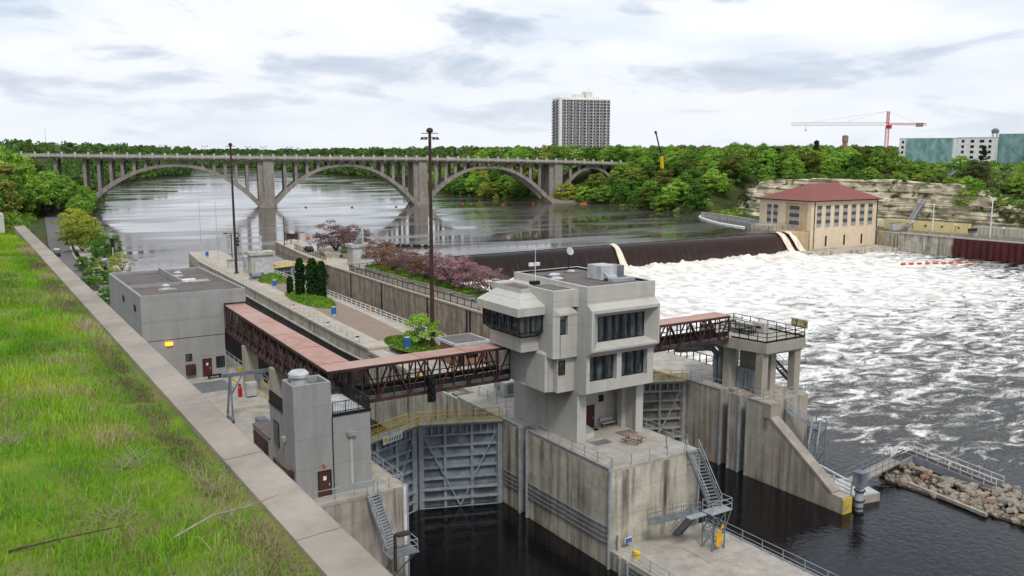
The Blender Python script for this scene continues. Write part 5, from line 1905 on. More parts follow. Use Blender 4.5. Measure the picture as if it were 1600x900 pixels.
# ================================================================== POWERHOUSE
t = thing('powerhouse', 'cream rendered hydro powerhouse with red hipped roof and tall banded windows', 'powerhouse', (289, 230, POOL))
PC, PR, PLf = Vector((270.6, 218.2, 0)), Vector((307.4, 216.3, 0)), Vector((271.9, 244.4, 0))
d1 = (PR - PC).normalized(); d2 = Vector((-d1.y, d1.x, 0))
W1, W2 = 36.8, 26.2


def pp(u, v, z):
    q = PC + d1 * u + d2 * v
    return Vector((q.x, q.y, z))


def pbox(m_, u0, u1, v0, v1, z0, z1):
    q = [pp(u0, v0, 0), pp(u1, v0, 0), pp(u1, v1, 0), pp(u0, v1, 0)]
    return m_.prism([(a_.x, a_.y) for a_ in q], z0, z1)


build('lower_wall', pbox(MB(), -.12, W1 + .12, -.12, W2, -12, -1.25), M['ph'], t)
build('upper_wall', pbox(MB(), 0, W1, 0, W2, -1.25, 9.3), M['ph'], t)
build('cornice', pbox(MB(), -.2, W1 + .2, -.2, W2 + .2, 9.3, 9.75), M['ph'], t)
build('dark_streaked_side_wall', pbox(MB(), -.16, -.125, .3, W2, -9, -1.3), M['phside'], t)  # thin panels of the darker, streakier render over the side wall
build('dark_streaked_side_wall', pbox(MB(), -.04, -.005, 1.8, 12.6, -1.2, 8.9), M['phside'], t)
e = 1.3
rv = [pp(-e, -e, 9.75), pp(W1 + e, -e, 9.75), pp(W1 + e, W2 + e, 9.75), pp(-e, W2 + e, 9.75), pp(13, W2 / 2, 15.7), pp(W1 - 9, W2 / 2, 15.7)]
build('roof', MB().add(rv, [(0, 1, 5, 4), (1, 2, 5), (2, 3, 4, 5), (3, 0, 4), (3, 2, 1, 0)]), M['roofred'], t)
g_ = MB()
for k in range(4):
    g_.beam(rv[k], rv[(k + 1) % 4], .3, .35)
build('gutter', g_, M['dark'], t)
g_ = MB().beam(pp(1.6, -.2, 9.4), pp(1.6, -.25, -8.6), .22).beam(pp(W1 - .4, -.2, 9.4), pp(W1 - .4, -.25, -8.6), .22)
build('downpipe', g_, M['dark'], t)


def bandwin(u0, u1, z0, z1, face, rows=6):
    f_ = MB()
    def bx(a0, a1, za_, zb_, out, m_):
        if face == 'f': pbox(m_, a0, a1, -out, -.002, za_, zb_)
        else: pbox(m_, -out - .04, -.042, a0, a1, za_, zb_)
    bx(u0 - .15, u0, z0 - .15, z1 + .15, .12, f_); bx(u1, u1 + .15, z0 - .15, z1 + .15, .12, f_)
    bx(u0, u1, z1, z1 + .15, .12, f_); bx(u0, u1, z0 - .15, z0, .12, f_)
    o_ = build('window', f_, M['ph'], t)
    a_, b_ = MB(), MB()
    h_ = (z1 - z0) / rows
    for k in range(rows):
        if k % 2: bx(u0, u1, z1 - (k + 1) * h_, z1 - k * h_ - .02, .06, a_)
        else: bx(u0, u1, z1 - (k + 1) * h_ + .02, z1 - k * h_, .03, b_)
    build('translucent_panel', a_, M['louver'], o_)
    build('pane', b_, M['louverd'], o_)
    c_ = MB()
    for k in range(1, 4):
        bx(u0 + (u1 - u0) * k / 4 - .03, u0 + (u1 - u0) * k / 4 + .03, z0, z1, .075, c_)
    build('glazing_bar', c_, M['midgrey'], o_)


for k in range(7):
    u = 2.9 + k * 4.72
    bandwin(u, u + 2.6, -.1, 8.0, 'f')
bandwin(5.6, 10.7, -.9, 7.7, 's')
bandwin(16.5, 18.9, -.5, 7.7, 's')
bandwin(19.9, 22.2, -.5, 7.7, 's')
sl_ = MB()
for u in (7.9, 18.0, 27.8): pbox(sl_, u, u + .9, -.16, -.125, -7.4, -3.5)
build('slot_window', sl_, M['dark'], t)
sl_ = MB()
for k in range(3):
    a0, a1 = math.pi * k / 3, math.pi * (k + 1) / 3
    sl_.beam(pp(-.3, 3.2 + 2.6 * math.cos(a0), -9 + 2.6 * math.sin(a0)), pp(-.3, 3.2 + 2.6 * math.cos(a1), -9 + 2.6 * math.sin(a1)), .25, .35)
build('arch_moulding', sl_, M['phside'], t)
t = thing('concrete_apron', 'stained concrete apron ledge along the waterside foot of the powerhouse', 'ledge', (285, 210, POOL))
build('slab', MB().prism([(260, 211), (304.5, 203.5), (308, 215.9), (270.7, 217.9), (262, 218)], -14, -8.2), M['rib'], t)
t = thing('dam_abutment', 'rough concrete abutment with a small platform where the dam meets the powerhouse', 'abutment', (265, 224, RIVER))
build('wall', MB().prism([(262.1, 219), (270.3, 218.6), (271.5, 243), (262.1, 240)], -14, -1.6), M['phside'], t)
build('deck', MB().prism([(262.6, 229), (271.2, 229), (271.4, 241), (262.6, 240)], -1.6, .2), M['rib'], t)
m = MB()
for z in (.75, 1.25): m.beam((262.8, 229.2, z), (271, 229.2, z), .07); m.beam((262.8, 229.2, z), (262.8, 240, z), .07)
for k in range(6): m.beam((262.8 + 1.6 * k, 229.2, .2), (262.8 + 1.6 * k, 229.2, 1.25), .07)
build('railing', m, M['midgrey'], t)
# curved intake wall upstream
t = thing('intake_wall', 'low pale concrete wall curving along the bank upstream of the powerhouse', 'wall', (285, 270, RIVER))
pts = [(273, 244), (279, 256), (285, 271), (289, 285), (291, 296)]
m, c_ = MB(), MB()
for i in range(4):
    m.beam((*pts[i], -1.4), (*pts[i + 1], -1.4), .8, 3.4); c_.beam((*pts[i], .42), (*pts[i + 1], .42), 1.1, .25)
build('wall', m, M['white_blk'], t); build('coping', c_, M['deck2'], t)
o = build('floating_boom', MB().path([(262, 243, RIVER + .1), (268, 262, RIVER + .1), (277, 278, RIVER + .1), (286, 292, RIVER + .1), (291, 297, RIVER + .1)], .5, n=8), M['white'], None, loc=(262, 243, RIVER)); tag(o, 'thin white floating boom curving off the powerhouse intake', 'floating boom')

# yard wall, sheet piles
t = thing('retaining_wall', 'grey streaked concrete retaining wall beside the powerhouse ending at sheet piles', 'wall', (304, 190, POOL))
build('wall', MB().prism([(304.2, 182.4), (309, 182.4), (313, 216.2), (307.6, 216.2), (304.0, 204)], -14, -2.7), M['rib'], t)
build('coping', MB().prism([(303.9, 182.45), (306, 182.45), (306, 203.6), (303.7, 203.9)], -2.7, -2.35), M['deck2'], t)
t = thing('sheet_pile_wall', 'dark rusty corrugated sheet pile wall at the far water edge', 'sheet piling', (305, 180, POOL))
m = MB()
A, B = Vector((304.3, 182.3, 0)), Vector((312, 40, 0))
dd = (B - A).normalized(); nn_ = Vector((dd.y, -dd.x, 0)); nn_ = -nn_ if nn_.x > 0 else nn_
n_ = int((B - A).length / .6)
vs = []
for k in range(n_ + 1):
    c_ = A + dd * (.6 * k) + nn_ * (0.42 if k % 4 in (1, 2) else 0)
    vs += [(c_.x, c_.y, -13), (c_.x, c_.y, -2.75)]
m.add(vs, [(2 * k, 2 * k + 2, 2 * k + 3, 2 * k + 1) for k in range(n_)])
build('pile', m, M['sheet'], t)
build('cap_beam', MB().beam(A + Vector((.8, 0, -2.6)), B + Vector((.8, 0, -2.6)), 1.9, .35), M['balus'], t)
o = build('fill', MB().prism([(304.9, 182.3), (312.5, 40), (372, 40), (345, 120), (336, 182), (335, 262), (296, 272), (291, 262), (300, 244), (309, 216), (309, 182.4)], -13, -2.62), M['earth'], None); o['kind'] = 'structure'; o.name = 'yard_ground'
o = build('service_road', MB().prism([(308, 214), (309, 183), (313.5, 60), (320.5, 60), (316, 183), (314, 214)], -2.62, -2.56), M['asphalt'], None); o['kind'] = 'structure'
# low parapet with piers and lanterns
t = thing('parapet_wall', 'low pale parapet with square piers along the far service road', 'parapet', (308, 200, -2.5))
m, pr = MB(), MB()
for (a_, b_) in (((307.5, 203), (307.6, 182)), ((307.6, 182), (311.5, 110)), ((311.5, 110), (314, 60))):
    m.beam((*a_, -2.0), (*b_, -2.0), .35, .2); m.beam((*a_, -1.5), (*b_, -1.5), .35, .15)
    m.beam((*a_, -2.35), (*b_, -2.35), .4, .4)
build('rail', m, M['balus'], t)
for k in range(14):
    y = 202 - k * 8.5
    x = prof(y, [(60, 314), (110, 311.5), (182, 307.6), (203, 307.5)])
    build('pier', MB().box(x - .45, x + .45, y - .45, y + .45, -2.6, -.7 + .0), M['balus'], t)
l0 = None
for k in range(6):
    y = 201 - k * 17
    x = prof(y, [(60, 314), (110, 311.5), (182, 307.6), (203, 307.5)])
    if l0 is None:
        l0 = thing('street_lamp', 'short multi-globe street lamp on the parapet piers across the pool', 'street lamp', (x, y, -.7), 'globe lamps along the far parapet')
        build('post', MB().tube((x, y, -.7), (x, y, 1.6), .09, n=6).beam((x - .5, y, 1.3), (x + .5, y, 1.3), .07), M['dark'], l0)
        for dxx in (-.5, 0, .5):
            build('globe', MB().lathe((x + dxx, y, 1.4 + (.3 if dxx == 0 else 0)), [(.08, 0), (.24, .15), (.24, .35), (.08, .5)], 10), M['white'], l0)
    else: copy_tree(l0, loc=(x, y, -.7))
t = thing('panel_wall', 'pale grey ribbed panel wall behind the far service road', 'wall', (322, 150, -2.6))
m = MB(); A, B = Vector((322.5, 186, 0)), Vector((331, 60, 0))
m.beam(A + Vector((0, 0, -1.0)), B + Vector((0, 0, -1.0)), .3, 3.2)
for k in range(84):
    c_ = A.lerp(B, k / 84); m.beam(c_ + Vector((-.22, 0, -2.6)), c_ + Vector((-.22, 0, .58)), .25)
build('panel', m, M['ltwall'], t)
t = thing('cream_wall', 'cream painted low wall beyond the road next to the powerhouse', 'wall', (318, 205, -2.6))
build('wall', MB().prism([(317.5, 219.9), (318.1, 219.9), (322.9, 187), (322.3, 187)][::-1], -2.6, 1.2), M['ywall'], t)
m = MB()
for k in range(5):
    c_ = Vector((317.4, 219, 0)).lerp(Vector((322.2, 188, 0)), (k + .5) / 5)
    m.beam(c_ + Vector((-.15, 0, -.4)), c_ + Vector((.1, 0, -.4)), .7, .5)
build('outlet', m, M['dark'], t)
t = thing('equipment_box', 'grey louvred equipment cabinet between powerhouse and cream wall', 'cabinet', (313, 214, -2.6))
build('case', MB().box(311, 316, 211.5, 213.2, -2.5, .3), M['ltgrey'], t)
build('lid', MB().box(310.9, 316.1, 211.4, 213.3, .3, .42), M['midgrey'], t)
t = thing('equipment_box', 'small dark topped box on legs by the far parapet', 'cabinet', (316.5, 184, -2.6))
build('case', MB().box(315, 319, 182.5, 183.5, -1.7, -.8), M['midgrey'], t)
build('top', MB().box(314.9, 319.1, 182.4, 183.6, -.8, .1), M['rust'], t)
for (x, y, h_, lb) in ((312.5, 196, 11.5, 'shorter white pole standing by the cream wall'), (314.5, 175, 14.5, 'taller white pole standing before the ribbed panel wall')):
    t = thing('pole', lb, 'pole', (x, y, -2.6))
    build('shaft', MB().tube((x, y, -2.6), (x, y, -2.6 + h_), .26, .17), M['white'], t)
    build('finial', MB().box(x - .5, x + .5, y - .1, y + .1, -2.6 + h_, -2.4 + h_), M['dark'], t)
# covered stair up the bluff
t = thing('cliff_stair', 'long grey roofed stairway climbing the rock bluff right of the powerhouse', 'stair', (315, 205, -2.6))
m = MB(); P_a = [(316, 209, -1.5), (329.5, 213.5, 5.0), (338, 214, 10.5), (352, 217, 15.8), (378, 226, 21.5)]
for i in range(4):
    m.beam(P_a[i], P_a[i + 1], 1.8, .35); 
build('flight', m, M['galv2'], t)
m = MB()
for i in range(4):
    for o_ in (-.8, .8):
        a_, b_ = Vector(P_a[i]) + Vector((0, o_, 1.1)), Vector(P_a[i + 1]) + Vector((0, o_, 1.1))
        m.beam(a_, b_, .12); m.beam(a_ - Vector((0, 0, .5)), b_ - Vector((0, 0, .5)), .1)
        for k in range(6):
            c_ = a_.lerp(b_, k / 6); m.beam(c_, c_ - Vector((0, 0, 1.1)), .1)
build('handrail', m, M['galv'], t)
m = MB()
for i in range(1, 5):
    for dz_ in (0,): m.beam((P_a[i][0], P_a[i][1], P_a[i][2] - 6), P_a[i], .3)
build('support_post', m, M['midgrey'], t)

# ================================================================== FAR BUILDINGS
t = thing('apartment_tower', 'tall white apartment tower with stacked balconies above the trees', 'apartment building', (505, 670, 20))
HC = Vector((487.0, 684.5, 0)); h1 = (Vector((537.5, 672.5, 0)) - HC).normalized(); h2 = Vector((-h1.y, h1.x, 0))
WA = 52.0
h2a = Vector((0.02, 1, 0)).normalized()


def hp(u, v, z): q = HC + h1 * u + h2 * v; return Vector((q.x, q.y, z))


def hbox(m_, u0, u1, v0, v1, z0, z1):
    q = [hp(u0, v0, 0), hp(u1, v0, 0), hp(u1, v1, 0), hp(u0, v1, 0)]
    return m_.prism([(a_.x, a_.y) for a_ in q], z0, z1)


Z0, NF, FH = 14.0, 22, 2.78
ZTOP = Z0 + NF * FH
build('recessed_wall', hbox(MB(), .5, WA - .5, 1.4, 17.5, Z0, ZTOP), M['hrdk'], t)
m = MB(); hbox(m, -.1, 2.6, -.1, 18, Z0, ZTOP + 1.6)
ub = [2.6 + (WA - 2.9) * f_ for f_ in (.0, .085, .225, .365, .505, .645, .785, .925, 1.0)]
for u in ub[1:]: hbox(m, u - .22, u + .22, -.15, 1.45, Z0, ZTOP + .3)
hbox(m, 2.6, WA, -.05, 18, ZTOP, ZTOP + 1.3)
hbox(m, 10, 30, 3, 14, ZTOP + 1.3, ZTOP + 2.6)
hbox(m, 17.5, 26, 3, 12, ZTOP + 2.6, ZTOP + 5.4)
hbox(m, 27.5, 34, 2, 12, ZTOP + 1.3, ZTOP + 8.0)
hbox(m, 34, 42, 2, 12, ZTOP + 1.3, ZTOP + 3.4)
m.tube(hp(31.5, 5, ZTOP + 8), hp(31.5, 5, ZTOP + 12), .3)
build('wall', m, M['hr'], t)
for f_ in range(NF):
    m = MB(); z = Z0 + f_ * FH
    hbox(m, 2.6, WA - .3, -.1, 1.5, z - .14, z + .14)
    hbox(m, 2.6, WA - .3, -.12, 0, z + .14, z + .95) if False else None
    rnd = random.Random(f_)
    for k in range(8):
        u0, u1 = ub[k] + .3, ub[k + 1] - .3
        q0 = u0 + (u1 - u0) * .32
        hbox(m, q0, q0 + (u1 - u0) * rnd.uniform(.3, .42), 1.2, 1.38, z + .5, z + 2.2)
    # side wall balconies
    hbox(m, -1.5, -.1, 3.0, 9.0, z - .12, z + .12); hbox(m, -1.5, -.1, 11.0, 16.5, z - .12, z + .12)
    build('balcony', m, M['hr'], t)
m = MB()
for f_ in range(NF):
    z = Z0 + f_ * FH
    hbox(m, 2.7, WA - .3, -.06, 0.0, z + .2, z + 1.05); hbox(m, -1.5, -1.42, 3, 9, z + .15, z + 1.1); hbox(m, -1.5, -1.42, 11, 16.5, z + .15, z + 1.1)
build('balcony_railing', m, M['hrdk'], t)
m = MB(); hbox(m, -.14, -.105, 3, 9, Z0, ZTOP); hbox(m, -.14, -.105, 11, 16.5, Z0, ZTOP)
build('side_window_band', m, M['hrdk'], t)

# blocks under construction, wrapped in green netting
CV = [(490.5, 327.9), (497, 316), (508.2, 299.7), (495.2, 261.6)]


def cblock(label, p0, p1, z0, z1, parts, depth=16, name='apartment_block'):
    A, B = Vector((*p0, 0)), Vector((*p1, 0)); d = (B - A); Ln = d.length; d.normalize(); nr = Vector((d.y, -d.x, 0))
    if nr.x > 0: nr = -nr
    t = thing(name, label, 'building', (p0[0], p0[1], z0))
    def bx(m_, u0, u1, o0, o1, za_, zb_):
        q = [A + d * (u0 * Ln) + nr * o0, A + d * (u1 * Ln) + nr * o0, A + d * (u1 * Ln) + nr * o1, A + d * (u0 * Ln) + nr * o1]
        return m_.prism([(a_.x, a_.y) for a_ in q], za_, zb_)
    build('wall', bx(MB(), 0, 1, 0, -depth, z0, z1), M['white'], t)
    wm = MB()
    for (u0, u1, kind) in parts:
        if kind == 'net':
            build('scaffold_net', bx(MB(), u0, u1, .9, .7, z0 + 1, z1 + .5), M['net'], t)
            continue
        nfl = int((z1 - z0) / 3.1)
        nw = max(1, int((u1 - u0) * Ln / 4.2))
        for f_ in range(nfl):
            for k in range(nw):
                uu = u0 + (u1 - u0) * (k + .3) / nw
                w_ = (u1 - u0) / nw * (.3 + .2 * ((k * 7 + f_ * 3) % 3) / 2)
                bx(wm, uu, uu + w_, .06, .01, z1 - 1.0 - f_ * 3.1 - 1.6, z1 - 1.0 - f_ * 3.1)
        if kind == 'orange':
            build('orange_panel', bx(MB(), u0 + (u1 - u0) * .55, u0 + (u1 - u0) * .68, .2, .07, z0 + 2, z1 - 2), M['orange'], t)
    if wm.v: build('window', wm, M['frame'], t)
    m_ = MB(); bx(m_, 0, 1, .1, -depth, z1, z1 + .5); build('roof_edge', m_, M['ltgrey'], t)
    return t


cblock('unfinished white block with green netting, nearest the tower crane', (492.5, 334.5), (505.5, 305.5), 17, 35.3, [(0, .14, 'w'), (.14, .93, 'net')])
cblock('unfinished white block with dark window openings between the netted ones', (505.5, 305.4), (510.5, 285.5), 17, 35.6, [(0.05, 1, 'w')])
t_ = cblock('low netted block set back behind the white ones', (517, 287), (523, 262), 17, 37.5, [(0, 1, 'net')])
cblock('unfinished white block with an orange strip beside the rightmost netting', (507, 262.5), (510.5, 247.0), 17, 38.5, [(0.05, .95, 'orange')])
cblock('green netted block at the right edge of the view', (508, 246.8), (512, 205), 17, 38.5, [(0, 1, 'net')])
cblock('low white building under the netted block by the stairs', (470, 297), (482, 273), 14, 20.5, [(0.05, 1, 'w')], depth=10, name='low_building')
t = thing('water_tower', 'small dark rooftop water tank on legs over the white construction block', 'water tank', (515, 288, 35.6))
build('tank', MB().lathe((514, 288, 38.2), [(1.2, 0), (2.0, .4), (2.0, 2.0), (.6, 3.0)], 14), M['midgrey'], t)
m = MB()
for a_ in range(4): m.beam((514 + 1.6 * math.cos(a_ * 1.57), 288 + 1.6 * math.sin(a_ * 1.57), 35.6), (514 + 1.6 * math.cos(a_ * 1.57), 288 + 1.6 * math.sin(a_ * 1.57), 38.4), .25)
build('leg', m, M['midgrey'], t)
t = thing('water_tower', 'distant round brown water tower rising over the woods', 'water tower', (876, 665, 20))
build('shaft', MB().lathe((876.5, 664.7, 18), [(2.8, 0), (2.8, 20), (3.4, 20.5), (3.4, 27), (1.5, 28)], 20), M['wood'], t)
t = thing('low_building', 'long low grey roofed building among the trees by the yellow crane', 'building', (330, 372, 19))
build('wall', MB().prism([(424, 424), (452, 396), (458, 402), (430, 430)], 18, 27.0), M['midgrey'], t)
build('roof', MB().prism([(423, 424), (452, 395), (459, 402), (430, 431)], 27.0, 27.6), M['gravel'], t)
for k, (x, y, w_) in enumerate(((440, 395, 26), (462, 372, 22), (420, 420, 20), (405, 345, 14))):
    t = thing('house', ['long brown roofed house among the trees left of the red crane', 'grey roofed house just left of the crane mast', 'dark roofed house behind the bluff trees', 'small pale house low among the bluff trees'][k], 'house', (x, y, 20))
    build('wall', MB().box(x, x + w_, y, y + 9, 17, 22.5), M['ltwall'], t)
    build('roof', MB().add([(x - .6, y - .6, 22.5), (x + w_ + .6, y - .6, 22.5), (x + w_ + .6, y + 9.6, 22.5), (x - .6, y + 9.6, 22.5), (x, y + 4.5, 25.8), (x + w_, y + 4.5, 25.8)], [(0, 1, 5, 4), (1, 2, 5), (2, 3, 4, 5), (3, 0, 4)]), M['gravel'] if k else M['wood'], t)
    w__ = MB()
    for q in range(int(w_ / 3)): w__.box(x + 1 + q * 3, x + 2.2 + q * 3, y - .05, y - .01, 19.5, 21.2)
    build('window', w__, M['dark'], t)

# tower crane
t = thing('tower_crane', 'tall red tower crane with a long pale lattice jib over the building site', 'crane', (492, 343, 18))
CB = Vector((492, 343, 0)); jd = (Vector((462.7, 382, 0)) - CB).normalized()


def lattice(p, q, w_, bays, r_, mat, name, parent, tri=False):
    m_ = MB(); p = Vector(p); q = Vector(q); d = (q - p).normalized()
    u = Vector((0, 0, 1)) if abs(d.z) < .9 else jd
    a_ = d.cross(u).normalized() * (w_ / 2); b_ = a_.cross(d).normalized() * (w_ / 2)
    cs = [a_ + b_, a_ - b_, -a_ - b_, -a_ + b_] if not tri else [-a_ - b_, a_ - b_, b_ * 1.3]
    for c_ in cs: m_.beam(p + c_, q + c_, r_)
    n_ = len(cs)
    for k in range(bays):
        A, B = p.lerp(q, k / bays), p.lerp(q, (k + 1) / bays)
        for i in range(n_):
            c0, c1_ = cs[i], cs[(i + 1) % n_]
            if k % 2: c0, c1_ = c1_, c0
            m_.beam(A + c0, B + c1_, r_ * .7); m_.beam(A + c0, A + c1_, r_ * .7)
    return build(name, m_, mat, parent)


lattice((492, 343, 15), (492, 343, 43.3), 1.9, 14, .3, M['cranered'], 'mast', t)
lattice((492, 343, 44.6), (492, 343, 52.3), 1.3, 5, .35, M['cranered'], 'tower_head', t)
J0 = CB + Vector((0, 0, 44.6)); J1 = CB + jd * 57 + Vector((0, 0, 45.0))
lattice(J0, J1, 1.7, 30, .2, M['cranewhite'], 'jib', t, tri=True)
J2 = CB - jd * 22 + Vector((0, 0, 44.2))
lattice(J0, J2, 1.1, 8, .26, M['cranered'], 'counter_jib', t)
build('cab', MB().beam(CB + Vector((1.2, -1, 42.8)), CB + Vector((-1.2, -1, 42.8)), 2.4, 2.2), M['red'], t)
build('counterweight', MB().beam(CB - jd * 16 + Vector((0, 0, 43.9)), CB - jd * 20 + Vector((0, 0, 43.9)), 1.8, 2.4), M['wood'], t)
m = MB(); top = CB + Vector((0, 0, 52.3))
for f_ in (.45, .8): m.beam(top, J0.lerp(J1, f_) + Vector((0, 0, 1)), .08)
m.beam(top, J2.lerp(J0, .2), .08)
build('tie_rod', m, M['midgrey'], t)
hk = J0.lerp(J1, .84)
build('hook', MB().beam(hk, hk - Vector((0, 0, 3.3)), .12).lathe((hk.x, hk.y, hk.z - 4.1), [(.2, 0), (.6, .4), (.3, .9)], 8), M['midgrey'], t)
# telescopic crane
t = thing('mobile_crane', 'telescopic crane boom with yellow foot rising out of the bluff trees', 'crane', (320.5, 357, 18))
build('boom_base', MB().beam((321.2, 357, 19), (320.6, 357.3, 25.5), 1.3), M['yellow'], t)
build('boom', MB().beam((320.6, 357.3, 25.5), (318.2, 359.2, 37.4), .7).beam((318.2, 359.2, 37.2), (317.8, 359.4, 38.6), 1.0), M['dark'], t)
t = thing('radio_mast', 'thin pale radio mast far off over the left bank woods', 'mast', (160, 1450, 20))
build('mast', MB().tube((128, 1500, 20), (128, 1500, 62), .5, .2), M['ltgrey'], t)

# ================================================================== SMALL THINGS AT THE LOCK
def lightpole(name, label, x, y, z, top):
    t = thing(name, label, 'light pole', (x, y, z))
    build('shaft', MB().tube((x, y, z), (x, y, top), .32, .2, n=12), M['pole'], t)
    build('base_plate', MB().lathe((x, y, z), [(.6, 0), (.6, .12), (.4, .2)], 12), M['pole'], t)
    ux, uy = math.cos(R(-32)), math.sin(R(-32))
    m = MB()
    for zz in (top - .75, top - .2):
        m.beam((x - 1.15 * ux, y - 1.15 * uy, zz), (x + 1.15 * ux, y + 1.15 * uy, zz), .1)
    m.beam((x - .9 * uy, y + .9 * ux, top - .45), (x + .9 * uy, y - .9 * ux, top - .45), .1)
    build('cross_arm', m, M['pole'], t)
    for s_ in (-1.05, -.55, .55, 1.05):
        build('lamp_head', MB().lathe((x + s_ * ux, y + s_ * uy, top - 1.05), [(.28, 0), (.24, .12), (.1, .3)], 10), M['dark'], t)
    build('head_cap', MB().lathe((x, y, top - .1), [(.35, 0), (.5, .2), (.42, .5), (.15, .65)], 10), M['pole'], t)
    return t


lightpole('light_pole', 'tall dark brown mast light on the island beside the leafy shrub', 55.9, 109.0, UP, 31.0)
lightpole('light_pole', 'tall dark brown mast light farther away near the pale concrete block', 53.8, 202.0, UP, 29.6)
for (x, y, top, lb) in ((55.5, 242, 15.5, 'pale thin flagpole at the far tip of the island, left one'), (57, 231, 15.3, 'pale thin flagpole at the far tip of the island, right one')):
    t = thing('flagpole', lb, 'flagpole', (x, y, UP))
    build('pole', MB().tube((x, y, UP), (x, y, top), .11, .06, n=8), M['ltgrey'], t)
    build('finial', MB().lathe((x, y, top), [(.05, 0), (.14, .1), (.05, .24)], 8), M['ltgrey'], t)
# island tip
o = build('island_tip', MB().prism([(52.3, 231.9), (61.6, 231.9), (62.5, 252), (54.3, 252), (52.9, 240)], -12, UP - .02), M['deck2'], None, loc=(52, 232, 0)); tag(o, 'pale concrete tip of the island pointing upstream', 'pier')

# pale concrete gate towers
for nm, (x0, x1, y0, y1, zt), lb in (('a', (55.4, 60.4, 195.4, 198.4, 6.1), 'pale square concrete gate tower on the island beside the grass mound'), ('b', (80.4, 86.2, 197.6, 201.4, 6.2), 'pale square concrete gate tower on the river wall behind the blossom trees')):
    t = thing('gate_tower', lb, 'concrete tower', (x0, y0, UP))
    build('block', MB().box(x0, x1, y0, y1, UP, zt - .7), M['white_blk'], t)
    build('cap', MB().box(x0 - .4, x1 + .4, y0 - .4, y1 + .4, zt - .7, zt), M['white_blk'], t)
    build('recessed_panel', MB().box(x0 + .8, x1 - .3, y0 - .03, y0 - .005, UP + .3, zt - 1.3), M['ltgrey'], t)
    m = MB()
    for k in range(5): m.beam((x0 + (x1 - x0) * k / 4, y0, zt), (x0 + (x1 - x0) * k / 4, y0, zt + .5), .07)
    m.beam((x0, y0, zt + .5), (x1, y0, zt + .5), .06)
    build('rail', m, M['midgrey'], t)
    build('stack', MB().tube(((x0 + x1) / 2 + .2, y0 + 1.5, zt), ((x0 + x1) / 2 + .2, y0 + 1.5, zt + 3.6), .28, n=12), M['ltgrey'], t)
    if nm == 'b': build('winch_guard', MB().add([(x0 + .6, y0 + .5, zt), (x0 + 2.4, y0 + .5, zt), (x0 + 2.4, y0 + .5, zt + 1.6), (x0 + 1.6, y0 + .5, zt + 1.2), (x0 + .6, y0 + 1.8, zt), (x0 + 2.4, y0 + 1.8, zt), (x0 + 2.4, y0 + 1.8, zt + 1.6), (x0 + 1.6, y0 + 1.8, zt + 1.2)], [(0, 1, 2, 3), (7, 6, 5, 4), (0, 3, 7, 4), (3, 2, 6, 7), (2, 1, 5, 6)]), M['midgrey'], t)

# machinery next to the far gate tower
t = thing('winch', 'grey gate winch machinery on the island deck near the far mast light', 'winch', (53.9, 190, UP))
build('base', MB().box(53.2, 56.4, 188.6, 190.4, UP, UP + .25), M['planter'], t)
build('drum', MB().tube((53.6, 189.5, UP + .9), (55.6, 189.5, UP + .9), .6, n=12), M['galv2'], t)
build('motor', MB().box(55.6, 56.3, 189.0, 190.0, UP + .25, UP + 1.5), M['midgrey'], t)
build('frame', MB().beam((53.3, 188.9, UP), (53.3, 190.1, UP + 1.7), .15).beam((53.3, 190.1, UP), (53.3, 188.9, UP + 1.7), .15), M['galv2'], t)
t = thing('control_box', 'wide pale grey control box at the foot of the far signal mast', 'cabinet', (55, 213, UP))
build('case', MB().box(54.8, 58.2, 212.6, 213.8, UP, UP + 1.7), M['ltgrey'], t)
build('lid', MB().box(54.7, 58.3, 212.5, 213.9, UP + 1.7, UP + 1.85), M['galv2'], t)
t = thing('signal_mast', 'dark navigation signal head on a grey lattice mast at the island tip', 'signal', (59.6, 222, UP))
m = MB()
for a_ in range(3):
    q = (59.6 + .5 * math.cos(a_ * 2.1), 222 + .5 * math.sin(a_ * 2.1))
    m.beam((*q, UP), (59.6, 222, UP + 4.5), .09)
build('mast', m, M['galv2'], t)
build('signal_head', MB().box(59.2, 60.0, 221.7, 222.3, UP + 4.2, UP + 6.3), M['frame'], t)
build('lens', MB().tube((59.6, 221.7, UP + 5.7), (59.6, 221.5, UP + 5.7), .25, n=10).tube((59.6, 221.7, UP + 4.9), (59.6, 221.5, UP + 4.9), .25, n=10), M['midgrey'], t)
t = thing('street_lamp', 'slim dark double lamp standing behind the signal mast', 'street lamp', (60.6, 231, UP))
build('post', MB().tube((60.6, 231, UP), (60.6, 231, UP + 6.6), .12, n=8).beam((59.2, 231.5, UP + 6.6), (62, 230.5, UP + 6.6), .1), M['dark'], t)
build('lamp_head', MB().box(58.8, 59.6, 231.2, 231.8, UP + 6.4, UP + 6.65), M['dark'], t)
build('lamp_head', MB().box(61.6, 62.4, 230.2, 230.8, UP + 6.4, UP + 6.65), M['dark'], t)
t = thing('gate_control_frame', 'pale steel frame cabinet left of the island gate tower', 'cabinet', (56, 202, UP))
build('frame', MB().box(55.6, 56.0, 201, 203, UP, UP + 3.4).box(58.4, 58.8, 201, 203, UP, UP + 3.4).box(55.6, 58.8, 201, 203, UP + 3.4, UP + 3.8), M['ltgrey'], t)
build('door', MB().box(57.0, 58.0, 201.4, 201.6, UP, UP + 2.6), M['wood'], t)

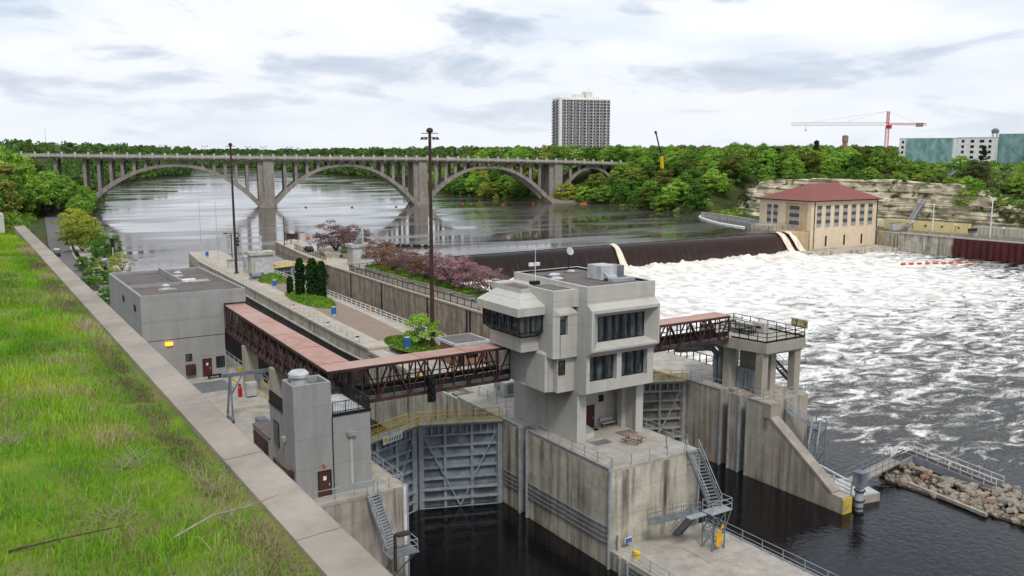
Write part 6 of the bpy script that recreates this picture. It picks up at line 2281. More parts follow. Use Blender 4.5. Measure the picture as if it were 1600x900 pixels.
# blue waste containers
def bin_(x, y, lb, h=1.6):
    t = thing('waste_container', lb, 'container', (x, y, UP))
    build('pedestal', MB().box(x - .28, x + .28, y - .28, y + .28, UP, UP + .45), M['ltgrey'], t)
    build('body', add_bevel_later(MB().box(x - .34, x + .34, y - .32, y + .32, UP + .45, UP + h)), M['blue'], t)
    build('lid', MB().box(x - .37, x + .37, y - .35, y + .35, UP + h, UP + h + .06), M['ltgrey'], t)
def add_bevel_later(m): return m
bin_(54.4, 176.0, 'blue box on a pale foot in front of the farthest grass mound')
bin_(53.1, 139.8, 'blue box on a pale foot beyond the cedars on brown paving')
bin_(52.5, 110.2, 'blue box on a pale foot beside the leafy shrub', 1.8)
bin_(55.6, 236.5, 'small blue box at the far tip of the island')
bin_(59.9, 218.5, 'blue box at the base of the signal mast')

# hut under the footbridge
t = thing('hut', 'small flat roofed brick hut behind the footbridge', 'hut', (58, 104, UP))
build('wall', MB().box(55.0, 59.4, 100.6, 105.0, 0, 2.9), noisy('tan_brick', '7a5d4c', '94735e', 5, 0.9), t)
build('roof', MB().box(54.6, 60.0, 100.0, 105.5, 2.9, 3.25), M['ltgrey'], t)
build('roof_top', MB().box(54.9, 59.7, 100.3, 105.2, 3.25, 3.28), M['gravel'], t)
build('window', MB().box(56.6, 58.4, 100.55, 100.595, 1.0, 2.2), M['frame'], t)
build('door', MB().box(55.3, 56.2, 100.55, 100.595, 0, 2.1), M['dark'], t)

# railings
def rl(lb, pts, **k):
    return railing('railing', lb, pts, k.pop('h', 1.05), k.pop('mat', M['galv']), **k)

rl('galvanised two-rail railing along the tower deck edge over the near chamber', [(48.5, 77.5, 0), (48.5, 59.7, 0)])
rl('galvanised railing across the downstream end of the tower deck', [(48.6, 59.6, 0), (57.4, 59.6, 0)])
rl('galvanised railing on the tower deck beside the far chamber', [(58.9, 60.8, 0), (58.9, 79.0, 0)])
rl('railing along the far edge of the low guide wall deck', [(60.1, 16, -7.7), (60.1, 59.2, -7.7)], step=2.4)
rl('railing along the chamber edge of the low guide wall deck', [(48.6, 16, -7.7), (48.6, 56.6, -7.7)], step=2.4)
rl('thin railing on the river wall end below the platform', [(76.9, 79.2, 0), (76.9, 67.3, 0), (84, 67.3, 0)])
rl('black fence on the river side behind the far lock gate', [(84.3, 80.2, 0), (84.9, 97, 0), (85.1, 103.5, 0)], mat=M['dark'], h=1.25, step=1.3, rails=(1.0,), r=.05, square=True)
rl('pale railing on the island edge over the near chamber, by the brown paving', [(xl(240) + .3, 232, UP), (xl(181) + .3, 181, UP), (xl(125) + .3, 118, UP)], step=2.6, r=.022)
rl('white railing along the island edge over the far chamber', [(xr(190) - .3, 196, UP), (xr(129) - .3, 129, UP), (59.6, 112, UP)], step=2.2, r=.05, rails=(1.0, .55, .15), mat=M['white'])
rl('white railing on the yard wall beneath the covered footbridge', [(30.6, 79, 0), (30.6, 140, 0)], step=2.2, r=.04, mat=M['white'])
rl('galvanised railing around the machinery pit behind the gate', [(50.7, 79.2, 0), (50.7, 101, 0), (48.7, 101, 0)])
rl('galvanised railing on the wall corner in front of the stair tower', [(31.0, 76.5, 0), (30.9, 66.2, 0), (29.6, 66.2, 0)])
rl('galvanised railing in front of the brown door of the stair tower', [(28.2, 66.2, 0), (23.0, 66.2, 0)])
# black picket fences on the river wall
t = rl('black picket fence along the top of the river wall below the blossoms', [(xv(192) + .6, 192.5, UP), (xv(160) + .6, 160, UP), (xv(126) + .6, 124, UP)], mat=M['black'], h=1.35, step=2.6, rails=(1.0, .1), r=.04, square=True, pickets=.16)
rl('black picket fence crossing the river wall beside the pale gate tower', [(77.8, 192.6, UP), (84.2, 193.2, UP)], mat=M['black'], h=1.4, step=2.4, rails=(1.0, .1), r=.05, square=True, pickets=.5)
rl('black picket fence between island planter and pale gate tower', [(84.6, 216, UP), (88.0, 208, UP)], mat=M['black'], h=1.4, step=2.4, rails=(1.0, .1), r=.04, square=True, pickets=.3)
rl('black picket fence leading upstream on the river wall', [(79.6, 214, UP), (81.6, 244, UP)], mat=M['black'], h=1.4, step=2.4, rails=(1.0, .1), r=.04, square=True, pickets=.3)

# yellow mooring markers along copings
def marker(label, group, pts, mat, shape):
    first = None
    for p in pts:
        if first is None:
            first = thing('bollard', label, 'bollard', p, group)
            build('body', shape(p), mat, first); p0 = p
        else: copy_tree(first, loc=p)
marker('small yellow mooring post along the island coping', 'yellow mooring posts on the island', [(xl(y) + .8, y, UP) for y in (124, 133, 142, 152, 163, 175, 188, 203, 216)], M['yellow'], lambda p: MB().lathe(p, [(.12, 0), (.1, .25), (.17, .3), (.15, .4)], 10))
marker('small yellow mooring post on the river wall coping', 'yellow mooring posts on the river wall', [(xv(y) + .3, y, UP) for y in (130, 147, 165, 183)], M['yellow'], lambda p: MB().lathe(p, [(.12, 0), (.1, .25), (.17, .3), (.15, .4)], 10))
marker('small yellow post by the white railing of the far chamber', 'yellow posts by the far chamber', [(xr(y) - .7, y, UP) for y in (124, 140, 158, 176)], M['yellow'], lambda p: MB().lathe(p, [(.12, 0), (.1, .25), (.17, .3), (.15, .4)], 10))
o = build('bollard', MB().lathe((49.4, 57.0, -7.7), [(.25, 0), (.22, .4), (.34, .45), (.3, .65)], 12), M['yellow'], None, loc=(49.4, 57, -7.7)); tag(o, 'yellow bollard on the low guide wall deck corner', 'bollard')
t = thing('notice_panel', 'small blue and white notice on the low deck railing', 'sign', (49.8, 59, -7.7))
build('panel', MB().box(49.6, 50.3, 58.7, 58.76, -7.0, -6.6), M['blue'], t); build('border', MB().box(49.55, 50.35, 58.77, 58.8, -7.05, -6.55), M['white'], t)
build('post', MB().beam((48.9, 59.1, -7.7), (48.9, 59.1, -6.2), .12), M['galv2'], t)
o = build('post', MB().tube((56.5, 61.2, 0), (56.5, 61.2, 1.9), .06), M['galv2'], None, loc=(56.5, 61.2, 0)); tag(o, 'short thin steel post on the tower deck behind the railing', 'post')
t = thing('distance_sign', 'white and yellow sign on a post at the pit corner below the footbridge', 'sign', (50.3, 98, 0))
build('post', MB().beam((50.2, 100.2, 0), (50.2, 100.2, 2.2), .08), M['galv2'], t)
build('panel', MB().box(49.6, 50.8, 100.1, 100.16, 1.4, 2.3), M['white'], t)
build('lettering', MB().box(49.75, 50.65, 100.06, 100.09, 1.95, 2.1).box(49.75, 50.3, 100.06, 100.09, 1.65, 1.78), M['blue'], t)
marker('low yellow marker block by the pit', 'yellow marker blocks by the pit', [(49.2, 96.2, 0), (49.9, 97.6, 0), (49.0, 98.9, 0)], M['yellow'], lambda p: MB().box(p[0] - .3, p[0] + .3, p[1] - .2, p[1] + .2, p[2], p[2] + .3))
for k, y in enumerate((131.5, 150, 118.8)):
    t = thing('notice_panel', ['small white and blue notice on the island railing, middle one', 'small white and orange notice on the island railing, farthest', 'small white notice on the island railing nearest the footbridge'][k], 'sign', (xl(y) + .3, y, UP))
    build('panel', MB().box(xl(y) - .1, xl(y) + .7, y, y + .05, UP + .3, UP + .95), M['white'], t)
    build('stripe', MB().box(xl(y) + .0, xl(y) + .6, y - .03, y - .005, UP + .7, UP + .9), [M['blue'], M['orange'], M['dark']][k], t)

# yard: gantry, machine, mats
t = thing('gantry_crane', 'blue-grey rolling gantry frame with hoist standing in the yard', 'gantry', (26, 92, 0))
xa, xb, ya, yb, hz_ = 23.3, 28.4, 91.6, 93.8, 5.0
m = MB()
m.beam((xa - .6, 92.7, hz_), (xb + .6, 92.7, hz_), .22, .4); build('girder', m, M['gate'], t)
for (x, y, x2, y2) in ((xa, ya, xa + .2, 92.6), (xa, yb, xa + .2, 92.8), (xb, ya, xb - .2, 92.6), (xb, yb, xb - .2, 92.8)):
    build('leg', MB().beam((x, y, .25), (x2, y2, hz_ - .2), .2), M['gate'], t)
    build('wheel', MB().tube((x - .08, y, .2), (x + .08, y, .2), .2, n=12), M['dark'], t)
m = MB().beam((xa, ya, .4), (xa, yb, .4), .16).beam((xb, ya, .4), (xb, yb, .4), .16).beam((xa + .1, 92.2, 3.0), (xa + 1.4, 92.7, hz_ - .2), .12).beam((xb - .1, 92.2, 3.0), (xb - 1.4, 92.7, hz_ - .2), .12)
build('brace', m, M['gate'], t)
build('hoist', MB().box(26.2, 26.9, 92.4, 93.0, hz_ - .9, hz_ - .3).tube((26.5, 92.7, hz_ - .9), (26.5, 92.7, hz_ - 1.8), .04), M['galv2'], t)
t = thing('winch', 'low grey gate winch with cylinders behind the rusty shed', 'winch', (25.5, 85, 0))
build('bed', MB().box(24.0, 28.4, 85.0, 86.9, 0, .5), M['gatefr'], t)
build('cylinder', MB().tube((24.6, 86.0, 1.0), (28.0, 86.0, 1.0), .42, n=12).tube((27.4, 86.8, 1.5), (29.6, 87.2, 1.5), .35, n=12), M['galv'], t)
build('motor', MB().box(24.2, 25.2, 85.2, 86.6, .5, 1.9), M['galv2'], t)
t = thing('transformer', 'light grey electrical cabinet standing before the footbridge column', 'cabinet', (27.4, 99, 0))
build('case', MB().box(27.3, 28.5, 100.6, 101.4, .15, 1.75), M['ltgrey'], t); build('foot', MB().box(27.4, 28.4, 100.7, 101.3, 0, .15), M['dark'], t)
t = thing('fire_extinguisher', 'red cylinder leaning next to the footbridge column', 'fire extinguisher', (26.8, 101.5, 0))
build('cylinder', MB().lathe((26.8, 101.6, 0), [(.2, 0), (.24, .2), (.24, 1.1), (.1, 1.35)], 12), M['ext'], t)
build('valve', MB().box(26.7, 26.9, 101.5, 101.7, 1.35, 1.5), M['dark'], t)
t = thing('hand_crane', 'yellow striped slanted bar leaning by the red cylinder', 'barrier', (25.6, 102, 0))
build('bar', MB().beam((25.2, 101.6, 2.9), (26.9, 102.4, 1.4), .16, .16), M['yellow'], t); build('post', MB().beam((26.9, 102.4, 0), (26.9, 102.4, 1.5), .12), M['dark'], t)
o = build('bollard', MB().box(29.6, 30.2, 112.5, 113.0, 0, .8), M['yellow'], None, loc=(29.9, 112.7, 0)); tag(o, 'yellow box on the land wall edge beside the office', 'box')
o = build('hatch_cover', MB().box(23.4, 27.2, 105.5, 110.5, .004, .03), M['midgrey'], None, loc=(25, 108, 0)); tag(o, 'large dark rectangular hatch cover in the yard before the office', 'hatch')
o = build('painted_line', MB().box(22, 29.6, 97.2, 97.35, .004, .012).box(29.4, 29.6, 97.4, 104, .004, .012), M['yellow'], None); o['kind'] = 'structure'
o = build('bench', MB().box(25.6, 27.3, 111.6, 112.3, .35, .45).box(25.7, 25.8, 111.6, 112.3, 0, .35).box(27.1, 27.2, 111.6, 112.3, 0, .35), M['dark'], None, loc=(26.5, 112, 0)); tag(o, 'low dark bench near the dark red office door', 'bench')
o = build('pipe_barrier', MB().path([(29.9, 104, 1.1), (29.9, 99, 1.1)], .06).tube((29.9, 104, 0), (29.9, 104, 1.1), .06).tube((29.9, 99, 0), (29.9, 99, 1.1), .06), M['yellow'], None, loc=(29.9, 101, 0)); tag(o, 'yellow pipe barrier on the wall edge by the footbridge column', 'barrier')

# paving and lawns of the upper island
o = build('brown_paving', MB().prism([(51.6, 118), (57.0, 118), (58.6, 140), (60.0, 181), (60.2, 186), (55.0, 186), (53.8, 165), (52.4, 140)], UP, UP + .012), M['walkgravel'], None); o['kind'] = 'structure'


def mound(name, label, cx, cy, rx, ry, h, z, rot=0):
    vs, fs = [], []
    nr, na = 10, 36
    for i in range(nr + 1):
        r_ = i / nr
        for j in range(na):
            a_ = 2 * math.pi * j / na
            wob = 1 + .07 * noise.noise(Vector((math.cos(a_) * 1.5 + cx, math.sin(a_) * 1.5, cy)))
            x, y = rx * r_ * wob * math.cos(a_), ry * r_ * wob * math.sin(a_)
            xr_, yr_ = x * math.cos(rot) - y * math.sin(rot), x * math.sin(rot) + y * math.cos(rot)
            zz = h * (1 - r_ ** 2.2) * (1 + .12 * noise.noise(Vector((x, y, 3))))
            vs.append((cx + xr_, cy + yr_, z + max(0.02, zz) * 1.0))
    for i in range(nr):
        for j in range(na):
            fs.append((i * na + j, (i + 1) * na + j, (i + 1) * na + (j + 1) % na, i * na + (j + 1) % na))
    core = MB().add(vs, fs)
    t = thing(name, label, 'grass mound', (cx, cy, z))
    gmat = noisy('mound_grass', '3f5a1a', '6b8a30', 1.8, 0.95, bump=.05, c3='55742a', s3=.4)
    build('soil', core, gmat, t, smooth=True)
    # tufts over the top
    rnd = random.Random(int(cx * 10))
    tf = MB(); tones = []
    for k in range(int(rx * ry * 60)):
        a_, r_ = rnd.uniform(0, 6.283), math.sqrt(rnd.random())
        x, y = rx * r_ * math.cos(a_), ry * r_ * math.sin(a_)
        xr_, yr_ = x * math.cos(rot) - y * math.sin(rot), x * math.sin(rot) + y * math.cos(rot)
        zz = z + h * (1 - r_ ** 2.2)
        s_ = rnd.uniform(.12, .3)
        b_ = rnd.uniform(0, 3.14)
        dx_, dy_ = s_ * math.cos(b_), s_ * math.sin(b_)
        lx, ly = rnd.uniform(-.15, .15), rnd.uniform(-.15, .15)
        tf.add([(cx + xr_ - dx_, cy + yr_ - dy_, zz - .03), (cx + xr_ + dx_, cy + yr_ + dy_, zz - .03), (cx + xr_ + lx, cy + yr_ + ly, zz + s_ * 1.1)], [(0, 1, 2)])
        tones += [rnd.random()] * 3
    o = build('ground_cover', tf, M['leaf_lawn'], t)
    at = o.data.attributes.new('tone', 'FLOAT', 'POINT'); at.data.foreach_set('value', tones)
    return t


mound('grass_mound', 'clipped green mound in front of the pale gate tower', 57.2, 185.5, 3.0, 4.6, 1.6, UP)
mound('grass_mound', 'green ground cover bed around the dark cedars', 55.7, 159, 3.3, 11.5, .9, UP, -.04)
mound('grass_mound', 'green bed around the leafy shrub and near mast light', 54.6, 113, 3.2, 6.5, .6, UP)

# planters with benches on the river wall
ys_pl = [(190, 183.5), (181.5, 175), (173, 166.5), (164.5, 158), (156, 149.5), (147.5, 141), (139, 131.5)]
p0 = None
for k, (ya, yb) in enumerate(ys_pl):
    xm = 82.0
    t = thing('planter', 'low concrete planter under the river wall blossoms, ' + ['farthest', 'second farthest', 'third from the far end', 'middle one', 'third nearest', 'second nearest', 'nearest the tower'][k] + ' of the row', 'planter', (xm, (ya + yb) / 2, UP), 'planters on the river wall')
    build('box', MB().box(80.0, 84.6, yb, ya, UP, UP + .95), M['planter'], t)
    build('rim', MB().box(79.85, 84.75, yb - .12, ya + .12, UP + .95, UP + 1.08), M['planter'], t)
    tf = MB(); tones = []
    rnd = random.Random(k)
    for q in range(1400):
        x, y, s_ = rnd.uniform(80.0, 84.6), rnd.uniform(yb, ya), rnd.uniform(.12, .32)
        b_ = rnd.uniform(0, 3.14); dx_, dy_ = s_ * math.cos(b_), s_ * math.sin(b_)
        zz = UP + 1.0 + .5 * rnd.random() ** 2
        tf.add([(x - dx_, y - dy_, zz), (x + dx_, y + dy_, zz), (x + rnd.uniform(-.2, .2), y + rnd.uniform(-.2, .2), zz + s_)], [(0, 1, 2)])
        tones += [rnd.random()] * 3
    o = build('ground_cover', tf, M['leaf_lawn'], t)
    at = o.data.attributes.new('tone', 'FLOAT', 'POINT'); at.data.foreach_set('value', tones)
b0 = None
for k, y in enumerate((182.5, 165.5, 148.5, 140.0)):
    if b0 is None:
        b0 = thing('bench', 'small pale bench set between the river wall planters', 'bench', (80.9, y, UP), 'benches between the planters')
        build('seat', MB().box(80.4, 81.4, y - .8, y + .8, UP + .42, UP + .5), M['white'], b0)
        build('backrest', MB().box(81.35, 81.42, y - .8, y + .8, UP + .55, UP + .95), M['white'], b0)
        build('leg', MB().box(80.5, 80.6, y - .7, y - .6, UP, UP + .42), M['dark'], b0)
        build('leg', MB().box(80.5, 80.6, y + .6, y + .7, UP, UP + .42), M['dark'], b0)
    else: copy_tree(b0, loc=(80.9, y, UP))
t = thing('planter', 'wide concrete planter holding the pink tree by the upper gates', 'planter', (87, 225, UP))
build('box', MB().prism([(81.4, 219.5), (89.5, 212), (93, 226), (86, 238)], UP, UP + 1.1), M['planter'], t)
build('slot', MB().box(84.2, 86.4, 216.2, 216.3, UP + .4, UP + .8), M['dark'], t)
o = build('walkway_slab', MB().prism([(88, 200), (94, 214), (97, 236), (92, 250), (81, 240), (79, 214)], -12, UP - .03), M['deck2'], None, loc=(88, 220, 0)); tag(o, 'pale concrete head of the river wall around the pink tree planter', 'pier')
# upstream odds and ends
for (x, y, w_, h_, lb) in ((84.6, 258, 1.3, 3.2, 'narrow rust red cabinet at the upstream end of the river wall'), (86.6, 258.5, 2.2, 3.0, 'square rust red signal board at the upstream end of the river wall')):
    t = thing('signal_board', lb, 'sign', (x, y, UP))
    build('board', MB().box(x - w_ / 2, x + w_ / 2, y - .15, y + .15, UP + h_ * .45, UP + h_), M['rust'], t)
    build('leg', MB().box(x - w_ / 2, x - w_ / 2 + .15, y - .1, y + .1, UP, UP + h_ * .45), M['galv2'], t)
    build('leg', MB().box(x + w_ / 2 - .15, x + w_ / 2, y - .1, y + .1, UP, UP + h_ * .45), M['galv2'], t)
t = thing('lamp', 'small orange beacon globe left of the pink tree', 'beacon', (89.5, 262, UP))
build('post', MB().tube((89.5, 255, UP), (89.5, 255, UP + 1.3), .12), M['ltgrey'], t); build('globe', MB().lathe((89.5, 255, UP + 1.3), [(.2, 0), (.55, .4), (.55, .8), (.2, 1.2)], 12), M['orange'], t)
t = thing('utility_pole', 'thin dark post at the upstream end of the river wall', 'pole', (83, 262, UP))
build('post', MB().tube((82.6, 256, UP), (82.6, 256, UP + 8.5), .12, n=8), M['dark'], t); build('foot', MB().lathe((82.6, 256, UP), [(.35, 0), (.3, .2)], 10), M['dark'], t)
t = thing('work_barge', 'low dark timber barge moored by the upper gates', 'barge', (71, 220, RIVER))
build('hull', MB().prism([(68.5, 232), (70, 214), (77, 211.5), (79, 224), (76, 234)], RIVER - .3, RIVER + .6), M['darkwood'], t)
build('deck', MB().prism([(69.2, 231), (70.6, 215), (76.6, 212.7), (78.2, 224), (75.6, 233)], RIVER + .6, RIVER + .68), M['deck2'], t)
build('railing', MB().beam((69, 231, RIVER + 1.5), (70.4, 214.6, RIVER + 1.5), .1).beam((70.4, 214.6, RIVER + 1.5), (76.8, 212, RIVER + 1.5), .1).beam((70.4, 214.6, RIVER + .6), (70.4, 214.6, RIVER + 1.5), .12).beam((76.8, 212, RIVER + .6), (76.8, 212, RIVER + 1.5), .12), M['paleyel'], t)
car('parked_car', 'black car parked at the upstream end of the river wall', (83.0, 236.0, UP), R(84), M['black'], L_=4.4)
t = thing('guide_wall', 'low pale guide wall edge along the approach beside the left shore lawn', 'guide wall', (37, 240, 0))
build('wall', MB().prism([(31.0, 262), (31, 222), (33.4, 222), (37.4, 240), (38.2, 262), (37, 300), (34, 300)], -12, -.1), M['rib'], t)
build('railing', MB().path([(37.3, 242, 1), (38.0, 262, 1), (37, 298, 1)], .05).path([(37.3, 242, .5), (38.0, 262, .5), (37, 298, .5)], .05), M['white'], t)

# left shore road, fence, poles, cart
road = [(20.6, 196), (21.6, 230), (22.6, 262), (24.0, 300), (28.0, 352), (33.0, 420), (38, 470)]
roadr = [(24.4, 196), (25.6, 230), (27.4, 270), (30.4, 310), (35.8, 362), (41.5, 420), (45, 470)]
m = MB(); vs = [(x, y, .02) for x, y in road] + [(x, y, .02) for x, y in roadr]; n_ = len(road)
o = build('road', MB().add(vs, [(i, n_ + i, n_ + i + 1, i + 1) for i in range(n_ - 1)]), M['asphalt'], None); o['kind'] = 'structure'
m = MB()
for i in range(len(roadr) - 1): m.beam((roadr[i][0] + .2, roadr[i][1], .07), (roadr[i + 1][0] + .2, roadr[i + 1][1], .07), .4, .14)
o = build('kerb', m, M['deck2'], None); o['kind'] = 'structure'
o = build('pavement', MB().add([(26.2, 196, .015), (30.9, 196, .015), (33, 262, .015), (31.5, 330, .015), (31.5, 310, .012), (28.6, 270, .015)], [(0, 1, 2, 3, 4, 5)]), M['deck2'], None); o['kind'] = 'structure'
t = rl('black picket fence along the shore road', [(24.9, 205, 0), (26.2, 235, 0), (28.4, 270, 0)], mat=M['black'], h=1.5, step=2.5, rails=(1.0, .1), r=.05, square=True, pickets=.3)
rl('black picket fence between the shore walk and the lock approach', [(29.2, 214, 0), (30.4, 240, 0), (32.0, 262, 0)], mat=M['black'], h=1.5, step=2.5, rails=(1.0, .1), r=.05, square=True, pickets=.3)
t = thing('utility_cart', 'small dark green utility cart on the shore road behind the parapet', 'utility cart', (23.4, 268, 0))
build('body', MB().box(22.6, 24.1, 266.4, 269.6, .35, .95), plain('dark_green_paint', '1d3a22', .5), t)
build('canopy', MB().box(22.65, 24.05, 266.8, 268.6, 1.95, 2.05), M['white'], t)
m = MB()
for (x, y) in ((22.7, 266.9), (24.0, 266.9), (22.7, 268.5), (24.0, 268.5)): m.beam((x, y, .95), (x, y, 1.95), .06)
build('canopy_post', m, M['dark'], t)
for (x, y) in ((22.65, 267), (24.05, 267), (22.65, 269.1), (24.05, 269.1)): build('wheel', MB().tube((x - .08, y, .3), (x + .08, y, .3), .3, n=10), M['black'], t)
for (x, y, h_, lb) in ((38.0, 288, 8.0, 'slim dark lamp post at the water edge above the shore shrubs'),):
    t = thing('street_lamp', lb, 'street lamp', (x, y, 0))
    build('post', MB().tube((x - 2, y, 0), (x - 2, y, h_), .1, n=8), M['dark'], t); build('lamp_arm', MB().beam((x - 2, y, h_), (x - .4, y, h_), .1), M['dark'], t)
t = thing('signal_light', 'dark navigation signal on a post beside the left lock approach', 'signal', (34.6, 246, 0))
build('post', MB().tube((34.2, 245, 0), (34.2, 245, 5.6), .14), M['ltgrey'], t); build('signal_head', MB().box(33.8, 34.6, 244.8, 245.3, 4.0, 6.2), M['frame'], t)
build('side_box', MB().box(34.7, 35.5, 244.8, 245.3, 3.3, 5.0), M['midgrey'], t)
t = thing('notice_panel', 'blue and white notice board behind the black shore fence', 'sign', (30.6, 232, 0))
build('panel', MB().box(29.9, 31.0, 232, 232.1, .8, 2.8), M['blue'], t); build('header', MB().box(29.9, 31.0, 231.93, 231.98, 2.2, 2.7), M['white'], t)
t = thing('lifebuoy_box', 'grey box with an orange panel by the left lock approach', 'box', (33.6, 240, 0))
build('case', MB().box(32.4, 35.0, 240, 240.9, 0, 1.5), M['ltgrey'], t); build('panel', MB().box(34.4, 35.2, 239.9, 239.96, .5, 1.7), M['orange'], t)

# lower right: pile, pontoon, gangways, breakwater
t = thing('mooring_pile', 'thick grey round steel pile with a square cap at the wall end', 'pile', (79.0, 55.2, POOL))
build('pile', MB().tube((79.0, 55.6, -13), (79.0, 55.6, -5.5), .46, n=20), M['gatefr'], t, smooth=True)
build('cap', MB().box(78.45, 79.55, 55.05, 56.15, -6.7, -5.1), M['gate'], t)
build('band', MB().tube((79.0, 55.6, -7.2), (79.0, 55.6, -7.1), .6, n=20).tube((79.0, 55.6, -8.3), (79.0, 55.6, -8.2), .6, n=20).tube((79.0, 55.6, -9.0), (79.0, 55.6, -8.92), .6, n=20), M['rust'], t)
t = thing('pontoon', 'small concrete pontoon float beside the thick grey pile', 'pontoon', (81, 58, POOL))
build('float', MB().prism([(79.8, 56.6), (83.2, 56.0), (84.6, 60.2), (80.4, 63.0)], POOL - .3, POOL + .9), M['planter'], t)
build('deck', MB().prism([(79.9, 56.7), (83.1, 56.1), (84.4, 60.1), (80.4, 62.8)], POOL + .9, POOL + .96), M['ltgrey'], t)
t = thing('floating_platform', 'pale railed walkway between sloping wall and the grey pile', 'walkway', (79, 61, -8))
build('deck', MB().prism([(78.1, 56.4), (79.6, 56.8), (80.4, 63.6), (78.1, 63.6)], -8.5, -8.3), M['ltgrey'], t)
m = MB()
for z in (-6.6, -7.2): m.beam((79.0, 56.6, z), (80.4, 64.5, z + .4), .14); 
for k in range(4): m.beam((79.0 + .45 * k, 56.6 + 2.6 * k, -8.3), (79.0 + .45 * k, 56.6 + 2.6 * k, -6.5 + .1 * k), .12)
for z in (-7.6, -8.0): m.beam((79.0, 56.6, z), (80.2, 63.6, z), .12)
build('railing', m, M['white'], t)
BW = [(91.0, 60.6), (97.0, 61.0), (95.6, 56.0), (94.6, 50.6), (95.6, 47.6), (100, 38), (104, 20)]
t = thing('gangway', 'rusting gangway with railings from the pontoon to the rocks', 'gangway', (84, 60, -8.5))
m = MB().beam((82.9, 59.6, -8.4), (92.2, 60.4, -7.9), 1.5, .25)
build('deck', m, M['planter'], t)
m = MB()
for o_ in (-.75, .75):
    for hh in (.5, 1.05): m.beam((82.9, 59.6 + o_, -8.3 + hh), (92.2, 60.4 + o_, -7.8 + hh), .06)
    for k in range(8): m.beam((82.9 + 1.33 * k, 59.6 + .11 * k + o_, -8.3 + .07 * k), (82.9 + 1.33 * k, 59.6 + .11 * k + o_, -7.25 + .07 * k), .05)
build('railing', m, M['galv2'], t)
t = thing('walkway', 'long blue-grey steel walkway with white railing on top of the rocks', 'walkway', (95, 55, -8))
W0, W1_ = (96.3, 61.2, -7.9), (94.7, 49.3, -8.2)
m = MB().beam(W0, W1_, 1.5, .12).beam((92.2, 60.4, -7.9), (96.6, 61.4, -7.9), 1.4, .12)
build('deck', m, M['darkwood'], t)
m = MB().beam((W0[0] - .8, W0[1], -8.2), (W1_[0] - .8, W1_[1], -8.5), .1, .95).beam((92.2, 59.7, -8.2), (95.6, 60.2, -8.2), .1, .8)
build('side_panel', m, M['gatefr'], t)
m = MB()
for o_ in (-.75, .75):
    for hh in (.55, 1.1): m.beam((W0[0] + o_, W0[1], -7.8 + hh), (W1_[0] + o_, W1_[1], -8.1 + hh), .06)
    for k in range(9):
        c_ = lerp((W0[0] + o_, W0[1], -7.8), (W1_[0] + o_, W1_[1], -8.1), k / 8); m.beam(c_, (c_[0], c_[1], c_[2] + 1.1), .05)
for k in range(5): m.beam((92.2 + .4 * k, 61.1 + .1 * k, -7.8), (92.5 + .5 * k, 61.2 + .1 * k, -6.9), .06)
m.beam((92.2, 61.1, -6.8), (96.6, 62.1, -6.8), .06); m.beam((92.2, 59.8, -6.9), (95.6, 60.3, -6.9), .06)
build('railing', m, M['white'], t)
# breakwater core as ground, stones as things
m = MB()
core = [(88.8, 59.2), (92, 62), (97.6, 63), (97.4, 56), (97, 50), (100, 44), (106, 20), (110, -30), (96, -30), (95, 20), (90.0, 40.5), (89.6, 45.6), (89.2, 52)]
o = build('breakwater', MB().prism(core[::-1], -13, POOL + .25), noisy('rubble_core', '4a4038', '6e6256', 1.5, .95), None); o['kind'] = 'structure'
rmats = [noisy('grey_boulder', '6e685f', '968f84', 1.6, .95, bump=.06), noisy('tan_boulder', '7a6c5c', '9c8e7c', 1.6, .95, bump=.06), noisy('dark_wet_boulder', '3c332b', '5f5347', 1.6, .8, bump=.06), noisy('rusty_boulder', '6a5244', '8c705e', 1.6, .95, bump=.06)]
rnd = random.Random(5)
cnt = 0
for k in range(3200):
    if cnt >= 295: break
    x, y = rnd.uniform(88, 103), rnd.uniform(39, 63)
    if not inside(x, y, core): continue
    if y > 49.5 and x > 94.0: continue
    if y > 60 and x > 91: continue
    u = (x - 89) / 8
    r_ = rnd.choice((.28, .34, .42, .5, .66)) * rnd.uniform(.8, 1.15)
    edge = min(1, (x - 88.8) / 2.0)
    z = POOL + .2 + .75 * min(1, max(0, (x - 89.5) / 3.5))
    w_ = edge < .25
    mt = 2 if w_ and rnd.random() < .6 else rnd.choice((0, 0, 0, 0, 1, 1, 3)) if r_ > .3 else rnd.choice((0, 1))
    cn = ('grey', 'tan', 'dark', 'brown')[mt]
    o = build('boulder', MB().rock((x, y, z), r_, k, .75), rmats[mt], None, loc=(x, y, z))
    sz = 'large' if r_ > .6 else ('small' if r_ < .38 else 'medium')
    pl = 'near the gangway end' if y > 57 else 'under the blue-grey walkway' if y > 49 else 'past the walkway end' if y > 41 else 'at the right edge'
    tag(o, f'{sz} {cn} boulder of the breakwater, {pl}', 'boulder', f'{sz} {cn} boulders {pl}')
    cnt += 1
m = MB(); rs = random.Random(8)
for k in range(1500):
    x, y = rs.uniform(88, 103), rs.uniform(38, 63)
    if inside(x, y, core) and not (y > 49.5 and x > 94.2): m.rock((x, y, POOL + .22 + .6 * min(1, max(0, (x - 89.5) / 3.5)) * rs.random()), rs.uniform(.1, .24), k, .8)
o = build('rubble', m, rmats[0], None); tag(o, 'small broken stones filling the gaps of the breakwater', 'rubble', kind='stuff')
o = build('timber_edge', MB().beam((89.8, 56.8, POOL + .3), (88.6, 47.2, POOL + .3), .4, .35), M['planter'], None, loc=(89, 52, POOL)); tag(o, 'long low timber edge at the foot of the rocks', 'timber')
